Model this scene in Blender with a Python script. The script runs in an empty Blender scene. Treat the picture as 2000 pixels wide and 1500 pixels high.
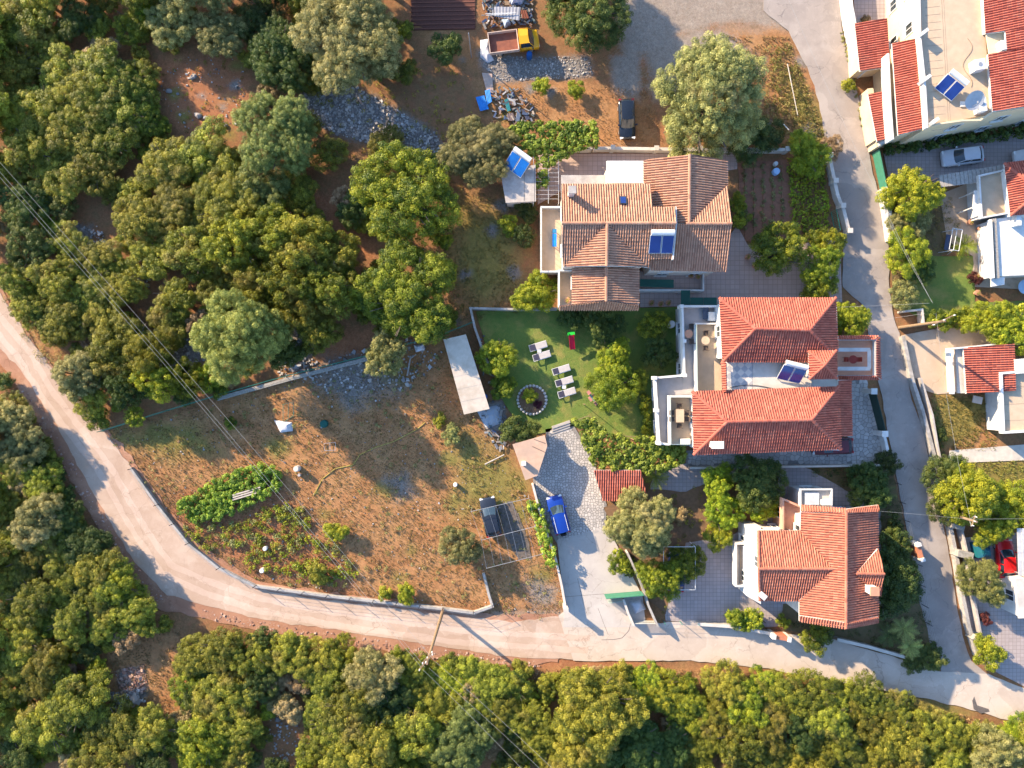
import bpy, math, random
import numpy as np
from mathutils import Vector, Matrix, noise as mnoise
random.seed(7); RS = np.random.RandomState(11)
SC = bpy.context.scene; COL = SC.collection
R_ = math.radians

# ---------------------------------------------------------------- camera, sky, sun, exposure
H, LENS = 75.0, 25.0
F = LENS / 36.0 * 2000.0
cam_d = bpy.data.cameras.new('camera'); cam_d.lens = LENS; cam_d.sensor_width = 36.0
cam_d.clip_start = 0.5; cam_d.clip_end = 2000
cam = bpy.data.objects.new('camera', cam_d); COL.objects.link(cam); cam.location = (0, 0, H)
SC.camera = cam

SUN_EL = 22.0
sdir = Vector((0.785, -0.62, 0)).normalized() * math.cos(R_(SUN_EL)); sdir.z = -math.sin(R_(SUN_EL))
world = bpy.data.worlds.new('World'); SC.world = world; world.use_nodes = True
wn = world.node_tree.nodes; wl = world.node_tree.links
bg = wn['Background']; sky = wn.new('ShaderNodeTexSky'); sky.sky_type = 'NISHITA'; sky.sun_disc = False
sky.sun_elevation = R_(SUN_EL); sky.sun_rotation = math.atan2(-sdir.x, -sdir.y)
sky.air_density = 1.0; sky.dust_density = 0.6; sky.ozone_density = 4.0
wl.new(sky.outputs[0], bg.inputs[0]); bg.inputs[1].default_value = 0.15
sun_d = bpy.data.lights.new('sun', 'SUN'); sun_d.energy = 4.3; sun_d.angle = R_(0.6); sun_d.color = (1.0, 0.81, 0.57)
sun = bpy.data.objects.new('sun', sun_d); COL.objects.link(sun)
sun.rotation_euler = sdir.to_track_quat('-Z', 'Y').to_euler(); sun.location = (-40, 30, 60)
vs = SC.view_settings; vs.view_transform = 'Standard'; vs.look = 'None'; vs.gamma = 1.0; vs.exposure = 1.77
vs.use_curve_mapping = False

# ---------------------------------------------------------------- helpers
def P(px, py, z=0.0):
    k = (H - z) / F
    return Vector(((px - 1000) * k, (750 - py) * k, z))
def PX(v):
    k = F / (H - v[2]); return (1000 + v[0] * k, 750 - v[1] * k)
WO = {}
def tag(o, label=None, cat=None, group=None, kind=None):
    if label: o['label'] = label
    if cat: o['category'] = cat
    if group: o['group'] = group
    if kind: o['kind'] = kind
    return o
def thing(name, label, cat, loc=(0, 0, 0), rz=0.0, group=None):
    o = bpy.data.objects.new(name, None); COL.objects.link(o); o.empty_display_size = .3
    o.location = loc; o.rotation_euler = (0, 0, rz); WO[o.name] = Vector(loc)
    return tag(o, label, cat, group)
def link(name, me, parent=None, loc=(0, 0, 0)):
    o = bpy.data.objects.new(name, me); COL.objects.link(o); o.location = loc
    if parent is not None: o.parent = parent
    return o
def copy_tree(o, parent=None):
    c = o.copy(); COL.objects.link(c); c.parent = parent
    for ch in list(o.children): copy_tree(ch, c)
    return c
class MB:
    def __init__(s): s.v = []; s.f = []; s.uv = None
    def add(s, vs, fs):
        n = len(s.v); s.v += [tuple(v) for v in vs]; s.f += [tuple(i + n for i in f) for f in fs]; return s
    def box(s, c, d, rz=0.0, M=None):
        hx, hy, hz = d[0] / 2, d[1] / 2, d[2] / 2
        pts = [Vector((x, y, z)) for z in (-hz, hz) for x, y in ((-hx, -hy), (hx, -hy), (hx, hy), (-hx, hy))]
        m = M if M is not None else Matrix.Rotation(rz, 3, 'Z')
        c = Vector(c)
        return s.add([m @ p + c for p in pts], [(3, 2, 1, 0), (4, 5, 6, 7), (0, 1, 5, 4), (1, 2, 6, 5), (2, 3, 7, 6), (3, 0, 4, 7)])
    def seg(s, a, b, w, z0, z1):
        a = Vector((a[0], a[1], 0)); b = Vector((b[0], b[1], 0)); d = b - a
        c = (a + b) / 2; c.z = (z0 + z1) / 2
        return s.box(c, (d.length, w, z1 - z0), math.atan2(d.y, d.x))
    def prism(s, pts, z0, z1):
        pts = [(p[0], p[1]) for p in pts]; n = len(pts)
        if sum(pts[i][0] * pts[(i + 1) % n][1] - pts[(i + 1) % n][0] * pts[i][1] for i in range(n)) < 0: pts = pts[::-1]
        v = [(x, y, z0) for x, y in pts] + [(x, y, z1) for x, y in pts]
        f = [tuple(range(n - 1, -1, -1)), tuple(range(n, 2 * n))] + [(i, (i + 1) % n, n + (i + 1) % n, n + i) for i in range(n)]
        return s.add(v, f)
    def slab(s, pts, t):
        n = len(pts); pts = [Vector(p) for p in pts]; dn = Vector((0, 0, -t))
        f = [tuple(range(n)), tuple(range(2 * n - 1, n - 1, -1))] + [(i + n, (i + 1) % n + n, (i + 1) % n, i) for i in range(n)]
        nn = Vector((0, 0, 0))
        for i in range(n): nn += pts[i].cross(pts[(i + 1) % n])
        if nn.z < 0: f = [t_[::-1] for t_ in f]
        return s.add(pts + [p + dn for p in pts], f)
    def cyl(s, a, b, r0, r1=None, n=8, caps=True):
        r1 = r0 if r1 is None else r1
        a = Vector(a); b = Vector(b); d = (b - a).normalized()
        x = d.orthogonal().normalized(); y = d.cross(x)
        v = []
        for p, r in ((a, r0), (b, r1)):
            for i in range(n):
                t = 2 * math.pi * i / n; v.append(p + x * math.cos(t) * r + y * math.sin(t) * r)
        f = [(i, (i + 1) % n, n + (i + 1) % n, n + i) for i in range(n)]
        if caps: f += [tuple(range(n - 1, -1, -1)), tuple(range(n, 2 * n))]
        return s.add(v, f)
    def tube(s, path, r, n=6):
        for a, b in zip(path[:-1], path[1:]): s.cyl(a, b, r, r, n)
        return s
    def ball(s, c, r, n=8, m=5, sq=(1, 1, 1)):
        c = Vector(c); v = [c + Vector((0, 0, -r * sq[2]))]
        for j in range(1, m):
            t = math.pi * j / m
            for i in range(n):
                u = 2 * math.pi * i / n
                v.append(c + Vector((math.sin(t) * math.cos(u) * r * sq[0], math.sin(t) * math.sin(u) * r * sq[1], -math.cos(t) * r * sq[2])))
        v.append(c + Vector((0, 0, r * sq[2]))); L = len(v) - 1
        f = [(0, 1 + (i + 1) % n, 1 + i) for i in range(n)]
        for j in range(m - 2):
            a = 1 + j * n; b = a + n
            f += [(a + i, a + (i + 1) % n, b + (i + 1) % n, b + i) for i in range(n)]
        a = 1 + (m - 2) * n
        f += [(a + i, a + (i + 1) % n, L) for i in range(n)]
        return s.add(v, f)
    def mesh(s, name, mat, origin=(0, 0, 0), smooth=False):
        me = bpy.data.meshes.new(name); o = Vector(origin)
        me.from_pydata([(v[0] - o.x, v[1] - o.y, v[2] - o.z) for v in s.v], [], s.f); me.update()
        if s.uv is not None:
            l = me.uv_layers.new(name='tile'); idx = np.empty(len(me.loops), np.int32); me.loops.foreach_get('vertex_index', idx)
            l.data.foreach_set('uv', np.array(s.uv, np.float32)[idx].ravel())
        if mat: me.materials.append(mat)
        if smooth: me.polygons.foreach_set('use_smooth', [True] * len(me.polygons))
        return me
    def build(s, name, mat, parent=None, smooth=False, local=False):
        if local: org = Vector((0, 0, 0))
        else:
            xs = [v[0] for v in s.v]; ys = [v[1] for v in s.v]; zs = [v[2] for v in s.v]
            org = Vector(((min(xs) + max(xs)) / 2, (min(ys) + max(ys)) / 2, min(zs)))
        me = s.mesh(name, mat, org, smooth)
        base = WO[parent.name] if (parent is not None and not local) else Vector((0, 0, 0))
        o = link(name, me, parent, org - base); WO[o.name] = org
        return o
def inset(pts, d):
    n = len(pts); out = []
    ar = sum(pts[i][0] * pts[(i + 1) % n][1] - pts[(i + 1) % n][0] * pts[i][1] for i in range(n))
    sg = 1 if ar > 0 else -1
    for i in range(n):
        a, b, c = Vector(pts[i - 1][:2]), Vector(pts[i][:2]), Vector(pts[(i + 1) % n][:2])
        d1 = (b - a).normalized(); d2 = (c - b).normalized()
        n1 = Vector((-d1.y, d1.x)) * sg; n2 = Vector((-d2.y, d2.x)) * sg
        m = n1 + n2; k = m.dot(n1)
        out.append(b + m * (d / max(k, .25)))
    return out
def pix(pts, z): return [P(p[0], p[1], z) for p in pts]

# ---------------------------------------------------------------- materials
MATS = {}
def node_mat(name):
    m = bpy.data.materials.new(name); m.use_nodes = True; MATS[name] = m
    return m, m.node_tree.nodes, m.node_tree.links, m.node_tree.nodes['Principled BSDF']
def rgba(c): return (c[0], c[1], c[2], 1)
def noise_fac(n, l, scale, detail=4, rough=.6, coord='Object', lo=.35, hi=.65, dist=0.0):
    tc = n.new('ShaderNodeTexCoord')
    t = n.new('ShaderNodeTexNoise'); t.inputs['Scale'].default_value = scale; t.inputs['Detail'].default_value = detail
    t.inputs['Roughness'].default_value = rough; t.inputs['Distortion'].default_value = dist
    if coord == 'World':
        g = n.new('ShaderNodeNewGeometry'); l.new(g.outputs['Position'], t.inputs['Vector'])
    else: l.new(tc.outputs[coord], t.inputs['Vector'])
    r = n.new('ShaderNodeMapRange'); r.inputs[1].default_value = lo; r.inputs[2].default_value = hi
    l.new(t.outputs[0], r.inputs[0]); return r.outputs[0], t.outputs[0]
def mix(n, l, f, a, b, mode='MIX'):
    x = n.new('ShaderNodeMix'); x.data_type = 'RGBA'; x.blend_type = mode
    for s, v in ((0, f), (6, a), (7, b)):
        if hasattr(v, 'is_linked'): l.new(v, x.inputs[s])
        elif s == 0: x.inputs[0].default_value = v
        else: x.inputs[s].default_value = rgba(v)
    return x.outputs[2]
def M(name, c1, c2=None, scale=3.0, rough=.85, bump=0.0, bscale=None, c3=None, s3=.4, metal=0.0, spec=.3, coord='World', alpha=None):
    if name in MATS: return MATS[name]
    m, n, l, b = node_mat(name)
    b.inputs['Roughness'].default_value = rough; b.inputs['Metallic'].default_value = metal
    b.inputs['Specular IOR Level'].default_value = spec
    if c2 is None: c2 = tuple(x * .86 for x in c1)
    f, raw = noise_fac(n, l, scale, coord=coord)
    col = mix(n, l, f, c1, c2)
    if c3 is not None:
        f3, _ = noise_fac(n, l, s3, 5, .65, coord, .5, .68); col = mix(n, l, f3, col, c3)
    l.new(col, b.inputs['Base Color'])
    if bump:
        bp = n.new('ShaderNodeBump'); bp.inputs['Strength'].default_value = bump; bp.inputs['Distance'].default_value = .05
        if bscale: _, raw = noise_fac(n, l, bscale, 5, .7, coord)
        l.new(raw, bp.inputs['Height']); l.new(bp.outputs[0], b.inputs['Normal'])
    return m
def island_mat(name, cols, rough=.9):
    m, n, l, b = node_mat(name); b.inputs['Roughness'].default_value = rough; g = n.new('ShaderNodeNewGeometry'); r = n.new('ShaderNodeValToRGB'); r.color_ramp.interpolation = 'CONSTANT'
    while len(r.color_ramp.elements) < len(cols): r.color_ramp.elements.new(.5)
    for i, c in enumerate(cols): r.color_ramp.elements[i].position = i / len(cols); r.color_ramp.elements[i].color = rgba(c)
    l.new(g.outputs['Random Per Island'], r.inputs[0]); f, _ = noise_fac(n, l, 8, 4, .6, 'World', .3, .7); k = n.new('ShaderNodeMath'); k.operation = 'MULTIPLY'; k.inputs[1].default_value = .35; l.new(f, k.inputs[0])
    l.new(mix(n, l, k.outputs[0], r.outputs[0], tuple(x * .6 for x in cols[0])), b.inputs['Base Color']); return m
def tile_mat(name, base, var, dark, moss=(.16, .13, .10)):
    m, n, l, b = node_mat(name); b.inputs['Roughness'].default_value = .8; b.inputs['Specular IOR Level'].default_value = .25
    uv = n.new('ShaderNodeUVMap'); uv.uv_map = 'tile'
    fl = n.new('ShaderNodeVectorMath'); fl.operation = 'FLOOR'; l.new(uv.outputs[0], fl.inputs[0])
    wn_ = n.new('ShaderNodeTexWhiteNoise'); wn_.noise_dimensions = '2D'; l.new(fl.outputs[0], wn_.inputs['Vector'])
    r = n.new('ShaderNodeValToRGB'); cr = r.color_ramp; cr.interpolation = 'LINEAR'
    cr.elements[0].color = rgba(dark); cr.elements[1].color = rgba(var)
    e = cr.elements.new(.22); e.color = rgba(base); e = cr.elements.new(.75); e.color = rgba(tuple(x * 1.06 for x in base))
    l.new(wn_.outputs['Value'], r.inputs[0])
    f, _ = noise_fac(n, l, .55, 6, .7, 'World', .52, .74); c = mix(n, l, f, r.outputs[0], moss)
    f2, _ = noise_fac(n, l, 7, 3, .6, 'World', .3, .7); c = mix(n, l, f2, c, tuple(x * .9 for x in base)); 
    mm = n.new('ShaderNodeMath'); mm.operation = 'MULTIPLY'; mm.inputs[1].default_value = .6; l.new(f, mm.inputs[0])
    c2 = mix(n, l, mm.outputs[0], r.outputs[0], moss)
    f3 = n.new('ShaderNodeMath'); f3.operation = 'MULTIPLY'; f3.inputs[1].default_value = .3; l.new(f2, f3.inputs[0])
    c3 = mix(n, l, f3.outputs[0], c2, tuple(x * .8 for x in base))
    l.new(c3, b.inputs['Base Color']); return m
def leaf_mat(name, a, bcol, brown=None, trans=.36):
    m, n, l, b = node_mat(name)
    at = n.new('ShaderNodeAttribute'); at.attribute_name = 'tint'
    oi = n.new('ShaderNodeObjectInfo')
    c = mix(n, l, at.outputs['Fac'], a, bcol)
    hs = n.new('ShaderNodeHueSaturation')
    mr = n.new('ShaderNodeMapRange'); mr.inputs[3].default_value = .475; mr.inputs[4].default_value = .515; l.new(oi.outputs['Random'], mr.inputs[0])
    m2 = n.new('ShaderNodeMath'); m2.operation = 'MULTIPLY'; m2.inputs[1].default_value = 7.31; l.new(oi.outputs['Random'], m2.inputs[0])
    m3 = n.new('ShaderNodeMath'); m3.operation = 'FRACT'; l.new(m2.outputs[0], m3.inputs[0])
    m4 = n.new('ShaderNodeMapRange'); m4.inputs[3].default_value = .66; m4.inputs[4].default_value = 1.28; l.new(m3.outputs[0], m4.inputs[0])
    l.new(mr.outputs[0], hs.inputs['Hue']); l.new(m4.outputs[0], hs.inputs['Value']); l.new(c, hs.inputs['Color'])
    col = hs.outputs[0]
    if brown:
        f, _ = noise_fac(n, l, .35, 3, .5, 'World', .56, .7); 
        k = n.new('ShaderNodeMath'); k.operation = 'MULTIPLY'; k.inputs[1].default_value = .55; l.new(f, k.inputs[0])
        col = mix(n, l, k.outputs[0], col, brown)
    l.new(col, b.inputs['Base Color']); b.inputs['Roughness'].default_value = .55; b.inputs['Specular IOR Level'].default_value = .35
    tr = n.new('ShaderNodeBsdfTranslucent'); l.new(col, tr.inputs[0])
    ms = n.new('ShaderNodeMixShader'); ms.inputs[0].default_value = trans
    l.new(b.outputs[0], ms.inputs[1]); l.new(tr.outputs[0], ms.inputs[2])
    l.new(ms.outputs[0], n['Material Output'].inputs[0]); return m

tile_brown = tile_mat('tile_brown', (.39, .205, .130), (.47, .27, .175), (.30, .145, .09), (.21, .135, .10))
tile_red = tile_mat('tile_red', (.37, .103, .068), (.43, .15, .10), (.27, .07, .048), (.21, .09, .065))
tile_orange = tile_mat('tile_orange', (.40, .138, .085), (.47, .19, .12), (.30, .095, .06), (.23, .11, .075))
leaf_maquis = leaf_mat('leaf_maquis', (.076, .100, .009), (.40, .385, .040), (.38, .28, .07))
leaf_olive = leaf_mat('leaf_olive', (.13, .150, .042), (.50, .46, .155), (.46, .38, .16))
leaf_citrus = leaf_mat('leaf_citrus', (.095, .160, .010), (.42, .44, .024))
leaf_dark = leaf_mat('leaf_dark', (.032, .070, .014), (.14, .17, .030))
leaf_bright = leaf_mat('leaf_bright', (.055, .105, .008), (.42, .43, .028))
leaf_pale = leaf_mat('leaf_pale', (.13, .175, .040), (.43, .45, .115))
leaf_vine = leaf_mat('leaf_vine', (.10, .18, .020), (.36, .46, .05))
leaf_dry = leaf_mat('leaf_dry', (.22, .15, .06), (.40, .29, .13), trans=.15)
leaf_purple = leaf_mat('leaf_purple', (.08, .015, .02), (.22, .05, .04))
LEAF = dict(M=leaf_maquis, O=leaf_olive, C=leaf_citrus, D=leaf_dark, B=leaf_bright, P=leaf_pale, Y=leaf_dry, U=leaf_purple)
bark = M('bark', (.13, .10, .075), (.08, .06, .045), 6, .95, .4)
white = M('white_paint', (.64, .62, .58), (.57, .545, .505), 1.2, .7, c3=(.50, .47, .43), s3=.7)
cream = M('cream_paint', (.62, .50, .33), (.56, .45, .29), .9, .75)
plaster = M('plaster_pale', (.66, .58, .50), (.58, .50, .43), 1.0, .8)
salmon = M('salmon_paint', (.58, .31, .20), (.50, .26, .17), 1.0, .8)
conc = M('concrete', (.42, .38, .34), (.34, .30, .27), 2.2, .9, .15, c3=(.26, .23, .21))
conc_pale = M('concrete_pale', (.55, .49, .42), (.46, .41, .35), 2.0, .9, .1, c3=(.40, .36, .31))
conc_wall = M('concrete_wall', (.40, .37, .33), (.30, .27, .24), 3.0, .95, .3, c3=(.20, .18, .15))
stone_wall_m = M('stone_wall', (.36, .33, .29), (.22, .20, .17), 5.0, .95, .8, c3=(.30, .27, .22))
terrace_beige = M('terrace_beige', (.50, .37, .25), (.44, .33, .22), 1.5, .8, c3=(.40, .30, .21))
terrace_grey = M('terrace_grey', (.38, .34, .32), (.33, .30, .28), 1.5, .8)
terracotta = M('terracotta', (.52, .25, .15), (.45, .21, .13), 3, .8)
metal_grey = M('metal_grey', (.45, .45, .45), None, 3, .45, metal=.6)
metal_white = M('metal_white', (.62, .62, .61), None, 3, .5)
black = M('black_rubber', (.018, .018, .02), None, 8, .6)
dark_frame = M('dark_metal', (.05, .05, .055), None, 5, .5)
wood = M('wood_old', (.26, .17, .10), (.18, .12, .07), 4, .9, .3, coord='Object')
wood_grey = M('wood_grey', (.36, .33, .30), (.27, .25, .22), 4, .9, .2)
green_sheet = M('green_sheet', (.012, .075, .055), (.010, .06, .045), 1.5, .6)
green_paint = M('green_paint', (.05, .20, .13), (.04, .16, .10), 3, .55)
blue_sheet = M('blue_sheet', (.015, .22, .60), (.01, .17, .5), 2.0, .45)
glass = M('glass_dark', (.02, .035, .045), None, 2, .08, spec=.8)
panel_blue = M('solar_blue', (.008, .022, .13), (.012, .035, .17), .8, .12, spec=.7)
lamp_clear = M('lamp_clear', (.7, .7, .68), None, 3, .15, spec=.7)
lamp_red = M('lamp_red', (.5, .02, .02), None, 3, .2)
orange_dry = M('planks', (.33, .28, .23), (.24, .2, .16), 3, .9, coord='Object')
# ---------------------------------------------------------------- terrain and ground sheets
def sdist(X, Y, poly):
    n = len(poly); d = np.full(X.shape, 1e9); ins = np.zeros(X.shape, bool)
    for i in range(n):
        ax, ay = poly[i]; bx, by = poly[(i + 1) % n]
        ex, ey = bx - ax, by - ay; L = ex * ex + ey * ey + 1e-9
        t = np.clip(((X - ax) * ex + (Y - ay) * ey) / L, 0, 1)
        d = np.minimum(d, np.hypot(X - ax - t * ex, Y - ay - t * ey))
        c = ((ay > Y) != (by > Y)) & (X < (bx - ax) * (Y - ay) / (by - ay + 1e-12) + ax); ins ^= c
    return np.where(ins, d, -d)
def inside(px, py, poly):
    r = False; n = len(poly)
    for i in range(n):
        ax, ay = poly[i]; bx, by = poly[(i + 1) % n]
        if (ay > py) != (by > py) and px < (bx - ax) * (py - ay) / (by - ay) + ax: r = not r
    return r
FIELD = [(205, 842), (400, 785), (640, 720), (870, 655), (935, 820), (1000, 905), (1050, 1000), (1105, 1190), (1060, 1225), (960, 1190), (860, 1183), (640, 1158), (480, 1130), (380, 1062), (300, 975), (240, 890)]
NATURE = dict(
  dry=[([(205, 842), (640, 720), (870, 655), (935, 820), (1000, 905), (1050, 1000), (1105, 1190), (960, 1190), (860, 1183), (700, 1150), (600, 1000), (540, 930), (340, 960), (300, 975), (240, 890)], 25), ([(930, 160), (1110, 150), (1260, 200), (1290, 290), (1010, 290), (950, 230)], 25), ([(1420, 60), (1545, 60), (1625, 280), (1560, 300), (1490, 250), (1500, 130)], 20),
       ([(850, 360), (1000, 400), (1010, 620), (880, 640), (860, 500)], 30), ([(160, 1260), (330, 1190), (370, 1300), (370, 1500), (300, 1400), (200, 1360)], 25),
       ([(1030, 1310), (1500, 1300), (1900, 1390), (1900, 1420), (1480, 1360), (1100, 1370)], 22), ([(800, 40), (910, 60), (930, 130), (860, 130)], 20),
       ([(1830, 770), (1955, 770), (1955, 880), (1830, 880)], 10), ([(1840, 900), (2100, 890), (2100, 1000), (1850, 990)], 15), ([(0, 560), (40, 600), (210, 800), (230, 860), (190, 850), (60, 700)], 15)],
  green=[([(900, 400), (1005, 420), (1015, 560), (930, 600), (880, 520)], 40), ([(215, 855), (330, 900), (420, 880), (380, 830)], 30), ([(880, 830), (1000, 900), (1010, 1000), (900, 1000)], 35),
         ([(1830, 775), (1945, 775), (1900, 860), (1830, 870)], 20), ([(1520, 120), (1600, 200), (1630, 290), (1570, 290)], 20), ([(1700, 1330), (1900, 1390), (1860, 1420), (1700, 1370)], 20), ([(1850, 900), (2100, 890), (2100, 1000), (1850, 990)], 20)],
  grey=[([(585, 165), (660, 150), (760, 205), (850, 260), (870, 300), (760, 290), (650, 260), (600, 230)], 18), ([(930, 100), (1000, 110), (1150, 110), (1160, 150), (960, 160)], 14), ([(560, 640), (600, 640), (610, 700), (570, 710)], 12),
        ([(755, 935), (795, 925), (800, 970), (775, 975)], 24), ([(225, 1310), (280, 1300), (290, 1360), (240, 1390)], 10), ([(400, 1150), (500, 1200), (420, 1190)], 6),
        ([(935, 790), (985, 780), (990, 840), (950, 850)], 8), ([(1030, 1130), (1085, 1145), (1085, 1180), (1040, 1180)], 26), ([(590, 720), (700, 700), (780, 760), (680, 800)], 40), ([(120, 430), (180, 440), (170, 480), (110, 470)], 14), ([(320, 660), (400, 660), (390, 730), (330, 720)], 12)],
  red=[([(270, 120), (480, 100), (480, 200), (450, 270), (390, 290), (330, 220)], 30), ([(600, 380), (660, 380), (740, 490), (720, 510), (640, 440)], 15), ([(350, 1010), (560, 945), (720, 1060), (720, 1145), (500, 1125)], 18), ([(790, 0), (930, 0), (930, 55), (800, 60)], 10),
       ([(640, 640), (720, 650), (720, 700), (620, 700)], 20), ([(220, 830), (160, 840), (0, 640), (0, 720), (190, 960), (330, 1190), (420, 1205), (640, 1240), (860, 1285), (1060, 1310), (1280, 1305), (1280, 1285), (900, 1270), (500, 1205), (390, 1150)], 12), ([(700, 960), (900, 1000), (900, 1150), (700, 1130)], 60), ([(560, 930), (700, 1000), (680, 1060), (560, 990)], 30)],
  pale=[([(1200, -60), (1640, -60), (1645, 60), (1540, 65), (1430, 40), (1330, 70), (1250, 110), (1215, 120)], 18), ([(1195, 110), (1250, 90), (1250, 290), (1200, 290)], 14), ([(960, 1195), (1110, 1190), (1100, 1240), (980, 1240)], 14), ([(1255, 60), (1500, 50), (1490, 140), (1280, 190)], 25)])
_rg = random.Random(21)
def blob(cx, cy, r): return [(cx + math.cos(i * .785) * r * _rg.uniform(.6, 1.5), cy + math.sin(i * .785) * r * _rg.uniform(.5, 1.2)) for i in range(8)]
for _ in range(110):
    _x, _y = _rg.uniform(210, 1090), _rg.uniform(670, 1180)
    if inside(_x, _y, FIELD): NATURE[_rg.choice(['green', 'red', 'red', 'red'])].append((blob(_x, _y, _rg.uniform(8, 26)), 14))
for _ in range(60):
    _x, _y = _rg.choice([(_rg.uniform(800, 1010), _rg.uniform(330, 640)), (_rg.uniform(830, 1300), _rg.uniform(60, 290)), (_rg.uniform(270, 500), _rg.uniform(110, 290)), (_rg.uniform(1440, 1600), _rg.uniform(80, 280))])
    NATURE[_rg.choice(['green', 'dry', 'grey', 'red'])].append((blob(_x, _y, _rg.uniform(6, 18)), 10))
def make_terrain():
    fx = np.arange(-62, 62.01, .34); fy = np.arange(-48, 48.01, .34)
    ox = np.array([-600, -300, -160, -100, -80, -70, -65]); oy = np.array([-600, -300, -150, -90, -70, -58, -52])
    gx = np.concatenate([ox, fx, -ox[::-1]]); gy = np.concatenate([oy, fy, -oy[::-1]])
    X, Y = np.meshgrid(gx, gy); px = 1000 + X * F / H; py = 750 - Y * F / H
    nz = np.array([mnoise.noise((x * .45, y * .45, 3.1)) + .6 * mnoise.noise((x * 1.3, y * 1.3, 9.0)) for x, y in zip(X.ravel(), Y.ravel())]).reshape(X.shape)
    Z = -.06 + np.clip(nz, -1, 1) * .035
    w = {}
    for k, regs in NATURE.items():
        m = np.zeros(X.shape)
        for poly, fe in regs: m = np.maximum(m, np.clip(.5 + (sdist(px, py, poly) + nz * fe * .45) / (2 * fe), 0, 1))
        w[k] = m
    me = bpy.data.meshes.new('ground'); ny, nx = X.shape
    v = np.stack([X, Y, Z], -1).reshape(-1, 3)
    i = np.arange((ny - 1) * (nx - 1)); r, c = i // (nx - 1), i % (nx - 1); a = r * nx + c
    f = np.stack([a, a + 1, a + nx + 1, a + nx], -1)
    me.vertices.add(len(v)); me.vertices.foreach_set('co', v.ravel().astype(np.float32))
    me.loops.add(f.size); me.loops.foreach_set('vertex_index', f.ravel().astype(np.int32))
    me.polygons.add(len(f)); me.polygons.foreach_set('loop_start', (np.arange(len(f)) * 4).astype(np.int32))
    me.update(); me.validate()
    for nm, ks in (('ga', ('dry', 'green', 'grey')), ('gb', ('red', 'pale', 'pale'))):
        at = me.color_attributes.new(nm, 'FLOAT_COLOR', 'POINT')
        d = np.ones((len(v), 4), np.float32)
        for j, k in enumerate(ks): d[:, j] = w[k].ravel()
        at.data.foreach_set('color', d.ravel())
    m, n, l, b = node_mat('ground'); b.inputs['Roughness'].default_value = .95; b.inputs['Specular IOR Level'].default_value = .1
    f1, r1 = noise_fac(n, l, 1.2, 8, .65, 'World', .35, .65); f2, r2 = noise_fac(n, l, 6, 6, .7, 'World', .35, .65); f3, r3 = noise_fac(n, l, .35, 4, .6, 'World', .4, .62)
    def two(a, b_, c_): return mix(n, l, f2, mix(n, l, f1, a, b_), c_)
    def half(f):
        x = n.new('ShaderNodeMath'); x.operation = 'MULTIPLY'; x.inputs[1].default_value = .5; l.new(f, x.inputs[0]); return x.outputs[0]
    base = mix(n, l, half(f2), mix(n, l, f1, (.28, .12, .062), (.20, .125, .06)), (.33, .19, .10))
    dry = mix(n, l, half(f2), mix(n, l, f1, (.42, .225, .105), (.31, .165, .068)), mix(n, l, f3, (.47, .27, .145), (.36, .13, .065)))
    green = mix(n, l, half(f2), mix(n, l, f1, (.17, .16, .04), (.24, .20, .06)), (.32, .23, .09))
    grey = mix(n, l, f2, mix(n, l, f1, (.36, .34, .32), (.26, .24, .23)), (.17, .14, .12))
    red = mix(n, l, half(f2), mix(n, l, f1, (.38, .155, .075), (.28, .11, .055)), (.42, .22, .12))
    pale = mix(n, l, half(f2), mix(n, l, f1, (.36, .31, .27), (.30, .25, .215)), (.22, .16, .12))
    def fac(an, ch, sharp):
        at = n.new('ShaderNodeAttribute'); at.attribute_name = an
        sp = n.new('ShaderNodeSeparateColor'); l.new(at.outputs['Color'], sp.inputs[0])
        x = n.new('ShaderNodeMath'); x.operation = 'ADD'; l.new(sp.outputs[ch], x.inputs[0])
        y = n.new('ShaderNodeMath'); y.operation = 'MULTIPLY_ADD'; l.new(r2, y.inputs[0]); y.inputs[1].default_value = 1.5; y.inputs[2].default_value = -.75
        l.new(y.outputs[0], x.inputs[1])
        r = n.new('ShaderNodeMapRange'); r.inputs[1].default_value = .5 - sharp; r.inputs[2].default_value = .5 + sharp; l.new(x.outputs[0], r.inputs[0])
        return r.outputs[0]
    c = mix(n, l, fac('gb', 0, .25), base, red); c = mix(n, l, fac('gb', 1, .25), c, pale); c = mix(n, l, fac('ga', 0, .3), c, dry)
    c = mix(n, l, fac('ga', 1, .35), c, green); 
    c = mix(n, l, fac('ga', 2, .25), c, grey)
    f5, r5 = noise_fac(n, l, 17, 5, .75, 'World', .25, .75); f6, _ = noise_fac(n, l, 3.1, 5, .7, 'World', .3, .7)
    lum = mix(n, l, f5, (.50, .48, .46), (1.42, 1.4, 1.35)); c = mix(n, l, 1.0, c, lum, 'MULTIPLY'); lum2 = mix(n, l, f6, (.78, .80, .78), (1.16, 1.13, 1.1)); c = mix(n, l, 1.0, c, lum2, 'MULTIPLY')
    l.new(c, b.inputs['Base Color'])
    bp = n.new('ShaderNodeBump'); bp.inputs['Strength'].default_value = .7; bp.inputs['Distance'].default_value = .12; l.new(r5, bp.inputs['Height']); l.new(bp.outputs[0], b.inputs['Normal'])
    me.materials.append(m)
    return tag(link('ground', me), 'rough natural ground of red soil, dry grass and rubble', None, None, 'structure')
make_terrain()

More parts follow.
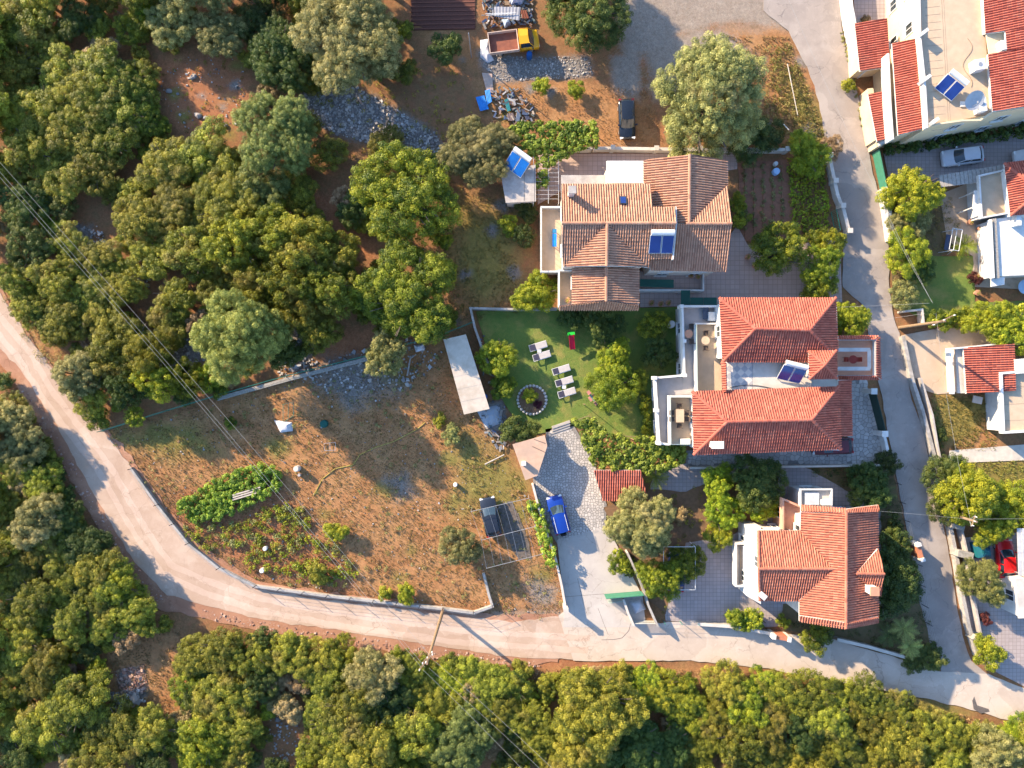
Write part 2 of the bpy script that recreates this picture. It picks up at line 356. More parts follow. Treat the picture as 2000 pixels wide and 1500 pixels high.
def ragged(pts, step=14, amp=2.5, seed=0):
    out = []; n = len(pts)
    for i in range(n):
        a, b = Vector(pts[i]), Vector(pts[(i + 1) % n]); k = max(1, int((b - a).length / step))
        for j in range(k):
            p = a.lerp(b, j / k)
            p = p + Vector((mnoise.noise((p.x * .05, p.y * .05, seed)), mnoise.noise((p.x * .05, p.y * .05, seed + 9)))) * amp * 1.6 + Vector((mnoise.noise((p.x * .21, p.y * .21, seed + 4)), mnoise.noise((p.x * .21, p.y * .21, seed + 5)))) * amp
            out.append((p.x, p.y))
    return out
def sheet(name, pts, z, mat, label=None, rag=0, kind='structure', parent=None, seed=0, step=14, cat=None):
    if rag: pts = ragged(pts, step, rag, seed)
    b = MB(); w = [P(p[0], p[1], z) for p in pts]; b.slab(w, .04)
    o = b.build(name, mat, parent)
    if parent is None: tag(o, label, cat, None, kind)
    return o
def road_mat(name, c1, c2, cst, cdk, patch):
    m, n, l, b = node_mat(name); b.inputs['Roughness'].default_value = .92; b.inputs['Specular IOR Level'].default_value = .15
    f1, r1 = noise_fac(n, l, .5, 6, .65, 'World', .38, .64, .4); f2, r2 = noise_fac(n, l, 14, 4, .7, 'World', .3, .7); f3, _ = noise_fac(n, l, 1.7, 8, .75, 'World', .55, .72, .8); f4, _ = noise_fac(n, l, .22, 4, .6, 'World', .52, .62)
    c = mix(n, l, f1, c1, c2); c = mix(n, l, f3, c, cst)
    k = n.new('ShaderNodeMath'); k.operation = 'MULTIPLY'; k.inputs[1].default_value = .28; l.new(f2, k.inputs[0]); c = mix(n, l, k.outputs[0], c, cdk)
    k = n.new('ShaderNodeMath'); k.operation = 'MULTIPLY'; k.inputs[1].default_value = patch; l.new(f4, k.inputs[0]); c = mix(n, l, k.outputs[0], c, cst)
    g = n.new('ShaderNodeNewGeometry'); nv = n.new('ShaderNodeTexNoise'); nv.inputs['Scale'].default_value = 1.5; l.new(g.outputs['Position'], nv.inputs['Vector'])
    va = n.new('ShaderNodeVectorMath'); va.operation = 'MULTIPLY_ADD'; va.inputs[1].default_value = (.8, .8, .8); l.new(nv.outputs['Color'], va.inputs[0]); l.new(g.outputs['Position'], va.inputs[2])
    vo = n.new('ShaderNodeTexVoronoi'); vo.feature = 'DISTANCE_TO_EDGE'; vo.inputs['Scale'].default_value = .30; l.new(va.outputs[0], vo.inputs['Vector'])
    cr = n.new('ShaderNodeMapRange'); cr.inputs[1].default_value = .004; cr.inputs[2].default_value = .012; cr.inputs[3].default_value = .55; cr.inputs[4].default_value = 0.0; l.new(vo.outputs['Distance'], cr.inputs[0])
    km = n.new('ShaderNodeMath'); km.operation = 'MULTIPLY'; l.new(cr.outputs[0], km.inputs[0]); l.new(f1, km.inputs[1])
    c = mix(n, l, km.outputs[0], c, tuple(x * .6 for x in cdk))
    v2 = n.new('ShaderNodeTexVoronoi'); v2.feature = 'F1'; v2.inputs['Scale'].default_value = .16; v2.distance = 'CHEBYCHEV'; l.new(va.outputs[0], v2.inputs['Vector'])
    sp = n.new('ShaderNodeSeparateColor'); l.new(v2.outputs['Color'], sp.inputs[0]); mr2 = n.new('ShaderNodeMapRange'); mr2.inputs[1].default_value = .55; mr2.inputs[2].default_value = .9; mr2.inputs[4].default_value = .38; l.new(sp.outputs[0], mr2.inputs[0])
    c = mix(n, l, mr2.outputs[0], c, cdk)
    l.new(c, b.inputs['Base Color'])
    bp = n.new('ShaderNodeBump'); bp.inputs['Strength'].default_value = .35; bp.inputs['Distance'].default_value = .04; l.new(r2, bp.inputs['Height']); l.new(bp.outputs[0], b.inputs['Normal'])
    return m
dirt_m = road_mat('dirt_road', (.47, .345, .262), (.41, .295, .215), (.54, .425, .335), (.31, .20, .135), .5)
verge_m = road_mat('road_verge', (.38, .20, .125), (.30, .15, .092), (.48, .30, .20), (.25, .12, .07), .4)
asph_m = road_mat('worn_asphalt', (.34, .285, .245), (.285, .24, .21), (.40, .345, .30), (.20, .17, .15), .5)
concr_m = road_mat('concrete_road', (.52, .43, .35), (.46, .375, .30), (.58, .50, .42), (.36, .28, .22), .4)
drive_m = road_mat('driveway_concrete', (.47, .42, .37), (.42, .37, .33), (.52, .47, .42), (.33, .29, .25), .4)
paver_m = road_mat('pink_pavers', (.40, .29, .24), (.35, .25, .21), (.44, .34, .29), (.28, .2, .17), .4)
patio_m = road_mat('purple_patio', (.33, .27, .25), (.28, .23, .21), (.38, .32, .30), (.21, .17, .16), .4)
yard_m = road_mat('beige_yard', (.48, .37, .27), (.42, .32, .23), (.54, .43, .33), (.32, .23, .16), .4)
lawn_m, n_, l_, b_ = node_mat('lawn'); b_.inputs['Roughness'].default_value = .9
fa, ra = noise_fac(n_, l_, 1.0, 6, .7, 'World', .36, .64); fb, rb = noise_fac(n_, l_, 9, 4, .7, 'World', .3, .7); fc, _ = noise_fac(n_, l_, .45, 4, .6, 'World', .5, .66)
k_ = n_.new('ShaderNodeMath'); k_.operation = 'MULTIPLY'; k_.inputs[1].default_value = .5; l_.new(fb, k_.inputs[0])
c_ = mix(n_, l_, fa, (.105, .165, .024), (.16, .195, .032)); c_ = mix(n_, l_, fc, c_, (.27, .22, .055)); c_ = mix(n_, l_, k_.outputs[0], c_, (.075, .13, .02)); l_.new(c_, b_.inputs['Base Color'])
bp_ = n_.new('ShaderNodeBump'); bp_.inputs['Strength'].default_value = .9; bp_.inputs['Distance'].default_value = .06; l_.new(rb, bp_.inputs['Height']); l_.new(bp_.outputs[0], b_.inputs['Normal'])

sheet('dirt_road_verge', [(-90, 470), (0, 555), (75, 680), (180, 800), (255, 890), (320, 985), (400, 1070), (500, 1135), (640, 1158), (860, 1186), (970, 1200), (1090, 1200), (1090, 1295), (1000, 1300), (860, 1288), (690, 1262), (500, 1230), (385, 1205), (310, 1190), (240, 1120), (165, 985), (95, 860), (25, 740), (-60, 640), (-120, 560)], .0, verge_m, 'reddish loose earth verge along the dirt road', 4)
sheet('dirt_road', [(-90, 490), (0, 572), (60, 665), (175, 808), (240, 890), (300, 985), (390, 1080), (500, 1150), (640, 1172), (860, 1200), (1000, 1215), (1090, 1205), (1170, 1285), (1080, 1288), (1000, 1283), (860, 1263), (700, 1238), (500, 1208), (400, 1182), (325, 1160), (262, 1098), (180, 960), (110, 830), (40, 722), (-60, 620), (-110, 560)], .03, dirt_m, 'pale dusty dirt road curving round the dry field', 2.5)
sheet('asphalt_lane', [(1500, -60), (1636, -60), (1645, 60), (1660, 130), (1680, 200), (1695, 290), (1712, 370), (1725, 420), (1735, 480), (1737, 560), (1745, 620), (1757, 650), (1765, 700), (1780, 780), (1800, 830), (1815, 900), (1830, 960), (1842, 1020), (1857, 1100), (1868, 1180), (1880, 1240), (1897, 1290), (1930, 1318), (1900, 1380), (1800, 1350), (1840, 1310), (1818, 1260), (1790, 1150), (1775, 1050), (1745, 905), (1722, 770), (1700, 690), (1690, 600), (1645, 560), (1648, 450), (1635, 400), (1620, 330), (1615, 290), (1600, 200), (1585, 150), (1560, 100), (1540, 60), (1490, 20)], .03, asph_m, 'narrow worn asphalt lane running past the houses', 1.5)
sheet('concrete_road', [(1090, 1203), (1110, 1188), (1230, 1216), (1290, 1216), (1360, 1212), (1500, 1234), (1630, 1250), (1770, 1290), (1840, 1312), (1930, 1316), (2000, 1345), (2120, 1385), (2120, 1460), (2000, 1416), (1880, 1381), (1740, 1350), (1640, 1334), (1500, 1306), (1350, 1290), (1250, 1291), (1160, 1291), (1120, 1289)], .034, concr_m, 'light concrete road at the foot of the houses', 1.5)
sheet('concrete_driveway', [(1088, 1055), (1180, 1030), (1195, 1045), (1255, 1165), (1262, 1225), (1100, 1225), (1103, 1190)], .045, drive_m, 'smooth concrete driveway apron below the stone paving', 0)
sheet('stone_driveway_bed', [(1040, 900), (1068, 868), (1065, 838), (1120, 830), (1165, 905), (1162, 925), (1185, 985), (1182, 1040), (1088, 1062), (1075, 1040), (1042, 960)], .02, M('mortar', (.25, .225, .205), (.20, .18, .165), 4, .95), 'grey mortar bed under the driveway paving', 0)
sheet('stone_yard_bed', [(1340, 880), (1660, 870), (1655, 742), (1690, 742), (1718, 830), (1732, 905), (1340, 912)], .02, MATS['mortar'], 'grey mortar bed under the paved yard', 0)
sheet('dark_parking_strip', [(972, 985), (1000, 978), (1024, 1035), (1040, 1090), (1014, 1092), (985, 1045)], -.01, M('dark_ground', (.10, .085, .075), (.15, .12, .10), 3, .95, .5), 'dark parking strip beside the navy car', 4, seed=5)  # ragged sheet in a darker ground colour than the field around it
sheet('lawn', [(930, 608), (1000, 604), (1330, 600), (1325, 735), (1282, 740), (1280, 870), (1200, 850), (1120, 832), (1068, 845), (1030, 850), (985, 790), (960, 720)], .02, lawn_m, 'green garden lawn with dry patches', 1.5)
sheet('neighbour_lawn', [(1800, 500), (1900, 500), (1905, 590), (1960, 590), (2100, 585), (2100, 640), (1800, 625), (1760, 600)], .02, lawn_m, 'shaded lawn behind the house with the white flat roof', 2)
def slabbed(name, base, a, c, joint, scale, w=.5, h=.5):
    m, n, l, b = node_mat(name); b.inputs['Roughness'].default_value = .85; g = n.new('ShaderNodeNewGeometry'); t = n.new('ShaderNodeTexBrick'); l.new(g.outputs['Position'], t.inputs[0]); t.inputs['Scale'].default_value = scale; t.inputs['Brick Width'].default_value = w; t.inputs['Row Height'].default_value = h; t.inputs['Mortar Size'].default_value = .02; t.offset = 0
    t.inputs['Color1'].default_value = rgba(a); t.inputs['Color2'].default_value = rgba(c); t.inputs['Mortar'].default_value = rgba(joint); f, _ = noise_fac(n, l, .8, 6, .7, 'World', .4, .7); k = n.new('ShaderNodeMath'); k.operation = 'MULTIPLY'; k.inputs[1].default_value = .5; l.new(f, k.inputs[0]); l.new(mix(n, l, k.outputs[0], t.outputs[0], base), b.inputs['Base Color']); return m
paver_m = slabbed('pink_slabs', (.36, .26, .21), (.44, .32, .27), (.39, .28, .235), (.24, .17, .14), 1.0, .5, .5)
patio_m = slabbed('mauve_slabs', (.27, .22, .20), (.36, .30, .28), (.31, .26, .24), (.2, .16, .15), 1.0, .4, .4)
sheet('paved_yard', [(1250, 525), (1375, 525), (1440, 440), (1460, 478), (1560, 478), (1640, 460), (1645, 590), (1250, 600)], .02, paver_m, 'pinkish paved yard beside the brown roofed house')
sheet('north_yard', [(1050, 300), (1440, 300), (1440, 330), (1260, 360), (1100, 370), (1050, 400)], .02, paver_m, 'paved strip behind the brown roofed house')
sheet('purple_patio', [(1285, 905), (1735, 905), (1770, 1060), (1780, 1200), (1500, 1225), (1300, 1212), (1290, 1100), (1270, 950)], .01, patio_m, 'mauve paved yard around the orange roofed house')
sheet('neighbour_yard', [(1835, 380), (1960, 330), (2100, 330), (2100, 570), (1900, 560), (1900, 500), (1850, 470)], .015, yard_m, 'beige paved yard of the white terraced house')
sheet('shaded_drive', [(1725, 295), (1830, 275), (2100, 245), (2100, 330), (1900, 345), (1740, 370)], .015, patio_m, 'shaded earth drive with a parked silver car')
sheet('side_drive', [(1760, 655), (1840, 640), (2000, 640), (2100, 640), (2100, 670), (1960, 675), (1850, 690), (1855, 768), (1830, 770), (1800, 760), (1785, 740)], .012, yard_m, 'concrete drive beside the red tiled annex')
sheet('blue_patio', [(1885, 1050), (2100, 1030), (2100, 1400), (1990, 1335), (1940, 1310), (1895, 1240), (1880, 1150)], .012, patio_m, 'patio with a parked red car beside the lane')
sheet('garden_path', [(1855, 880), (2100, 860), (2100, 895), (1850, 905)], .02, conc_pale, 'concrete path between the neighbour gardens')
sheet('courtyard', [(1665, -60), (1800, -60), (1790, 20), (1735, 40), (1670, 45)], .015, patio_m, 'walled courtyard beside the cream house')
sheet('vegetable_plot', [(1440, 312), (1600, 312), (1625, 440), (1620, 470), (1450, 470)], .012, M('tilled_soil', (.27, .12, .068), (.20, .09, .052), 4, .95, .8), 'tilled reddish vegetable plot by the lane', 2)
sheet('ploughed_plot', [(800, -60), (930, -60), (928, 55), (830, 58), (805, 40)], .012, M('ploughed_soil', (.13, .05, .035), (.10, .042, .03), 5, .95, .9), 'dark ploughed plot near the yellow truck', 2)
sheet('garden_bed', [(1270, 955), (1340, 960), (1420, 930), (1520, 915), (1520, 1000), (1420, 1050), (1340, 1060), (1300, 1200), (1255, 1160), (1200, 1050), (1180, 990)], .022, M('garden_soil', (.20, .11, .06), (.14, .085, .045), 3, .95, .6), 'earth garden bed under the fruit trees', 2)
sheet('verge_garden', [(1730, 370), (1840, 350), (1900, 480), (1800, 510), (1760, 610), (1745, 600), (1740, 480)], .005, M('verge_soil', (.15, .10, .05), (.11, .09, .04), 3, .95, .6), 'overgrown flower bed beside the lane wall', 2)
sheet('hedge_bed', [(1560, 905), (1740, 905), (1790, 1130), (1840, 1300), (1770, 1290), (1640, 1250), (1530, 1230), (1530, 1180), (1720, 1180), (1720, 1000), (1640, 950)], .016, MATS['verge_soil'], 'planted bed around the orange roofed house', 2)

track_m = road_mat('wheel_track', (.52, .395, .31), (.46, .34, .26), (.58, .46, .37), (.37, .25, .18), .5)
def strip(name, label, line, wpx, z, mat, seed):
    q = [Vector(p) for p in line]; L, R2 = [], []
    for i, p in enumerate(q):
        d = (q[min(i + 1, len(q) - 1)] - q[max(i - 1, 0)]).normalized(); nn = Vector((-d.y, d.x)); L.append(p + nn * wpx); R2.append(p - nn * wpx)
    return sheet(name, [tuple(p) for p in L + R2[::-1]], z, mat, label, 2.0, seed=seed, step=10)
CL = [(-20, 610), (15, 655), (50, 695), (90, 765), (140, 830), (205, 915), (270, 1030), (325, 1110), (400, 1145), (500, 1178), (640, 1206), (780, 1225), (900, 1242), (1020, 1250), (1150, 1258)]
def offs(line, d):
    q = [Vector(p) for p in line]; out = []
    for i, p in enumerate(q): t_ = (q[min(i + 1, len(q) - 1)] - q[max(i - 1, 0)]).normalized(); out.append(tuple(p + Vector((-t_.y, t_.x)) * d))
    return out
strip('wheel_track', 'pale worn wheel track on the field side of the dirt road', offs(CL, -11), 6, .036, track_m, 3); strip('wheel_track', 'pale worn wheel track on the wood side of the dirt road', offs(CL, 13), 6, .036, track_m, 8)
# crazy paving: real stones over the mortar bed
stone_m, n_, l_, b_ = node_mat('crazy_paving'); b_.inputs['Roughness'].default_value = .85
at_ = n_.new('ShaderNodeAttribute'); at_.attribute_name = 'tint'; fx_, _ = noise_fac(n_, l_, 9, 4, .6, 'World', .3, .7)
k_ = n_.new('ShaderNodeMath'); k_.operation = 'MULTIPLY'; k_.inputs[1].default_value = .3; l_.new(fx_, k_.inputs[0])
l_.new(mix(n_, l_, k_.outputs[0], mix(n_, l_, at_.outputs['Fac'], (.36, .33, .30), (.54, .49, .44)), (.32, .28, .245)), b_.inputs['Base Color'])
def crazy(name, poly_px, cell, seed):
    rng = random.Random(seed); w = [tuple(P(x, y, .02)[:2]) for x, y in poly_px]
    x0, x1 = min(p[0] for p in w), max(p[0] for p in w); y0, y1 = min(p[1] for p in w), max(p[1] for p in w)
    nx, ny = int((x1 - x0) / cell) + 2, int((y1 - y0) / cell) + 2
    pt = {(i, j): (x0 + (i + rng.uniform(.1, .9)) * cell, y0 + (j + rng.uniform(.1, .9)) * cell) for i in range(-2, nx + 2) for j in range(-2, ny + 2)}
    b = MB(); tint = []
    for i in range(nx):
        for j in range(ny):
            c = pt[(i, j)]
            if not inside(c[0], c[1], w): continue
            poly = [(c[0] + dx, c[1] + dy) for dx, dy in ((-2, -2), (2, -2), (2, 2), (-2, 2))]
            for di in (-2, -1, 0, 1, 2):
                for dj in (-2, -1, 0, 1, 2):
                    if di == dj == 0: continue
                    q = pt[(i + di, j + dj)]; mx, my = (c[0] + q[0]) / 2, (c[1] + q[1]) / 2; nx_, ny_ = q[0] - c[0], q[1] - c[1]
                    L = math.hypot(nx_, ny_); off = -.026
                    out = []
                    for k in range(len(poly)):
                        a, bb = poly[k], poly[(k + 1) % len(poly)]
                        da = ((a[0] - mx) * nx_ + (a[1] - my) * ny_) / L - off; db = ((bb[0] - mx) * nx_ + (bb[1] - my) * ny_) / L - off
                        if da <= 0: out.append(a)
                        if da * db < 0: t = da / (da - db); out.append((a[0] + (bb[0] - a[0]) * t, a[1] + (bb[1] - a[1]) * t))
                    poly = out
                    if len(poly) < 3: break
                if len(poly) < 3: break
            if len(poly) < 3: continue
            n0 = len(b.v); b.prism(poly, .015, .045 + rng.uniform(0, .02)); tint += [rng.random()] * (len(b.v) - n0)
    o = b.build(name, stone_m); a = o.data.attributes.new('tint', 'FLOAT', 'POINT'); a.data.foreach_set('value', tint)
    return o
tag(crazy('driveway_paving', [(1046, 900), (1073, 870), (1071, 843), (1117, 836), (1160, 905), (1180, 985), (1177, 1036), (1093, 1056), (1080, 1040), (1046, 960)], .29, 1), 'grey crazy paving stones of the driveway around the blue car', None, None, 'stuff')
tag(crazy('yard_paving', [(1345, 885), (1655, 875), (1650, 745), (1690, 745), (1715, 830), (1728, 903), (1345, 908)], .45, 2), 'grey crazy paving stones of the yard by the red roofed house', None, None, 'stuff')
# ---------------------------------------------------------------- buildings: roof tiles, ridges, walls
def plane3(a, b, c):
    n = (b - a).cross(c - a).normalized()
    return (n if n.z > 0 else -n), a
def ray_plane(px, py, n, p0):
    o = Vector((0, 0, H)); d = (P(px, py, 0) - o)
    return o + d * ((p0 - o).dot(n) / d.dot(n))
PITCH, COURSE = .235, .38
PROF = [(0, 0), (.13, 0), (.22, .07), (.5, .12), (.78, .07), (.87, 0)]
def slope(parent, pts, mat, vdir=None, plane=None, deck=white, lift=.0, name='roof_slope', pitch=PITCH):
    tri = [P(*p) for p in (plane or pts[:3])]; n, p0 = plane3(*tri)
    W = [ray_plane(p[0], p[1], n, p0) for p in pts]
    up = Vector((0, 0, 1)) if vdir is None else Vector(vdir)
    v = (up - n * up.dot(n)).normalized(); u = v.cross(n).normalized()
    uv = [((w - p0).dot(u), (w - p0).dot(v)) for w in W]
    d = MB(); d.slab([w - n * .02 for w in W], .14); do = d.build('roof_deck', deck, parent)
    b = MB(); tuv = []; N = len(uv)
    umin, umax = min(q[0] for q in uv), max(q[0] for q in uv); v0 = min(q[1] for q in uv)
    us = [umin + 1e-4]; k = 0
    while True:
        for t, _ in PROF:
            x = umin + (k + t) * pitch
            if umin + 1e-3 < x < umax - 1e-3: us.append(x)
        k += 1
        if umin + k * pitch > umax: break
    us.append(umax - 1e-4)
    def span(x):
        r = []
        for i in range(N):
            (a, va), (c, vc) = uv[i], uv[(i + 1) % N]
            if (a > x) != (c > x): r.append(va + (vc - va) * (x - a) / (c - a))
        return (min(r), max(r)) if len(r) >= 2 else None
    def prof(x):
        t = ((x - umin) / pitch) % 1.0
        for (a, ha), (c, hc) in zip(PROF, PROF[1:] + [(1.0, 0)]):
            if a <= t <= c: return ha + (hc - ha) * (t - a) / (c - a)
        return 0
    cols = []
    for x in us:
        s = span(x)
        if s is None: cols.append(None); continue
        h = prof(x); ring = []; k0 = 0; ci = int((x - umin) / pitch)
        while True:
            a, c = v0 + k0 * COURSE, v0 + (k0 + 1) * COURSE
            if a > max(q[1] for q in uv): break
            for vv, hh in ((a, .028), (c, .0)):
                cv = min(max(vv, s[0]), s[1]); ring.append((cv, h + hh + ((ci * 73 + k0 * 151 + ci * k0 * 37) % 101) / 101 * .016 + .02 * mnoise.noise((x * .5, vv * .5, p0.x))))
            k0 += 1
        base = len(b.v)
        for kk, (cv, hh) in enumerate(ring):
            b.v.append(tuple(p0 + u * x + v * cv + n * (hh + lift))); tuv.append((min((x - umin) / pitch, (umax - umin) / pitch - .01), kk // 2 + (.1 if kk % 2 == 0 else .9)))
        cols.append((base, ring))
    for A, C in zip(cols[:-1], cols[1:]):
        if A is None or C is None: continue
        ba, ra = A; bc, rc = C
        for kk in range(len(ra) - 1):
            if ra[kk + 1][0] - ra[kk][0] < 1e-6 and rc[kk + 1][0] - rc[kk][0] < 1e-6 and (kk % 2 == 0): continue
            b.f.append((ba + kk, bc + kk, bc + kk + 1, ba + kk + 1))
    b.uv = tuv
    o = b.build(name, mat, parent); o['kind'] = 'stuff'
    return o
def ridge(parent, a, b, mat, r=.15):
    """half round caps along a ridge or hip, (px,py,z) to (px,py,z)"""
    a, b = P(*a), P(*b); d = b - a; L = d.length; d.normalize(); k = max(1, int(L / .4)); m = MB()
    s = d.cross(Vector((0, 0, 1))).normalized(); up = s.cross(d).normalized()
    if up.z < 0: up = -up
    for i in range(k):
        p, q = a + d * (L * i / k - .02), a + d * (L * (i + 1) / k + .03); v = []
        for pt, rr, lf in ((p, r * 1.08, .05), (q, r * .9, .035)):
            for j in range(7):
                t = math.pi * j / 6; v.append(pt + s * math.cos(t) * rr + up * (math.sin(t) * rr * .8 + lf))
        m.add(v, [(j, j + 1, j + 8, j + 7) for j in range(6)] + [tuple(range(6, -1, -1)), tuple(range(7, 14))])
    m.uv = [(i // 14 + .5, 7.5) for i in range(len(m.v))]
    o = m.build('ridge_tiles', mat, parent); o['kind'] = 'stuff'; return o
def window(parent, a, b, t, zc, w, h, out=.03, shutter=None, door=False):
    """window in the wall running a->b (world xy), centre at fraction t"""
    a = Vector((a[0], a[1], 0)); b = Vector((b[0], b[1], 0)); d = (b - a).normalized(); nrm = Vector((d.y, -d.x, 0)); c = a.lerp(b, t); rz = math.atan2(d.y, d.x)
    fr = MB()
    for sx, sz, ww, hh in ((-w / 2, 0, .09, h + .09), (w / 2, 0, .09, h + .09), (0, h / 2, w - .09, .09), (0, -h / 2, w - .09, .09), (0, 0, .06, h - .09)):
        q = c + d * sx + nrm * out; fr.box((q.x, q.y, zc + sz), (ww, .08, hh), rz)
    fo = fr.build('door' if door else 'window', metal_white, parent)
    pn = MB(); q = c + nrm * (out - .02); pn.box((q.x, q.y, zc), (w - .08, .03, h - .08), rz); pn.build('pane', glass, fo)
    if not door:
        si = MB(); q = c + nrm * .08; si.box((q.x, q.y, zc - h / 2 - .09), (w + .24, .2, .05), rz); si.build('sill', white, fo)
    return fo
def wall_block(parent, pts, zref, z0, z1, mat, ins=0.0, storeys=(), name='wall', skip=()):
    w = [tuple(p[:2]) for p in pix(pts, zref)]
    n = len(w)
    if sum(w[i][0] * w[(i + 1) % n][1] - w[(i + 1) % n][0] * w[i][1] for i in range(n)) < 0: w = w[::-1]
    if ins: w = [tuple(p) for p in inset(w, ins)]
    b = MB(); b.prism(w, z0, z1); o = b.build(name, mat, parent)
    for i in range(n):
        if i in skip: continue
        a, c = w[i], w[(i + 1) % n]; L = math.hypot(c[0] - a[0], c[1] - a[1])
        if L < 2.4: continue
        k = int(L / 3.2) or 1
        for zc in storeys:
            for j in range(k): window(parent, a, c, (j + .5) / k, zc, 1.1, 1.25)
    return o
def flat(parent, pts, z, t, mat, name='floor'):
    b = MB(); b.slab(pix(pts, z), t); return b.build(name, mat, parent)
def parapet(parent, line, z0, z1, w=.18, mat=white, name='parapet', zref=None):
    out = None; q = [P(p[0], p[1], z1 if zref is None else zref) for p in line]; b = MB()
    for a, c in zip(q[:-1], q[1:]):
        d = (c - a).normalized() * (w / 2 - .004); b.seg(a - d, c + d, w, z0, z1 + .003 * (len(b.f) // 6 % 2))
    return b.build(name, mat, parent)
def railing(parent, line, z0, z1, mat=metal_grey, step=.5, name='railing'):
    q = [P(p[0], p[1], z1) for p in line]; b = MB()
    for a, c in zip(q[:-1], q[1:]):
        b.cyl(a, c, .03, n=6); k = max(1, int((c - a).length / step))
        for i in range(k + 1):
            p = a.lerp(c, i / k); b.cyl((p.x, p.y, z0), p, .018, n=4)
    return b.build(name, mat, parent)
def ctr(pts, z=0): 
    c = P(sum(p[0] for p in pts) / len(pts), sum(p[1] for p in pts) / len(pts), z); c.z = 0; return c
def solar(label, px, py, z, rz, tilt=35, n=2, frame=metal_white, tank=True, size=(1.0, 1.95), base=None):
    """solar water heater: panels facing local -y, tank along the upper edge"""
    c = P(px, py, z + .5); t = thing('solar_water_heater', label, 'solar heater', (c.x, c.y, z), rz)
    T = R_(tilt); Mx = Matrix.Rotation(T, 3, 'X'); w, h = size
    hh = math.sin(T) * h / 2
    for i in range(n):
        x = (i - (n - 1) / 2) * (w + .06)
        b = MB(); b.box((x, 0, hh + .25), (w, h, .08), M=Mx); fo = b.build('panel_frame', frame, t, local=True)
        b = MB(); q = Mx @ Vector((0, 0, .05)); b.box((x + q.x, q.y, hh + .25 + q.z), (w - .09, h - .09, .03), M=Mx); b.build('panel', panel_blue, fo, local=True)
    top = Mx @ Vector((0, h / 2, 0)); W = n * (w + .06)
    b = MB()
    for sx in (-1, 1):
        b.cyl((sx * W * .42, top.y, 0), (sx * W * .42, top.y, hh + .25 + top.z), .03, n=5); b.cyl((sx * W * .42, -top.y, 0), (sx * W * .42, -top.y, hh + .25 - top.z), .03, n=5)
        b.cyl((sx * W * .42, -top.y, .04), (sx * W * .42, top.y + .4, .04), .03, n=5)
    b.build('stand', metal_grey, t, local=True)
    if tank:
        zt = hh + .25 + top.z + .22; b = MB(); b.cyl((-W * .46, top.y + .22, zt), (W * .46, top.y + .22, zt), .26, n=14); b.build('tank', metal_white, t, smooth=False, local=True)
        b = MB()
        for sx in (-1, 1): b.cyl((sx * W * .46, top.y + .22, zt), (sx * (W * .46 + .03), top.y + .22, zt), .2, .16, n=14)
        b.build('tank_cap', metal_grey, t, local=True)
    return t

# ---- brown tiled house
A = thing('brown_tiled_house', 'large house with brown clay tile roofs in several wings', 'house', ctr([(1097, 360), (1430, 530)]))
rA = tile_brown
wall_block(A, [(1100, 364), (1262, 364), (1266, 409), (1313, 409), (1313, 496), (1262, 496), (1262, 518), (1100, 518)], 7.3, -.1, 7.25, plaster, .12, (1.7, 4.9))
wall_block(A, [(1263, 318), (1415, 318), (1415, 524), (1275, 524), (1275, 440), (1263, 440)], 6.2, -.1, 6.1, plaster, .12, (1.7, 4.7))
wall_block(A, [(1120, 500), (1244, 500), (1244, 592), (1120, 592)], 6.3, -.1, 6.2, plaster, .1, (1.7, 4.7))
slope(A, [(1097, 436), (1320, 436), (1319, 405), (1274, 405), (1270, 360), (1096, 360)], rA, plane=[(1097, 436, 9.0), (1320, 436, 9.0), (1096, 360, 7.4)])
pS = [(1097, 436, 9.0), (1320, 436, 9.0), (1099, 522, 7.3)]
slope(A, [(1097, 436), (1186, 436), (1099, 522)], rA, plane=pS)
slope(A, [(1186, 436), (1320, 436), (1314, 504), (1269, 506), (1267, 524)], rA, plane=pS)
slope(A, [(1186, 436), (1185, 519), (1117, 520), (1099, 522)], rA, plane=[(1186, 436, 9.0), (1185, 519, 9.0), (1099, 522, 7.3)])
slope(A, [(1186, 436), (1185, 519), (1248, 520), (1265, 523)], rA, plane=[(1186, 436, 9.0), (1185, 519, 9.0), (1265, 523, 7.3)])
bb = MB(); p1, p2, p3 = P(1117, 521, 7.5), P(1248, 521, 7.5), P(1185, 520, 8.85)
bb.add([p1, p2, p3, p1 - Vector((0, .15, 0)) * -1, p2 + Vector((0, .15, 0)), p3 + Vector((0, .15, 0))], [(0, 1, 2), (5, 4, 3), (0, 3, 4, 1), (1, 4, 5, 2), (2, 5, 3, 0)]); bb.build('gable', white, A)
pw = [(1184, 522, 7.9), (1184, 592, 7.9), (1117, 594, 6.8)]; pe = [(1184, 522, 7.9), (1184, 592, 7.9), (1248, 594, 6.8)]
slope(A, [(1184, 524), (1184, 586), (1120, 594), (1117, 594), (1117, 524)], rA, plane=pw)
slope(A, [(1184, 524), (1184, 586), (1244, 594), (1248, 594), (1248, 524)], rA, plane=pe)
slope(A, [(1184, 586), (1092, 597), (1092, 605), (1248, 605), (1248, 595)], rA, plane=[(1184, 587, 7.75), (1092, 605, 6.0), (1248, 605, 6.0)])
slope(A, [(1322, 437), (1429, 437), (1417, 531), (1269, 528), (1269, 507), (1315, 505)], rA, plane=[(1346, 437, 8.0), (1429, 437, 8.0), (1417, 531, 6.2)])
slope(A, [(1346, 436), (1429, 436), (1421, 362)], rA, plane=[(1346, 436, 8.0), (1429, 436, 8.0), (1421, 362, 6.6)])
slope(A, [(1347, 302), (1346, 436), (1322, 436), (1320, 406), (1275, 406), (1270, 362), (1257, 358), (1257, 313)], rA, plane=[(1347, 302, 8.0), (1346, 436, 8.0), (1257, 313, 6.4)])
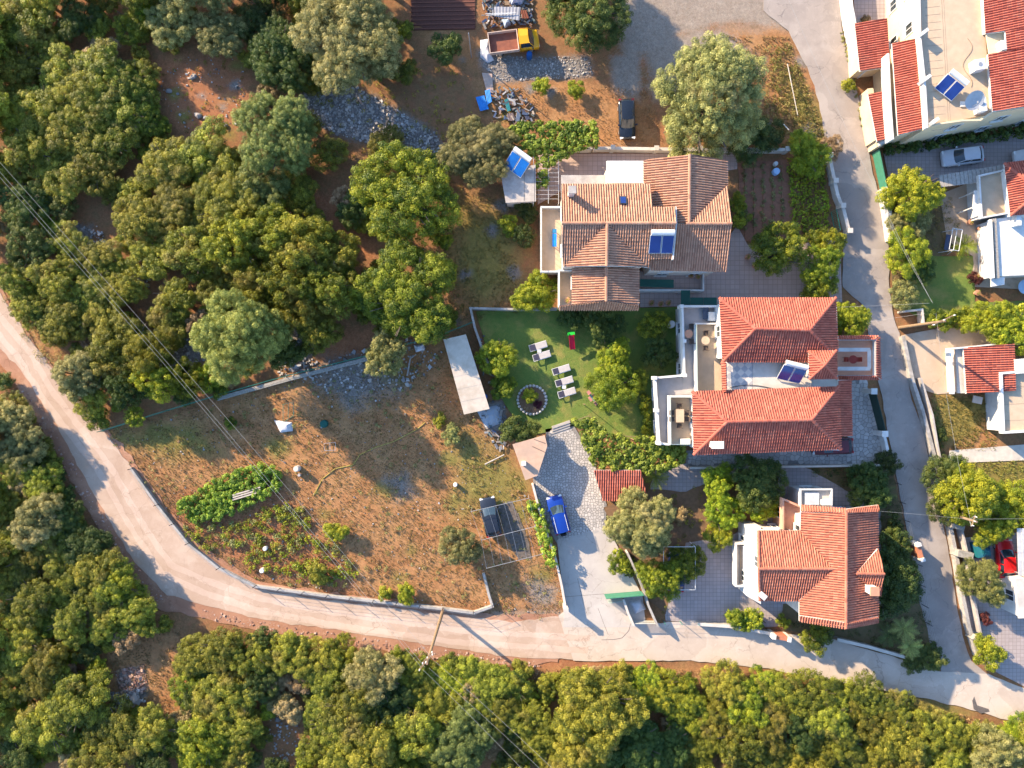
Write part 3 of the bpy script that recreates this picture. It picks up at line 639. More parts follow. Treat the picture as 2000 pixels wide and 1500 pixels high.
slope(A, [(1347, 302), (1346, 436), (1421, 362), (1420, 313)], rA, plane=[(1347, 302, 8.0), (1346, 436, 8.0), (1421, 313, 6.5)])
for a_, b_2 in (((1098, 436, 9.05), (1320, 436, 9.05)), ((1186, 437, 9.05), (1185, 519, 9.05)), ((1184, 523, 7.95), (1184, 588, 7.95)), ((1347, 302, 8.05), (1346, 434, 8.05)), ((1340, 437, 8.05), (1429, 437, 8.05))): ridge(A, a_, b_2, rA)
parapet(A, [(1320.5, 404), (1322, 436), (1315, 505)], 7.6, 8.1, .12, white, 'verge_trim', 8.2)
flat(A, [(1185, 314), (1257, 314), (1257, 357), (1185, 357)], 5.9, .25, white, 'flat_roof')
wall_block(A, [(1190, 318), (1256, 318), (1256, 357), (1190, 357)], 5.6, 0, 5.64, plaster, 0, (1.6,))
flat(A, [(1096, 342), (1183, 342), (1183, 359), (1096, 359)], 4.2, .15, conc, 'rear_slab')
b = MB(); c = P(1117, 372, 9.4); b.box((c.x, c.y, 8.7), (.55, .5, 1.9)); co = b.build('chimney', plaster, A); b = MB(); b.box((c.x, c.y, 9.71), (.75, .7, .1)); b.build('chimney_cap', conc, co)
b = MB(); c = P(1217, 391, 8.3); b.box((c.x, c.y, 8.28), (.62, .85, .16), M=Matrix.Rotation(R_(-23), 3, 'X')); so = b.build('skylight', dark_frame, A)
b = MB(); b.box((c.x, c.y, 8.37), (.48, .68, .04), M=Matrix.Rotation(R_(-23), 3, 'X')); b.build('pane', panel_blue, so)
# balconies of the brown house
wall_block(A, [(1057, 404), (1100, 404), (1100, 529), (1057, 529)], 3.3, -.1, 3.2, plaster, .1)
flat(A, [(1056, 403), (1100, 403), (1100, 530), (1056, 530)], 3.4, .2, terrace_beige, 'balcony_floor')
parapet(A, [(1098, 404), (1057, 404), (1057, 530), (1092, 530)], 3.4, 4.1, .14, white, 'balcony_parapet')
railing(A, [(1056, 403), (1056, 530)], 4.1, 4.5)
wall_block(A, [(1092, 530), (1122, 530), (1122, 600), (1092, 600)], 3.3, -.1, 3.2, plaster, .1)
flat(A, [(1092, 527), (1122, 527), (1122, 598), (1092, 598)], 3.4, .2, terrace_beige, 'balcony_floor')
parapet(A, [(1117, 528), (1092, 528), (1092, 598)], 3.4, 4.3, .14, white, 'balcony_parapet')
railing(A, [(1421, 320), (1421, 505)], 3.0, 4.0, metal_grey, .6, 'balcony_railing')
flat(A, [(1250, 530), (1374, 533), (1374, 566), (1250, 565)], .9, .9, paver_m, 'porch_floor')
parapet(A, [(1250, 566), (1374, 567), (1374, 536)], 0, 1.6, .16, white, 'porch_wall')
flat(A, [(1250, 545), (1316, 546), (1316, 562), (1250, 560)], 2.6, .05, green_sheet, 'awning')
solar('solar water heater with two dark blue panels on the brown tiled roof', 1291, 478, 7.75, 0, 30, 2, metal_white, True, (1.1, 1.75))

# ---- red tiled main house
B = thing('red_tiled_house', 'large white house with two red hipped roofs and terraces', 'house', ctr([(1352, 582), (1640, 887)]))
rB = tile_red
wall_block(B, [(1334, 598), (1636, 598), (1640, 760), (1336, 760)], 3.3, -.1, 3.1, white, .0, (1.6,))
wall_block(B, [(1283, 738), (1345, 738), (1640, 762), (1640, 880), (1290, 868)], 3.1, -.1, 3.05, white, .0, (1.6,))
wall_block(B, [(1409, 588), (1627, 588), (1629, 702), (1412, 702)], 6.4, 3.0, 6.3, white, .15, (4.7,))
wall_block(B, [(1358, 771), (1632, 762), (1636, 871), (1360, 881)], 6.2, 3.0, 6.1, white, .15, (4.7,))
eN, zr = 6.4, 8.1
slope(B, [(1405, 582), (1632, 582), (1581, 645), (1475, 642)], rB, plane=[(1405, 582, eN), (1632, 582, eN), (1475, 642, zr)])
slope(B, [(1405, 582), (1475, 642), (1411, 707)], rB, plane=[(1405, 582, eN), (1411, 707, eN), (1475, 642, zr)])
slope(B, [(1475, 642), (1581, 645), (1616, 681), (1580, 685), (1578, 707), (1411, 707)], rB, plane=[(1411, 707, eN), (1578, 707, eN), (1475, 642, zr)])
slope(B, [(1632, 582), (1581, 645), (1616, 681), (1636, 687)], rB, plane=[(1632, 582, eN), (1636, 687, eN), (1581, 645, zr)])
for q in (((1405, 582, eN), (1475, 642, zr)), ((1411, 707, eN), (1475, 642, zr)), ((1475, 642, zr), (1581, 645, zr)), ((1632, 582, eN), (1581, 645, zr)), ((1616, 681, 7.1), (1581, 645, zr))): ridge(B, q[0], q[1], rB)
slope(B, [(1409, 707), (1413, 766), (1420, 764), (1419, 707)], rB, plane=[(1409, 707, 6.3), (1413, 766, 6.3), (1420, 764, 6.7)])
eN, zr = 6.2, 7.9
slope(B, [(1352, 765), (1637, 755), (1585, 820), (1420, 824)], rB, plane=[(1352, 765, eN), (1637, 755, eN), (1420, 824, zr)])
slope(B, [(1352, 765), (1420, 824), (1355, 888)], rB, plane=[(1352, 765, eN), (1355, 888, eN), (1420, 824, zr)])
slope(B, [(1355, 888), (1420, 824), (1585, 820), (1642, 877)], rB, plane=[(1355, 888, eN), (1642, 877, eN), (1420, 824, zr)])
slope(B, [(1637, 755), (1585, 820), (1642, 877)], rB, plane=[(1637, 755, eN), (1642, 877, eN), (1585, 820, zr)])
for q in (((1352, 765, eN), (1420, 824, zr)), ((1355, 888, eN), (1420, 824, zr)), ((1420, 824, zr), (1585, 820, zr)), ((1637, 755, eN), (1585, 820, zr)), ((1642, 877, eN), (1585, 820, zr))): ridge(B, q[0], q[1], rB)
# stair tower
ap = (1611, 713, 8.3); T4 = [(1579, 686, 7.2), (1633, 685, 7.2), (1634, 739, 7.2), (1581, 740, 7.2)]
for i in range(4):
    a_, c_2 = T4[i], T4[(i + 1) % 4]; slope(B, [a_[:2], c_2[:2], ap[:2]], rB, plane=[a_, c_2, ap]); ridge(B, a_, ap, rB, .12)
wall_block(B, [(1582, 689), (1630, 688), (1631, 736), (1584, 737)], 7.2, 3, 7.1, white, .1, (4.7,))
slope(B, [(1637, 742), (1637, 853), (1664, 852), (1662, 742)], rB, plane=[(1637, 742, 5.2), (1637, 853, 5.2), (1664, 852, 4.6)])
b = MB()
for q in ((1660, 748), (1661, 800), (1662, 848)): p = P(q[0], q[1], 4.4); b.cyl((p.x, p.y, 0), (p.x, p.y, 4.45), .11, n=8)
b.build('carport_column', white, B)
# roof terrace between the two roofs
m_, n_, l_, b_ = node_mat('chequer_floor'); ck = n_.new('ShaderNodeTexChecker'); ck.inputs['Scale'].default_value = 1.9; gg = n_.new('ShaderNodeNewGeometry'); mp = n_.new('ShaderNodeMapping'); mp.inputs['Rotation'].default_value[2] = R_(45)
l_.new(gg.outputs['Position'], mp.inputs[0]); l_.new(mp.outputs[0], ck.inputs['Vector']); ck.inputs['Color1'].default_value = (.60, .52, .44, 1); ck.inputs['Color2'].default_value = (.36, .34, .33, 1); l_.new(ck.outputs[0], b_.inputs['Base Color']); b_.inputs['Roughness'].default_value = .7
flat(B, [(1418, 707), (1470, 707), (1470, 763), (1420, 763)], 5.6, .2, m_, 'roof_terrace_floor')
flat(B, [(1470.5, 707), (1585, 707), (1585, 760), (1470.5, 763)], 5.6, .2, conc_pale, 'roof_terrace_floor')
b = MB(); pth = [P(1426 + i * 6, 757 - 5 * math.sin(i / 4), 5.66) for i in range(22)]; b.tube(pth, .03, 5); b.build('hose', dark_frame, B)
solar('solar water heater with red reflections beside the small red tower roof', 1544, 731, 5.6, R_(-14), 38, 2, metal_white, True, (1.1, 1.7))
# terraces
flat(B, [(1333, 598), (1406, 598), (1406, 770), (1333, 770)], 3.32, .2, terrace_grey, 'terrace_floor')
flat(B, [(1283, 738), (1352, 738), (1358, 770), (1358, 868), (1290, 868)], 3.30, .2, terrace_grey, 'terrace_floor')
parapet(B, [(1400, 598), (1333, 598), (1337, 733), (1280, 738), (1288, 866), (1305, 868)], 3.2, 4.1, .2, white, 'terrace_parapet')
b = MB()
for q in ((1332, 598), (1337, 666), (1338, 733), (1280, 738), (1284, 802), (1288, 866)): p = P(q[0], q[1], 4.3); b.box((p.x, p.y, 3.7), (.34, .34, 1.3))
b.build('parapet_pillar', white, B)
flat(B, [(1358, 632), (1408, 632), (1410, 768), (1360, 768)], 3.7, .36, terrace_beige, 'balcony_floor')
parapet(B, [(1400, 632), (1358, 632), (1360, 768)], 3.5, 4.1, .16, white, 'balcony_parapet')
flat(B, [(1308, 774), (1355, 774), (1355, 868), (1308, 868)], 3.7, .36, terrace_beige, 'balcony_floor')
parapet(B, [(1352, 774), (1307, 774), (1308, 868)], 3.5, 4.1, .16, white, 'balcony_parapet')
gl = M('rail_glass', (.35, .42, .40), None, 2, .1, spec=.6)
parapet(B, [(1361, 634), (1363, 768)], 4.1, 4.7, .03, gl, 'glass_railing'); parapet(B, [(1350, 776), (1310, 776), (1311, 868), (1348, 868)], 4.1, 4.7, .03, gl, 'glass_railing')
# east balcony
wall_block(B, [(1637, 662), (1712, 662), (1714, 735), (1637, 735)], 3.4, -.1, 3.35, white, 0, (1.6,))
flat(B, [(1636, 664), (1711, 664), (1711, 733), (1636, 733)], 3.6, .2, terracotta, 'balcony_floor')
b = MB(); z = 3.62
for a_, c_2 in (((1636, 683), (1700, 683)), ((1698, 683), (1698, 720)), ((1636, 720), (1700, 720))): b.seg(P(*a_, z), P(*c_2, z), .38, 3.6, 3.606 + .002 * len(b.f))
b.build('floor_band', white, B)
slope(B, [(1637, 664), (1709, 664), (1716, 656), (1637, 656)], rB, plane=[(1637, 664, 4.2), (1709, 664, 4.2), (1637, 656, 3.9)])
slope(B, [(1710, 664), (1710, 734), (1720, 741), (1717, 656)], rB, plane=[(1710, 664, 4.2), (1710, 734, 4.2), (1719, 741, 3.8)])
slope(B, [(1637, 733), (1709, 733), (1719, 741), (1637, 741)], rB, plane=[(1637, 733, 4.2), (1709, 733, 4.2), (1637, 741, 3.9)])
parapet(B, [(1637, 663), (1711, 663), (1711, 734), (1637, 734)], 3.4, 4.15, .14, white, 'balcony_parapet')
b = MB(); p = P(1398, 868, 7.3); b.box((p.x, p.y, 7.2), (.95, .55, 1.3)); co = b.build('chimney', white, B); b = MB(); b.box((p.x, p.y, 7.92), (1.15, .7, .14)); b.build('chimney_cap', white, co)

# ---- orange tiled house
C_ = thing('orange_tiled_house', 'house with crossing orange tiled gable roofs beside the lane', 'house', ctr([(1480, 1000), (1715, 1225)]))
rC = tile_orange
wall_block(C_, [(1566, 1006), (1710, 1006), (1711, 1208), (1565, 1206)], 5.4, -.1, 5.3, plaster, .12, (1.6, 4.2))
wall_block(C_, [(1485, 1040), (1600, 1040), (1600, 1168), (1487, 1168)], 5.2, -.1, 5.1, plaster, .12, (1.6, 3.8))
pW = [(1652, 1000, 7.1), (1652, 1227, 7.1), (1561, 1212, 5.4)]; pE = [(1652, 1000, 7.1), (1652, 1227, 7.1), (1715, 1215, 5.4)]
slope(C_, [(1653, 1000), (1652, 1226), (1561, 1211), (1561, 1172), (1628, 1111), (1563, 1036), (1564, 998)], rC, plane=pW)
slope(C_, [(1653, 1000), (1652, 1226), (1715, 1214), (1714, 997)], rC, plane=pE)
slope(C_, [(1564, 1000), (1653, 1002), (1653, 994), (1564, 987)], rC, (0, -1, .3), [(1564, 1000, 5.62), (1653, 1002, 7.2), (1653, 993, 6.8)])
slope(C_, [(1653, 1002), (1715, 1000), (1715, 986), (1653, 994)], rC, (0, -1, .3), [(1653, 1002, 7.2), (1715, 1000, 5.62), (1715, 986, 5.3)])
slope(C_, [(1561, 1202), (1652, 1216), (1652, 1228), (1561, 1213)], rC, (0, 1, .3), [(1561, 1202, 5.66), (1652, 1216, 7.25), (1652, 1228, 7.0)])
slope(C_, [(1652, 1216), (1715, 1204), (1715, 1216), (1652, 1228)], rC, (0, 1, .3), [(1652, 1216, 7.25), (1715, 1204, 5.66), (1715, 1216, 5.4)])
pN = [(1482, 1111, 6.6), (1628, 1111, 6.6), (1480, 1036, 5.2)]; pS2 = [(1482, 1111, 6.6), (1628, 1111, 6.6), (1484, 1173, 5.2)]
slope(C_, [(1482, 1111), (1628, 1111), (1563, 1036), (1480, 1036)], rC, plane=pN)
slope(C_, [(1482, 1111), (1628, 1111), (1563, 1173), (1483, 1173)], rC, plane=pS2)
slope(C_, [(1671, 1120), (1727, 1121), (1714, 1072)], rC, plane=[(1671, 1120, 6.75), (1727, 1121, 6.75), (1714, 1072, 5.8)])
slope(C_, [(1671, 1120), (1727, 1121), (1720, 1164), (1696, 1146)], rC, plane=[(1671, 1120, 6.75), (1727, 1121, 6.75), (1720, 1164, 5.8)])
for q in (((1653, 1000, 7.15), (1652, 1227, 7.15)), ((1482, 1111, 6.65), (1626, 1111, 6.65)), ((1673, 1120, 6.8), (1727, 1121, 6.8)), ((1481, 1037, 5.3), (1482, 1110, 6.65)), ((1484, 1172, 5.3), (1482, 1110, 6.65))): ridge(C_, q[0], q[1], rC)
b = MB(); p = P(1703, 1152, 6.9); b.box((p.x, p.y, 6.5), (.7, .7, 1.7)); co = b.build('chimney', white, C_); b = MB(); b.box((p.x, p.y, 7.42), (.85, .85, .14)); b.build('chimney_cap', terracotta, co)
b = MB(); p = P(1490, 1164, 5.9); b.box((p.x, p.y, 5.3), (.8, .55, 1.2), R_(-40)); co = b.build('chimney', white, C_)
wall_block(C_, [(1460, 1028), (1486, 1028), (1486, 1180), (1460, 1165)], 3.0, -.1, 3.0, white, 0, (1.5,))
flat(C_, [(1440, 1062), (1470, 1062), (1470, 1145), (1440, 1145)], 1.1, 1.2, conc_pale, 'porch_floor')
parapet(C_, [(1462, 1062), (1438, 1062), (1438, 1145), (1460, 1145)], .9, 2.0, .16, white, 'porch_parapet')
flat(C_, [(1446, 1066), (1466, 1066), (1466, 1140), (1446, 1140)], 1.3, .16, terrace_beige, 'porch_floor')
wall_block(C_, [(1532, 976), (1566, 990), (1566, 1036), (1532, 1034)], 3.2, -.1, 3.2, salmon, 0, (1.6,))
flat(C_, [(1528, 972), (1566, 988), (1566, 1036), (1528, 1034)], 3.35, .14, terracotta, 'terrace_floor')
parapet(C_, [(1530, 1033), (1530, 975), (1563, 990)], 3.2, 4.0, .16, salmon, 'terrace_parapet')
wall_block(C_, [(1565, 958), (1622, 958), (1624, 995), (1565, 995)], 3.4, -.1, 3.3, white, 0, (1.6,))
flat(C_, [(1563, 956), (1625, 956), (1626, 992), (1563, 992)], 3.55, .2, conc_pale, 'flat_roof')
parapet(C_, [(1564, 990), (1564, 956), (1625, 956), (1625, 990)], 3.5, 3.95, .14, white, 'roof_parapet')
flat(C_, [(1572, 962), (1600, 962), (1600, 986), (1572, 986)], 3.75, .15, M('roof_light', (.5, .52, .54), None, 3, .3), 'roof_light')
b = MB(); p = P(1614, 981, 3.9); b.box((p.x, p.y, 3.85), (1.0, .5, .6)); b.build('air_conditioner', metal_white, C_)

# ---- cream house with the roof terrace
D_ = thing('cream_terraced_house', 'cream house with beige roof terrace and red tiled wings by the lane', 'house', ctr([(1700, 0), (2050, 250)]))
wall_block(D_, [(1797, -80), (1799, 75), (1813, 248), (1838, 243), (1940, 222), (2110, 195), (2110, -80)], 6.4, -.1, 6.3, cream, 0, (1.6, 4.4))
wall_block(D_, [(1745, 90), (1800, 80), (1812, 252), (1755, 264)], 4.2, -.1, 4.0, cream, .05)
wall_block(D_, [(1674, 50), (1730, 42), (1734, 128), (1680, 134)], 2.6, -.1, 2.45, cream, .1)
wall_block(D_, [(1699, 190), (1742, 180), (1748, 262), (1714, 272)], 2.6, -.1, 2.45, cream, .1)
slope(D_, [(1742, 85), (1797, 75), (1809, 250), (1754, 264)], rB, plane=[(1797, 75, 5.6), (1809, 250, 5.6), (1742, 85, 4.5)])
slope(D_, [(1669, 46), (1733, 36), (1738, 131), (1679, 139)], rB, plane=[(1733, 36, 3.5), (1738, 131, 3.5), (1669, 46, 2.6)])
slope(D_, [(1695, 184), (1736, 176), (1743, 267), (1713, 277)], rB, plane=[(1736, 176, 3.4), (1743, 267, 3.4), (1695, 184, 2.7)])
parapet(D_, [(1735, 106), (1739, 200), (1744, 270)], 3.2, 4.5, .2, white, 'wing_wall')
flat(D_, [(1797, -80), (1800, 75), (1812, 247), (1838, 242), (1935, 222), (1915, -80)], 6.5, .2, terrace_beige, 'terrace_floor')
parapet(D_, [(1794, -80), (1797, 73), (1806, 160), (1811, 247)], 6.4, 7.0, .22, white, 'terrace_parapet')
parapet(D_, [(1811, 247), (1836, 241), (1880, 235), (1915, 234), (1938, 219), (2110, 192)], 6.4, 6.95, .16, cream, 'terrace_parapet')
b = MB()
for q in ((1805, 62), (1810, 152), (1826, 236)): p = P(q[0], q[1], 7.4); b.seg(P(q[0] - 6, q[1] + 5, 7.4), P(q[0] + 7, q[1] - 5, 7.4), .3, 6.4, 7.5)
b.build('parapet_pier', white, D_)
b = MB()
for i in range(-3, 18):
    y = i * 15; b.seg(P(1806 + y * .05, y, 6.51), P(1835 + y * .05, y - 3, 6.51), .03, 6.5, 6.512)
b.seg(P(1835, -70, 6.51), P(1852, 238, 6.51), .05, 6.5, 6.514); b.seg(P(1839, -70, 6.51), P(1856, 238, 6.51), .04, 6.5, 6.514)
b.build('floor_joints', M('joint', (.36, .27, .19)), D_)
pD = [(1918, -60, 7.0), (1938, 218, 7.0), (2060, 200, 8.8)]
slope(D_, [(1917, -60), (1924, 66), (2060, 48), (2060, -80)], rB, plane=pD); slope(D_, [(1963, 61), (1966, 100), (2060, 86), (2060, 48)], rB, plane=pD); slope(D_, [(1929, 106), (1938, 218), (2060, 200), (2060, 86)], rB, plane=pD)
wall_block(D_, [(1916, -70), (1923, 66), (1958, 61), (1962, 100), (1930, 107), (1938, 216), (2090, 196), (2090, -70)], 6.9, 6.0, 6.85, white, .05)
flat(D_, [(1926, 67), (1962, 61), (1965, 100), (1932, 107)], 6.9, .1, cream, 'recess_floor')
b = MB(); p = P(1955, 92, 7.1); b.box((p.x, p.y, 7.25), (.6, .9, .7), R_(10)); b.build('roof_hatch', metal_white, D_)
for q, s, r in (((1912, 127), (1.0, 1.0, .9), 10), ((1917, 205), (.7, 1.3, .9), 8)):
    b = MB(); p = P(q[0], q[1], 7.2); b.box((p.x, p.y, 6.5 + s[2] / 2), s, R_(r)); ac = b.build('air_conditioner', metal_white, D_)
    b = MB(); b.cyl((p.x, p.y, 6.5 + s[2]), (p.x, p.y, 6.53 + s[2]), .2, n=12); b.build('fan_grille', metal_grey, ac)
b = MB(); pth = [P(1890 + 9 * math.sin(i * .45), 75 + i * 5, 6.53) for i in range(20)]; b.tube(pth, .02, 4); b.build('cable', M('cable', (.3, .2, .13)), D_)
solar('solar water heater with two tilted navy panels on the beige roof terrace', 1853, 172, 6.5, R_(-38), 30, 2, metal_white, True, (1.0, 1.55))
dish = thing('satellite_dish', 'grey satellite dish on the beige roof terrace', 'satellite dish', P(1889, 204, 6.5))
b = MB(); Mx = Matrix.Rotation(R_(28), 3, 'X'); v = []; 
for j in range(5):
    r = .9 * j / 4
    for i in range(20): q = Mx @ Vector((math.cos(i * math.pi / 10) * r, math.sin(i * math.pi / 10) * r, r * r * .2)); v.append((q.x, q.y, q.z + 1.0))
b.add(v, [(j * 20 + i, j * 20 + (i + 1) % 20, (j + 1) * 20 + (i + 1) % 20, (j + 1) * 20 + i) for j in range(4) for i in range(20)]); b.build('reflector', M('dish_grey', (.35, .36, .38), None, 2, .5), dish, local=True)
b = MB(); b.cyl((0, 0, 0), (0, 0, 1.0), .05); b.cyl((0, -.5, .75), (0, -.55, 1.6), .02, n=5); b.box((0, -.4, 1.6), (.12, .2, .1)); b.build('mast', metal_grey, dish, local=True)
b = MB(); b.box((0, 0, .06), (1.4, .5, .12)); b.build('base', white, dish, local=True)

# ---- white flat roofed house
E_ = thing('white_flat_roofed_house', 'white house with flat terraces and a red tiled end', 'house', ctr([(1905, 330), (2060, 550)]))
wall_block(E_, [(1917, 345), (1967, 334), (1975, 415), (1920, 424)], 2.4, -.1, 2.35, white, 0)
wall_block(E_, [(1962, 325), (2100, 300), (2110, 420), (1974, 424)], 3.4, -.1, 3.3, white, .15)
wall_block(E_, [(1937, 430), (1990, 424), (2100, 415), (2100, 530), (1942, 540)], 2.4, -.1, 2.35, white, 0)
flat(E_, [(1914, 342), (1964, 331), (1974, 417), (1918, 426)], 2.55, .25, terrace_beige, 'terrace_floor')
parapet(E_, [(1962, 332), (1913, 343), (1918, 425), (1972, 415)], 2.5, 2.9, .16, white, 'terrace_parapet')
flat(E_, [(1938, 428), (1990, 422), (2110, 412), (2110, 532), (1941, 540)], 2.55, .25, white, 'flat_roof')
parapet(E_, [(1936, 430), (1941, 541)], 2.5, 3.0, .2, white, 'roof_parapet'); parapet(E_, [(1943, 430), (1949, 540)], 2.5, 2.8, .35, stone_wall_m, 'roof_parapet')
b = MB(); p = P(1985, 432, 3.0); b.box((p.x, p.y, 2.9), (.5, 1.0, 1.0)); b.build('chimney', white, E_)
slope(E_, [(1961, 319), (1973, 421), (2030, 375)], rB, plane=[(1961, 319, 3.5), (1973, 421, 3.5), (2030, 375, 4.8)])
slope(E_, [(1961, 319), (2030, 375), (2120, 365), (2110, 300)], rB, plane=[(1961, 319, 3.5), (2110, 300, 3.5), (2030, 375, 4.8)])
slope(E_, [(1973, 421), (2030, 375), (2120, 365), (2120, 405)], rB, plane=[(1973, 421, 3.5), (2120, 405, 3.5), (2030, 375, 4.8)])
for q in (((1961, 319, 3.5), (2030, 375, 4.8)), ((1973, 421, 3.5), (2030, 375, 4.8)), ((2030, 375, 4.85), (2115, 366, 4.85))): ridge(E_, q[0], q[1], rB)
flat(E_, [(1903, 372), (1918, 371), (1919, 405), (1900, 408)], 2.5, .12, white, 'porch_canopy')
b = MB(); 
for q in ((1902, 375), (1901, 405)): p = P(q[0], q[1], 2.4); b.cyl((p.x, p.y, 0), (p.x, p.y, 2.4), .07)
b.build('porch_post', white, E_)
flat(E_, [(1936, 544), (1962, 540), (1962, 556), (1936, 560)], 2.4, .12, white, 'porch_canopy')
ramp = thing('plank_walkway', 'grey slatted walkway roof between the shaded drive and the white house', 'canopy', P(1900, 344, 0))
for i in range(16):
    a_ = P(1838 + i * 8.0, 342 - i * 1.35, 2.3); c_2 = P(1841 + i * 8.0, 365 - i * 1.0 - (0 if i < 9 else 5), 2.3); m = MB(); m.seg(a_, c_2, .38, 2.2 + .01 * (i % 3), 2.28 + .012 * (i % 3)); m.build('plank', wood_grey, ramp)
m = MB()
for q in ((1842, 345), (1845, 362), (1898, 334), (1900, 350), (1955, 326)): p = P(q[0], q[1], 2.2); m.cyl((p.x, p.y, 0), (p.x, p.y, 2.19), .05)
m.build('post', metal_grey, ramp)

# ---- annex with one red slope and beige flat roof
G_ = thing('annex_house', 'house with one red tiled slope and a beige flat roof at the lane', 'house', ctr([(1880, 672), (2050, 840)]))
wall_block(G_, [(1886, 680), (1980, 672), (1985, 764), (1890, 766)], 2.5, -.1, 2.4, plaster, .1)
wall_block(G_, [(1958, 735), (2110, 722), (2110, 835), (1962, 842)], 2.7, -.1, 2.6, white, 0)
slope(G_, [(1881, 679), (1981, 671), (1984, 763), (1887, 769)], rB, plane=[(1981, 671, 3.2), (1984, 763, 3.2), (1881, 679, 2.5)])
flat(G_, [(1866, 682), (1881, 680), (1887, 768), (1870, 768)], 2.1, .2, conc_pale, 'gutter_slab'); wall_block(G_, [(1868, 684), (1882, 682), (1887, 766), (1872, 766)], 1.9, -.1, 1.9, plaster)
parapet(G_, [(1984, 669), (1880, 679), (1856, 681), (1863, 768)], 1.9, 2.6, .16, white, 'roof_parapet')
flat(G_, [(1957, 730), (2110, 716), (2110, 836), (1962, 844)], 2.85, .25, terrace_beige, 'terrace_floor')
parapet(G_, [(2110, 716), (1956, 729), (1961, 845), (2110, 836)], 2.7, 3.3, .22, white, 'terrace_parapet')
b = MB()
for y in (757, 790, 822): b.seg(P(1960, y, 2.86), P(2105, y - 7, 2.86), .04, 2.85, 2.862)
b.build('floor_joints', MATS['joint'], G_)
wall_block(G_, [(1982, 702), (2110, 692), (2110, 722), (1984, 730)], 3.4, 2.0, 3.4, white); 

# ---- pale building at the frame edge beside the red car
K_ = thing('grey_canopy', 'pale grey corrugated canopy beside the red car', 'canopy', ctr([(1985, 1035), (2080, 1130)]))
b = MB()
for i in range(12):
    a_ = P(1991 + i * 8, 1032, 2.7); c_2 = P(1994 + i * 8, 1125, 2.7); b.seg(a_, c_2, .40, 2.6 + .05 * (i % 2), 2.66 + .05 * (i % 2))
b.build('roof_sheet', M('roof_grey', (.46, .45, .44), (.36, .35, .34), 2, .6), K_)
b = MB()
for q in ((1995, 1036), (1997, 1122), (2060, 1036), (2062, 1122)): p = P(q[0], q[1], 2.5); b.cyl((p.x, p.y, 0), (p.x, p.y, 2.6), .06)
b.build('post', metal_grey, K_)
Wt = thing('white_garden_house', 'white house corner with a glazed veranda at the right edge', 'house', ctr([(1990, 1130), (2090, 1210)]))
wall_block(Wt, [(1988, 1134), (2110, 1120), (2110, 1200), (1992, 1205)], 2.8, -.1, 2.8, white, 0, (1.5,)); flat(Wt, [(1985, 1131), (2112, 1117), (2112, 1203), (1990, 1208)], 2.95, .15, conc_pale, 'flat_roof')

# ---- outbuildings
S1 = thing('red_roofed_shed', 'small shed with a single red tiled roof by the vine pergola', 'shed', ctr([(1160, 918), (1263, 975)]))
wall_block(S1, [(1166, 924), (1252, 924), (1264, 974), (1180, 974)], 2.3, -.1, 2.2, plaster, .05)
slope(S1, [(1159, 918), (1251, 918), (1266, 978), (1177, 978)], rB, plane=[(1159, 918, 2.9), (1251, 918, 2.9), (1177, 978, 2.3)])
S2 = thing('long_white_shed', 'long white sheet-roofed shed along the garden wall', 'shed', ctr([(867, 660), (955, 805)]))
wall_block(S2, [(871, 662), (911, 655), (951, 798), (907, 806)], 2.4, -.1, 2.35, conc_pale, .12)
roofw = M('white_sheet_roof', (.52, .44, .35), (.45, .38, .30), 2.5, .7, c3=(.38, .30, .22))
for i in range(12):
    t0, t1 = i / 12, (i + 1) / 12 + .004
    L = lambda a, c, t: (a[0] + (c[0] - a[0]) * t, a[1] + (c[1] - a[1]) * t)
    a_, c_2 = L((866, 663), (906, 809), t0), L((910, 653), (956, 798), t0); d_, e_ = L((910, 653), (956, 798), t1), L((866, 663), (906, 809), t1)
    b = MB(); z_ = 2.6 + .012 * (i % 2); b.slab([P(*a_, z_), P(*c_2, z_ - .15), P(*d_, z_ - .15), P(*e_, z_)], .05); b.build('roof_panel', roofw, S2)
S3 = thing('terracotta_roofed_hut', 'small hut with flat terracotta roof at the driveway edge', 'shed', ctr([(1002, 862), (1070, 935)]))
wall_block(S3, [(1004, 868), (1062, 852), (1066, 870), (1048, 925), (1028, 932)], 2.3, -.1, 2.25, plaster, .1)
flat(S3, [(1001, 868), (1064, 850), (1069, 871), (1050, 929), (1026, 938)], 2.4, .15, M('flat_terracotta', (.50, .33, .23), (.43, .28, .19), 1.5, .85, c3=(.38, .26, .19)), 'flat_roof')
b = MB(); p = P(1023, 905, 2.8); b.box((p.x, p.y, 2.7), (.45, .4, .7)); b.build('chimney', white, S3)
b = MB(); b.seg(P(1043, 858, 2.42), P(1065, 866, 2.42), .04, 2.4, 2.43); b.seg(P(1040, 872, 2.42), P(1066, 884, 2.42), .04, 2.4, 2.43); b.build('pipe', dark_frame, S3)
S4 = thing('solar_shed', 'concrete-roofed shed carrying blue solar panels beside the olive tree', 'shed', ctr([(978, 330), (1046, 394)]))
wall_block(S4, [(979, 332), (1043, 325), (1045, 392), (989, 394)], 2.6, -.1, 2.55, plaster, .1)
flat(S4, [(976, 329), (1046, 322), (1047, 393), (988, 396)], 2.75, .2, conc, 'flat_roof')
for x in (1024, 1044):
    b = MB(); b.seg(P(x, 330, 2.76), P(x, 392, 2.76), .03, 2.75, 2.765); b.build('roof_seam', dark_frame, S4)
solar('solar water heater with two bright blue panels and cream tank on the shed', 1009, 322, 2.75, R_(-36), 28, 2, metal_white, True, (1.05, 1.75))
for c in bpy.data.objects:
    if c.name.startswith('solar_water_heater') and 'bright blue' in c.get('label', ''):
        for f_ in c.children:
            for g_ in f_.children: g_.data.materials[0] = M('solar_bright', (.006, .09, .34), (.008, .12, .40), .8, .15, spec=.6)
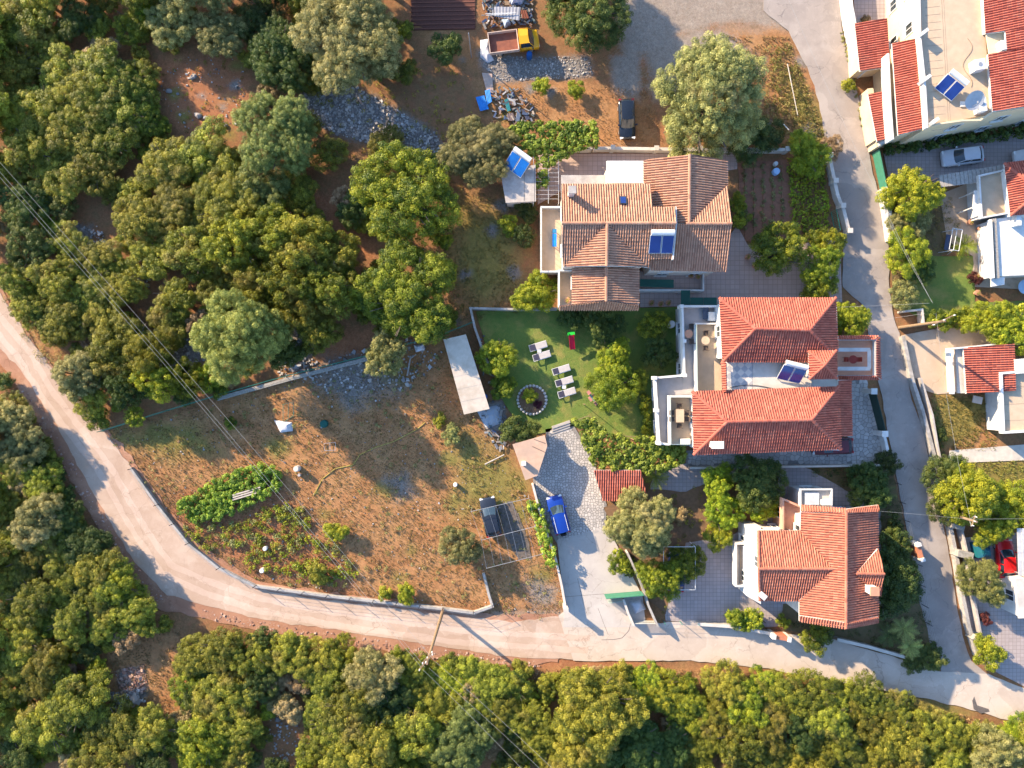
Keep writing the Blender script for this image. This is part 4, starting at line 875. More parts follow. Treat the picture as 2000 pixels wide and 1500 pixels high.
# ---------------------------------------------------------------- foliage
def leaf_mesh(name, clumps, leaf, nleaf, mat, seed, flat=1.0, up=.35):
    """clumps: (x,y,z,r,tint); leaf sized quads spread over every clump"""
    rng = np.random.RandomState(seed); C = np.array(clumps, float); K = len(C)
    cnt = np.maximum(6, (nleaf * (C[:, 3] / C[:, 3].mean()) ** 2)).astype(int); idx = np.repeat(np.arange(K), cnt); n = len(idx)
    d = rng.normal(size=(n, 3)); d[:, 2] += up + .2; d /= np.linalg.norm(d, axis=1)[:, None]
    rr = C[idx, 3] * rng.uniform(.70, 1.05, n); pos = C[idx, :3] + d * rr[:, None] * np.array([1, 1, .8 * flat])
    nr = d + rng.normal(size=(n, 3)) * .40; nr[:, 2] += .15; nr /= np.linalg.norm(nr, axis=1)[:, None]
    a = np.cross(nr, rng.normal(size=(n, 3))); a /= np.linalg.norm(a, axis=1)[:, None] + 1e-9; b = np.cross(nr, a)
    s = leaf * rng.uniform(.6, 1.35, n); a *= s[:, None]; b *= (s * rng.uniform(.45, .75, n))[:, None]
    v = np.stack([pos - a, pos - b + nr * s[:, None] * .1, pos + a, pos + b + nr * s[:, None] * .1], 1).reshape(-1, 3)
    t = np.clip(C[idx, 4] + rng.uniform(-.3, .3, n), 0, 1)
    me = bpy.data.meshes.new(name); me.vertices.add(len(v)); me.vertices.foreach_set('co', v.ravel().astype(np.float32))
    me.loops.add(n * 4); me.loops.foreach_set('vertex_index', np.arange(n * 4, dtype=np.int32))
    me.polygons.add(n); me.polygons.foreach_set('loop_start', (np.arange(n) * 4).astype(np.int32)); me.update()
    at = me.attributes.new('tint', 'FLOAT', 'POINT'); at.data.foreach_set('value', np.repeat(t, 4).astype(np.float32))
    me.materials.append(mat); return me
def crown_clumps(Rr, nl, cr, dens, seed, vs=.72, gap=1.72):
    """separate leafy puffs over lumpy lobes plus looser inner foliage; centre at 0, radius Rr"""
    r = random.Random(seed); lobes = [(r.uniform(-.12, .12) * Rr, r.uniform(-.12, .12) * Rr, -.05 * Rr, Rr * .5)]
    for i in range(nl):
        a = 2 * math.pi * (i + r.uniform(-.35, .35)) / nl; q = r.uniform(.40, .82) * Rr; lobes.append((math.cos(a) * q, math.sin(a) * q, r.uniform(-.35, .30) * Rr * vs, r.uniform(.22, .44) * Rr))
    for i in range(max(2, nl // 2)):
        a = r.uniform(0, 6.28); q = r.uniform(.1, .45) * Rr; lobes.append((math.cos(a) * q, math.sin(a) * q, r.uniform(.2, .55) * Rr * vs, r.uniform(.2, .42) * Rr))
    out = []; fill = []
    for lx, ly, lz, lr in lobes:
        m = int(dens * 5 * lr * lr / (cr * cr)) + 4
        for i in range(m):
            z = r.uniform(-.6, 1); a = r.uniform(0, 6.2832); k = math.sqrt(1 - z * z) * lr; jr = r.uniform(.84, 1.25)
            p = (lx + math.cos(a) * k * jr, ly + math.sin(a) * k * jr, lz + z * lr * jr * vs * 1.1)
            if any((p[0] - q[0]) ** 2 + (p[1] - q[1]) ** 2 + ((p[2] - q[2]) / vs) ** 2 < (q[3] * .74) ** 2 for q in lobes): continue
            rr = cr * r.uniform(.6, 1.35)
            if any((p[0] - o[0]) ** 2 + (p[1] - o[1]) ** 2 + (p[2] - o[2]) ** 2 < ((rr + o[3]) * gap * .5) ** 2 for o in out): continue
            out.append((*p, rr, r.random()))
            if len(out) % 2 == 0: fill.append((lx + (p[0] - lx) * .72, ly + (p[1] - ly) * .72, lz + (p[2] - lz) * .66, cr * 1.5, r.random() * .8))
    q = sorted(math.hypot(o[0], o[1]) for o in out)[int(len(out) * .93)]; k = Rr / (q + cr * .5)
    return [(o[0] * k, o[1] * k, o[2] * k, o[3], o[4]) for o in out + fill]
def trunk_mesh(name, Rr, zc, seed):
    r = random.Random(seed); b = MB(); t = Rr * .07 + .05; top = Vector((r.uniform(-.1, .1) * Rr, r.uniform(-.1, .1) * Rr, zc * .62))
    mid = Vector((r.uniform(-.06, .06) * Rr, r.uniform(-.06, .06) * Rr, zc * .3)); b.cyl((0, 0, -.15), mid, t * 1.35, t, 8); b.cyl(mid, top, t, t * .8, 8)
    for i in range(6):
        a = i * 1.05 + r.uniform(-.3, .3); e = top + Vector((math.cos(a) * Rr * .5, math.sin(a) * Rr * .5, zc * r.uniform(.25, .55))); b.cyl(top, e, t * .55, t * .22, 5)
        for k in range(2):
            a2 = a + r.uniform(-.7, .7); b.cyl(top.lerp(e, .65), e + Vector((math.cos(a2), math.sin(a2), r.uniform(.1, .8))) * Rr * .28, t * .25, t * .08, 4)
    return b.mesh(name, bark)
ZC = .9
VAR = {}
def variants(key, Rr, nl, cr, dens, leaf, nleaf, cnt, vs=.72):
    VAR[key] = (Rr, [(leaf_mesh('crown_' + key, crown_clumps(Rr, nl, cr, dens, 100 + 17 * i + len(key) * 7, vs), leaf, nleaf, leaf_maquis, i + 3), trunk_mesh('trunk_' + key, Rr, Rr * ZC, i + 40)) for i in range(cnt)])
variants('large', 4.4, 11, .38, 3.0, 0.0607, 159, 4)
variants('medium', 2.7, 9, .31, 3.0, 0.0541, 133, 11)
variants('small', 1.5, 7, .24, 3.0, 0.0492, 107, 6)
variants('bush', .85, 5, .18, 3.0, 0.0451, 78, 5, .8)
variants('fine_large', 4.4, 12, .33, 3.0, 0.0476, 203, 3)
variants('fine_medium', 2.5, 9, .27, 3.0, 0.0435, 159, 4)
TREES = []
def tree(px, py, rp, kind, hs=1.0, label=None, name=None, group=None, cat='tree'):
    rm = rp / F * (H - 2.5); fine = kind in 'OP'
    if fine and rm > 3.2: key = 'fine_large'
    elif fine and rm > 1.6: key = 'fine_medium'
    else: key = 'large' if rm > 3.4 else 'medium' if rm > 1.9 else 'small' if rm > 1.0 else 'bush'
    Rr, vv = VAR[key]; cm, tm = random.choice(vv); s = rm / Rr / .98; z = Rr * ZC * s * hs
    c = P(px, py, z); e = bpy.data.objects.new(name or 'tree', None); COL.objects.link(e); e.location = (c.x, c.y, -.04); e.empty_display_size = .3
    e.rotation_euler = (0, 0, random.uniform(0, 6.28)); e.scale = (s * random.uniform(.9, 1.12), s * random.uniform(.9, 1.12), s * hs)
    t = link('trunk', tm, e); cr = link('crown', cm, e, (0, 0, Rr * ZC)); cr.material_slots[0].link = 'OBJECT'; cr.material_slots[0].material = LEAF[kind]
    if label: tag(e, label, cat, group)
    else: TREES.append((e, px, py, rp, kind))
    return e
FOREST = """60 30 60 M;12 78 42 M;85 80 42 M;150 38 42 D;190 55 30 M;255 45 38 B;290 12 32 C;335 35 52 O;430 62 50 O;482 45 42 D;28 128 46 M;120 140 56 M;200 140 60 M;252 160 46 M;160 205 66 M;232 215 62 M;84 215 58 M;36 235 52 M;140 272 60 M;212 275 58 M;62 292 55 M;285 235 38 B;18 185 42 M;116 340 56 M;188 332 46 M;326 322 58 M;400 300 60 M;18 335 42 M;30 15 45 M;
690 82 104 O;556 112 66 D;545 268 84 P;755 282 45 M;786 380 98 B;930 292 70 O;1145 22 78 D;868 92 32 D;630 25 40 D;520 20 40 D;
270 430 56 M;350 420 66 M;440 400 66 M;505 372 52 P;300 502 50 M;380 500 60 M;460 482 62 M;540 452 56 M;602 482 60 M;655 505 48 M;560 545 62 M;642 562 60 M;500 562 52 M;580 605 52 M;622 648 42 M;420 562 46 M;340 582 46 M;332 632 46 M;425 335 50 M;578 360 42 M;690 410 34 D;640 300 36 M;
40 402 46 D;62 482 52 D;132 476 46 M;192 505 46 M;30 545 44 M;110 545 50 M;182 565 52 M;62 602 44 M;132 622 52 M;204 625 50 M;246 566 42 M;252 662 56 M;208 702 56 M;302 692 50 M;172 772 44 M;312 742 46 B;362 738 42 B;152 738 52 O;186 815 27 B;400 738 32 B;106 655 28 M;250 760 44 D;470 662 86 P;560 690 34 D;
790 580 90 B;750 692 42 O;
18 815 44 O;44 864 50 O;24 912 48 M;78 942 46 M;16 1000 46 M;72 1018 56 O;126 1016 40 D;112 1072 50 M;56 1092 50 M;164 1062 46 D;192 1112 50 M;130 1140 50 M;236 1146 48 B;262 1192 44 M;62 1168 54 M;16 1132 44 M;134 1212 50 M;40 1252 54 M;208 1222 40 M;84 1300 54 M;20 1342 50 M;152 1372 64 M;82 1422 64 M;222 1422 62 M;306 1430 52 M;184 1482 50 M;28 1482 50 D;304 1492 40 D;124 1344 42 M;10 1060 40 M;20 1420 40 M;100 980 34 M;190 1170 40 M;
382 1282 46 M;432 1264 50 M;484 1284 46 M;368 1342 38 B;402 1384 50 M;452 1352 50 M;470 1424 44 M;402 1450 50 B;506 1334 40 D;380 1490 42 B;450 1485 40 M;
540 1372 29 O;560 1272 46 M;602 1292 50 M;642 1324 50 M;660 1282 40 B;732 1322 56 O;690 1382 58 M;762 1362 46 D;652 1402 54 M;722 1442 58 M;802 1302 40 M;832 1342 46 M;802 1422 58 M;882 1332 44 B;862 1382 50 M;922 1312 40 M;952 1342 48 M;902 1442 58 P;972 1392 46 M;860 1462 50 M;672 1482 50 M;782 1492 44 B;1032 1402 44 M;1002 1342 36 M;1062 1442 44 M;1092 1492 40 M;1000 1480 36 D;940 1400 40 D;620 1462 40 M;
1172 1378 84 M;1142 1452 70 M;1242 1462 70 D;1292 1352 48 B;1334 1392 48 B;1258 1330 40 B;1204 1322 34 M;1310 1460 46 D;1372 1460 44 M;
1424 1336 44 M;1400 1402 44 M;1462 1378 46 B;1490 1338 38 B;1442 1452 54 M;1502 1422 54 M;1484 1484 48 M;1532 1352 48 M;1584 1360 50 M;1562 1426 44 D;1622 1402 46 M;1642 1452 50 M;1692 1362 48 M;1702 1412 50 M;1746 1392 44 M;1762 1452 54 M;1712 1482 44 M;1824 1432 50 M;1864 1442 44 M;1844 1492 48 M;1942 1472 54 O;1982 1434 40 B;1902 1492 40 M;1602 1482 48 M;1548 1490 40 M;1640 1350 34 M;1790 1410 36 M;1900 1440 36 M"""
for ln in FOREST.replace('\n', '').split(';'):
    a = ln.split()
    if len(a) == 4: tree(float(a[0]), float(a[1]), float(a[2]) * (1.0 if a[3] in 'MD' else 1.0), a[3], (1.35 if (430 < float(a[0]) < 860 and 450 < float(a[1]) < 720) or (230 < float(a[0]) < 430 and 690 < float(a[1]) < 780) else random.uniform(.62, .9) if a[3] in 'MYB' and float(a[2]) < 70 else random.uniform(.8, 1.0)) if a[:2] != ['790', '580'] else .85)
# trees just outside the picture that shade it or would be met by a step to the side
for px, py, rp, k in ((-60, 60, 70, 'M'), (-60, 200, 70, 'M'), (-60, 330, 60, 'M'), (-70, 450, 60, 'M'), (100, -60, 70, 'M'), (250, -60, 70, 'M'), (400, -50, 70, 'O'), (560, -60, 70, 'M'), (-60, 830, 60, 'M'), (-60, 960, 60, 'M'), (-60, 1100, 60, 'M'), (-60, 1250, 60, 'M'), (-60, 1400, 60, 'M'), (1100, -80, 80, 'D'), (720, -70, 70, 'M'), (200, 1560, 60, 'M'), (400, 1560, 60, 'M'), (600, 1560, 60, 'M'), (800, 1560, 60, 'M'), (1000, 1560, 60, 'M'), (1200, 1560, 60, 'M'), (1400, 1560, 60, 'M'), (1600, 1560, 60, 'M'), (1800, 1560, 60, 'M'), (2060, 1480, 60, 'M')):
    tree(px, py, rp, k, 1.0, 'woodland tree standing just beyond the edge of the view', 'tree', 'trees beyond the edge of the view')
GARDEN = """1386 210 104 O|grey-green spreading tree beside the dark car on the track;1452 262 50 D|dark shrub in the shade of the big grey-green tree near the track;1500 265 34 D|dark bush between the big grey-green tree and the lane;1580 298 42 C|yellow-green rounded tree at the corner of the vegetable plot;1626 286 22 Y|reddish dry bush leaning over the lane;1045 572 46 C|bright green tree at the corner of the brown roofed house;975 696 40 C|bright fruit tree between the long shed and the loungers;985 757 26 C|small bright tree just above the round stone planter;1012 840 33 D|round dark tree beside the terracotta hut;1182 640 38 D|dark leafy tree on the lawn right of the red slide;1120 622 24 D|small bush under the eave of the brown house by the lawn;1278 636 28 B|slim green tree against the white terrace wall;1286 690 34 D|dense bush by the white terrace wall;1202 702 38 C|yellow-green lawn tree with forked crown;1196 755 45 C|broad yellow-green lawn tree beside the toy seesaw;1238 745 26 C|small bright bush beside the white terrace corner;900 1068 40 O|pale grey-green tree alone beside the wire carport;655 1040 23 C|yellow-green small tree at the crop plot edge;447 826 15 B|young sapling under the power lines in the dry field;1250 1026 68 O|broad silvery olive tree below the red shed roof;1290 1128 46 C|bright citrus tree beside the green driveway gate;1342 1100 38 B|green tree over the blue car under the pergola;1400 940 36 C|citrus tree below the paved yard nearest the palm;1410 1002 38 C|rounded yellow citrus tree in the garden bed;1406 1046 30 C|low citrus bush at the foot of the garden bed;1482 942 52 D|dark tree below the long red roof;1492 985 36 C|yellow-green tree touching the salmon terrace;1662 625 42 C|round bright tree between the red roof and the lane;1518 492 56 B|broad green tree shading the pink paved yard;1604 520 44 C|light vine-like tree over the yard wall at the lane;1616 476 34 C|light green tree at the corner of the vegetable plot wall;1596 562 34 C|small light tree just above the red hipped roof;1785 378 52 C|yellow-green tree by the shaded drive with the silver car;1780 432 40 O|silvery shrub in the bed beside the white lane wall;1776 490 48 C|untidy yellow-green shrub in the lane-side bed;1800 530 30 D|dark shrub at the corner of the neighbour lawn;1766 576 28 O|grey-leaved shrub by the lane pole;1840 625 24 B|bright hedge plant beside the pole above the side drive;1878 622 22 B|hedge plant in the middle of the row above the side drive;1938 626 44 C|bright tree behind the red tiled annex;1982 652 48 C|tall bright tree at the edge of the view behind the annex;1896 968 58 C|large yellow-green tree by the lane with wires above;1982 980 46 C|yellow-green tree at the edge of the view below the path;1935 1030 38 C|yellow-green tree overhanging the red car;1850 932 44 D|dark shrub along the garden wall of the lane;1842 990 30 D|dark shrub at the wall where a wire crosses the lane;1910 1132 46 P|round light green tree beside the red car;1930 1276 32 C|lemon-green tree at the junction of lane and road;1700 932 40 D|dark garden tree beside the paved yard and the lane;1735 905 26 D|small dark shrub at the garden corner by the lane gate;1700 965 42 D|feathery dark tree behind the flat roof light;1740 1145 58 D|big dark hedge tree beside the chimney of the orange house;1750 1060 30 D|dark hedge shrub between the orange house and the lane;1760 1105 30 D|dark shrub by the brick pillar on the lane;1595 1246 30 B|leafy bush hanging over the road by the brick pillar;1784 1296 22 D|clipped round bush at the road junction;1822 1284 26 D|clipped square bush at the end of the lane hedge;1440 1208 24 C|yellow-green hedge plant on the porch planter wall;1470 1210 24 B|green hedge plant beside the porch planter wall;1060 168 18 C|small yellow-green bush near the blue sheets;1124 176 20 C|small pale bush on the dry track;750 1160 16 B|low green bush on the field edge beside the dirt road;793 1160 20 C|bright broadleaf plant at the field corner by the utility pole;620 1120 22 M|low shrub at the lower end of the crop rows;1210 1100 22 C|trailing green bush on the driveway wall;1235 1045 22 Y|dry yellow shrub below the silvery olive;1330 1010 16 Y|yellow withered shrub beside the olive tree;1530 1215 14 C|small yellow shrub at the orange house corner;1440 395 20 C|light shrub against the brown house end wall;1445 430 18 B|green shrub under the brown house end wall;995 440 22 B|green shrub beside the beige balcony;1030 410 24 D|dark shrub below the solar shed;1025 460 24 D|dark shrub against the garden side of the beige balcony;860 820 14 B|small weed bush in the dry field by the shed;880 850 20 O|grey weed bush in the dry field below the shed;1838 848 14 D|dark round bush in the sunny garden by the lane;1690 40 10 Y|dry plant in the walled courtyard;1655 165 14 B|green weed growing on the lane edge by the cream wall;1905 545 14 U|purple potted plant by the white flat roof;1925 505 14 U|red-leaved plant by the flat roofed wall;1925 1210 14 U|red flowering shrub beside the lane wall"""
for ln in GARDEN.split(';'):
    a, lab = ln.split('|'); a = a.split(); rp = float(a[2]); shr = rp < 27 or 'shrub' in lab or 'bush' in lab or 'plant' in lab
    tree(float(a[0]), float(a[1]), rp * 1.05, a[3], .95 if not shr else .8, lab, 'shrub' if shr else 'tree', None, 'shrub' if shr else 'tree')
# labels for the woodland trees: look plus rank from a thing one can find
LM = {'the yellow pickup truck': (1000, 82), 'the grey rubble heap': (720, 235), 'the bare red clearing': (390, 190), 'the shed with blue solar panels': (1010, 350), 'the long white shed': (910, 735), 'the utility pole': (850, 1240), 'the crop plot': (480, 1020), 'the stone heap in the lower clearing': (250, 1340), 'the bend of the dirt road': (330, 1120), 'the blue car': (1090, 1005), 'the green driveway gate': (1215, 1165), 'the orange roofed house': (1600, 1110), 'the wet patch on the road': (1910, 1385), 'the upper end of the dirt road': (10, 620), 'the wire fence of the field': (420, 780), 'the top left corner': (0, 0), 'the bottom left corner': (0, 1500), 'the bottom right corner': (2000, 1500), 'the middle of the left edge': (0, 420), 'the white rocks at the bottom': (560, 1430), 'the narrow red path in the wood': (670, 440), 'the white rocks in the wood': (160, 450), 'the bottom edge below the driveway': (1180, 1500), 'the bottom edge below the orange house': (1600, 1500), 'the bottom edge below the pole': (850, 1500), 'the top edge above the red clearing': (420, 0), 'the left edge below the dirt road': (0, 1000), 'the power lines in mid wood': (200, 590), 'the pale boulders under the power lines': (370, 700)}
KW = dict(M='olive-green oak scrub tree', O='pale grey-green tree', P='light green leafy tree', B='bright green dense tree', D='dark green tree', C='yellow-green tree', Y='brownish dry bush')
by = {}
for t in TREES:
    k = min(LM, key=lambda q: (LM[q][0] - t[1]) ** 2 + (LM[q][1] - t[2]) ** 2); sz = 'large ' if t[3] > 62 else 'small ' if t[3] < 44 else ''
    by.setdefault((sz + KW[t[4]], k), []).append((math.hypot(LM[k][0] - t[1], LM[k][1] - t[2]), t))
ORD = ['nearest', 'second nearest', 'third nearest', 'fourth nearest', 'fifth nearest', 'sixth nearest', 'seventh nearest', 'eighth nearest', 'ninth nearest', 'tenth nearest', 'eleventh nearest', 'twelfth nearest', 'thirteenth nearest', 'fourteenth nearest', 'fifteenth nearest', 'sixteenth nearest', 'seventeenth nearest', 'eighteenth nearest', 'nineteenth nearest', 'twentieth nearest', 'twenty-first nearest', 'twenty-second nearest']
for (kw, k), L_ in by.items():
    for i, (_, t) in enumerate(sorted(L_, key=lambda q: q[0])):
        tag(t[0], '%s %s to %s' % (kw, ORD[min(i, 21)] if len(L_) > 1 else 'nearest', k), 'tree', 'woodland trees')
# undergrowth shrubs in the gaps
WOODS = [([(0, 0), (800, 0), (860, 330), (880, 500), (880, 630), (700, 690), (400, 780), (200, 830), (0, 560)], 'in the undergrowth of the upper woodland'), ([(0, 730), (60, 760), (180, 980), (310, 1190), (330, 1230), (180, 1270), (330, 1480), (0, 1500)], 'in the undergrowth below the dirt road'), ([(350, 1250), (500, 1240), (1000, 1305), (1480, 1330), (2000, 1430), (2000, 1500), (350, 1500)], 'in the undergrowth along the lower edge')]
GAPS = [(390, 180, 95), (450, 240, 60), (700, 225, 100), (800, 250, 80), (255, 1340, 75), (320, 1270, 40), (555, 1430, 45), (670, 440, 40), (720, 480, 40), (160, 450, 40), (370, 700, 40), (660, 680, 50), (590, 690, 30)]
ROADZ = [(-20, 520), (75, 640), (190, 790), (270, 880), (300, 985), (400, 1070), (860, 1180), (1090, 1190), (1500, 1230), (2000, 1330), (2000, 1440), (1500, 1325), (1090, 1312), (860, 1300), (500, 1245), (380, 1220), (300, 1200), (225, 1120), (150, 990), (80, 865), (10, 755), (-20, 700)]
sh = []; BUSH = []
rng = random.Random(5)
for poly, where in WOODS:
    xs = [p[0] for p in poly]; ys = [p[1] for p in poly]; n = 0
    for _ in range(6000):
        x, y, r = rng.uniform(min(xs), max(xs)), rng.uniform(min(ys), max(ys)), rng.uniform(16, 28)
        if not inside(x, y, poly) or inside(x, y, ROADZ) or any(math.hypot(x - g[0], y - g[1]) < g[2] for g in GAPS): continue
        if any(math.hypot(x - q[0], y - q[1]) < r + q[2] * .5 for q in sh): continue
        if any(math.hypot(x - t[1], y - t[2]) < t[3] * .62 for t in TREES): continue
        sh.append((x, y, r)); n += 1
        tree(x, y, r * 1.1, rng.choice('MMMMDBBY' if r > 18 else 'MMDBY'), rng.uniform(.7, 1.0), None, 'scrub_bush'); BUSH.append((*TREES.pop(), where))
        if n > 95: break

BW = dict(M='olive-green', D='dark green', B='bright green', Y='dry brown'); by = {}
for t in BUSH:
    k = min(LM, key=lambda q: (LM[q][0] - t[1]) ** 2 + (LM[q][1] - t[2]) ** 2); by.setdefault((BW[t[4]], k), []).append((math.hypot(LM[k][0] - t[1], LM[k][1] - t[2]), t))
for (kw, k), L_ in by.items():
    for i, (_, t) in enumerate(sorted(L_, key=lambda q: q[0])): tag(t[0], 'low %s scrub bush %s to %s' % (kw, ORD[min(i, 21)], k), 'bush', 'scrub bushes ' + t[5])
# flat leafy masses: vines, bean rows, hedges
def leaf_patch(poly, z, zvar, dens, r, leaf, nleaf, mat, seed, parent=None, name='foliage', round_=0.0):
    rg = random.Random(seed); w = [tuple(P(x, y, z)[:2]) for x, y in poly]; xs = [p[0] for p in w]; ys = [p[1] for p in w]; cl = []
    area = (max(xs) - min(xs)) * (max(ys) - min(ys))
    for _ in range(int(area * dens)):
        x, y = rg.uniform(min(xs), max(xs)), rg.uniform(min(ys), max(ys))
        if inside(x, y, w): cl.append((x, y, z + rg.uniform(-zvar, zvar) + .3 * mnoise.noise((x * .8, y * .8, 0)), r * rg.uniform(.6, 1.3), rg.random()))
    c = ctr(poly, z); base = Vector((c.x, c.y, 0)); me = leaf_mesh(name, [(q[0] - c.x, q[1] - c.y, *q[2:]) for q in cl], leaf, nleaf, mat, seed)
    o = link(name, me, parent, base - (WO[parent.name] if parent else Vector((0, 0, 0)))); WO[o.name] = base; return o
def pergola(name, label, poly, z, mat, seed, dens=10, r=.33, posts=(), pm=wood, cat='pergola', leaf=.14, nleaf=38):
    t = thing(name, label, cat, ctr(poly)); leaf_patch(poly, z, .16, dens, r, leaf, nleaf, mat, seed, t, 'foliage')
    for q in posts:
        b = MB(); p = P(q[0], q[1], z - .2); b.cyl((p.x, p.y, 0), (p.x, p.y, z - .15), .06, n=6); b.build('post', pm, t)
    w = [P(x, y, z - .2) for x, y in poly]; b = MB()
    for a, c in zip(w, w[1:] + w[:1]): b.cyl(a, c, .035, n=5)
    b.build('trellis_rail', pm, t); return t
pergola('vine_pergola', 'large vine-covered pergola between the lawn and the stone driveway', [(1122, 822), (1150, 812), (1190, 850), (1280, 855), (1335, 870), (1340, 900), (1290, 925), (1230, 920), (1160, 912), (1145, 870)], 2.6, leaf_vine, 31, posts=((1150, 880), (1165, 905), (1240, 860), (1240, 915), (1320, 875), (1320, 905)))
pergola('vine_pergola', 'vine pergola growing across the track behind the solar shed', [(985, 262), (1010, 238), (1165, 238), (1168, 285), (1110, 300), (1070, 330), (1072, 360), (1050, 362), (1048, 310), (1010, 290)], 2.5, leaf_vine, 32, 8.5, posts=((1005, 245), (1160, 242), (1160, 285), (1055, 355)))
tag(leaf_patch([(342, 985), (420, 935), (505, 905), (545, 912), (548, 960), (500, 980), (430, 1015), (360, 1020)], .55, .3, 15, .26, .085, 44, leaf_vine, 33, None, 'bean_foliage'), 'dense green climbing bean foliage over a low bed', None, None, 'stuff')
def hedge(label, line, wpx, z, mat, seed, name='hedge'):
    pl = [(x - wpx, y) for x, y in line] + [(x + wpx, y) for x, y in line[::-1]] if abs(line[0][1] - line[-1][1]) > abs(line[0][0] - line[-1][0]) else [(x, y - wpx) for x, y in line] + [(x, y + wpx) for x, y in line[::-1]]
    t = thing(name, label, 'hedge', ctr(pl)); leaf_patch(pl, z * .6, z * .38, 11, .27, .11, 34, mat, seed, t, 'foliage')
    b = MB()
    for i in range(6):
        k = i / 5 * (len(line) - 1); a = int(min(k, len(line) - 2)); q = Vector(line[a]).lerp(Vector(line[a + 1]), k - a); p = P(q.x, q.y, 0); b.cyl((p.x, p.y, 0), (p.x, p.y, z * .6), .04, n=5)
    b.build('stem', bark, t); return t
hedge('climbing green vine over the driveway wall beside the blue car', [(1040, 980), (1052, 1010), (1066, 1060), (1080, 1105)], 12, 1.8, leaf_vine, 41)
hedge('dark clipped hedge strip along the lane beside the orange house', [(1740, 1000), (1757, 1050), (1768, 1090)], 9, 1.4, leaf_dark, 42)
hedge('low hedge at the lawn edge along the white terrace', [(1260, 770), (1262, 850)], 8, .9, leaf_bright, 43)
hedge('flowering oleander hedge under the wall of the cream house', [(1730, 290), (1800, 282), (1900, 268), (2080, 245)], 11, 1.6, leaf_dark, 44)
hedge('row hedge above the side drive of the annex', [(1815, 628), (1880, 618), (1990, 606), (2080, 600)], 9, 1.2, leaf_bright, 45)
hedge('planter hedge along the porch wall of the orange house', [(1420, 1205), (1455, 1207), (1490, 1212)], 10, 1.3, leaf_citrus, 46)
hedge('trailing creeper on the wall below the silvery olive', [(1205, 1075), (1222, 1110), (1228, 1125)], 8, 1.3, leaf_bright, 47)
# crop plants
grassp = leaf_mat('crop_pale', (.14, .17, .05), (.34, .33, .11), trans=.3)
def plantlet(mat, R0, seed):
    return leaf_mesh('crop_plant', [(random.Random(seed + i).uniform(-.5, .5) * R0, random.Random(seed + i + 50).uniform(-.5, .5) * R0, R0 * .5, R0 * .5, random.Random(seed + i + 90).random()) for i in range(5)], .075, 16, mat, seed)
PL = [plantlet(leaf_citrus, .46, 3), plantlet(grassp, .42, 4), plantlet(leaf_bright, .5, 5)]
rng = random.Random(9)
def plant(px, py, label, grp, sc=1.0, k=None):
    p = P(px, py, .2); o = link('crop_plant', PL[k if k is not None else rng.randrange(3)], None, (p.x, p.y, -.03)); o.rotation_euler.z = rng.uniform(0, 6.28); o.scale = (sc * rng.uniform(.7, 1.25),) * 3; return tag(o, label, 'crop plant', grp)
for i in range(210):
    for _ in range(20):
        x, y = rng.uniform(340, 700), rng.uniform(985, 1150)
        if inside(x, y, [(345, 1030), (430, 1020), (540, 965), (580, 985), (640, 1050), (700, 1110), (690, 1145), (600, 1140), (480, 1110), (400, 1070)]): break
    plant(x, y, 'leafy crop plant in the red soil plot inside the road bend', 'crop plants in the field plot')
NTH = [q.split()[0] for q in ORD]; NTH[0] = 'first'
for i in range(5):
    for j in range(17): plant(1543 + i * 15 + rng.uniform(-2, 2) + j * .8, 318 + j * 8.6 + rng.uniform(-2, 2), '%s plant down the %s green vegetable row from the lane' % (NTH[j], NTH[4 - i]), 'vegetable rows beside the lane', 1.2, 0)
for i in range(5):
    for j in range(10): plant(1455 + i * 18 + rng.uniform(-3, 3), 325 + j * 13 + rng.uniform(-3, 3), '%s seedling down the %s bare row from the brown house' % (NTH[j], NTH[i]), 'seedlings in the vegetable plot', .75, 1)
# grass tufts
def tufts(name, label, poly, per_m2, hgt, mat, seed, avoid=(), patch=None):
    rg = np.random.RandomState(seed); w = [tuple(P(x, y)[:2]) for x, y in poly]; xs = [p[0] for p in w]; ys = [p[1] for p in w]
    n = int((max(xs) - min(xs)) * (max(ys) - min(ys)) * per_m2); X = rg.uniform(min(xs), max(xs), n); Y = rg.uniform(min(ys), max(ys), n)
    k = sdist(X, Y, w) > 0
    pn = np.array([mnoise.noise((x * .6, y * .6, seed)) for x, y in zip(X, Y)]); k &= (pn > -.25)
    for ax, ay, ar in avoid: q = P(ax, ay); k &= np.hypot(X - q.x, Y - q.y) > ar
    X, Y, pn = X[k], Y[k], pn[k]; n = len(X); v = np.zeros((n, 3, 3, 3)); t = rg.uniform(0, 1, n)
    for j in range(3):
        a = rg.uniform(0, 6.28, n); l = hgt * rg.uniform(.5, 1.4, n); le = rg.uniform(.4, 1.1, n) * l; wd = .025 + l * .12
        v[:, j, 0] = np.stack([X - np.sin(a) * wd, Y + np.cos(a) * wd, np.full(n, -.07)], -1); v[:, j, 1] = np.stack([X + np.sin(a) * wd, Y - np.cos(a) * wd, np.full(n, -.07)], -1); v[:, j, 2] = np.stack([X + np.cos(a) * le, Y + np.sin(a) * le, l], -1)
    v = v.reshape(-1, 3); me = bpy.data.meshes.new(name); me.vertices.add(len(v)); me.vertices.foreach_set('co', v.ravel().astype(np.float32)); m = len(v) // 3
    me.loops.add(m * 3); me.loops.foreach_set('vertex_index', np.arange(m * 3, dtype=np.int32)); me.polygons.add(m); me.polygons.foreach_set('loop_start', (np.arange(m) * 3).astype(np.int32)); me.update()
    at = me.attributes.new('tint', 'FLOAT', 'POINT'); at.data.foreach_set('value', np.repeat(t, 9).astype(np.float32)); me.materials.append(mat)
    return tag(link(name, me), label, None, None, 'stuff')
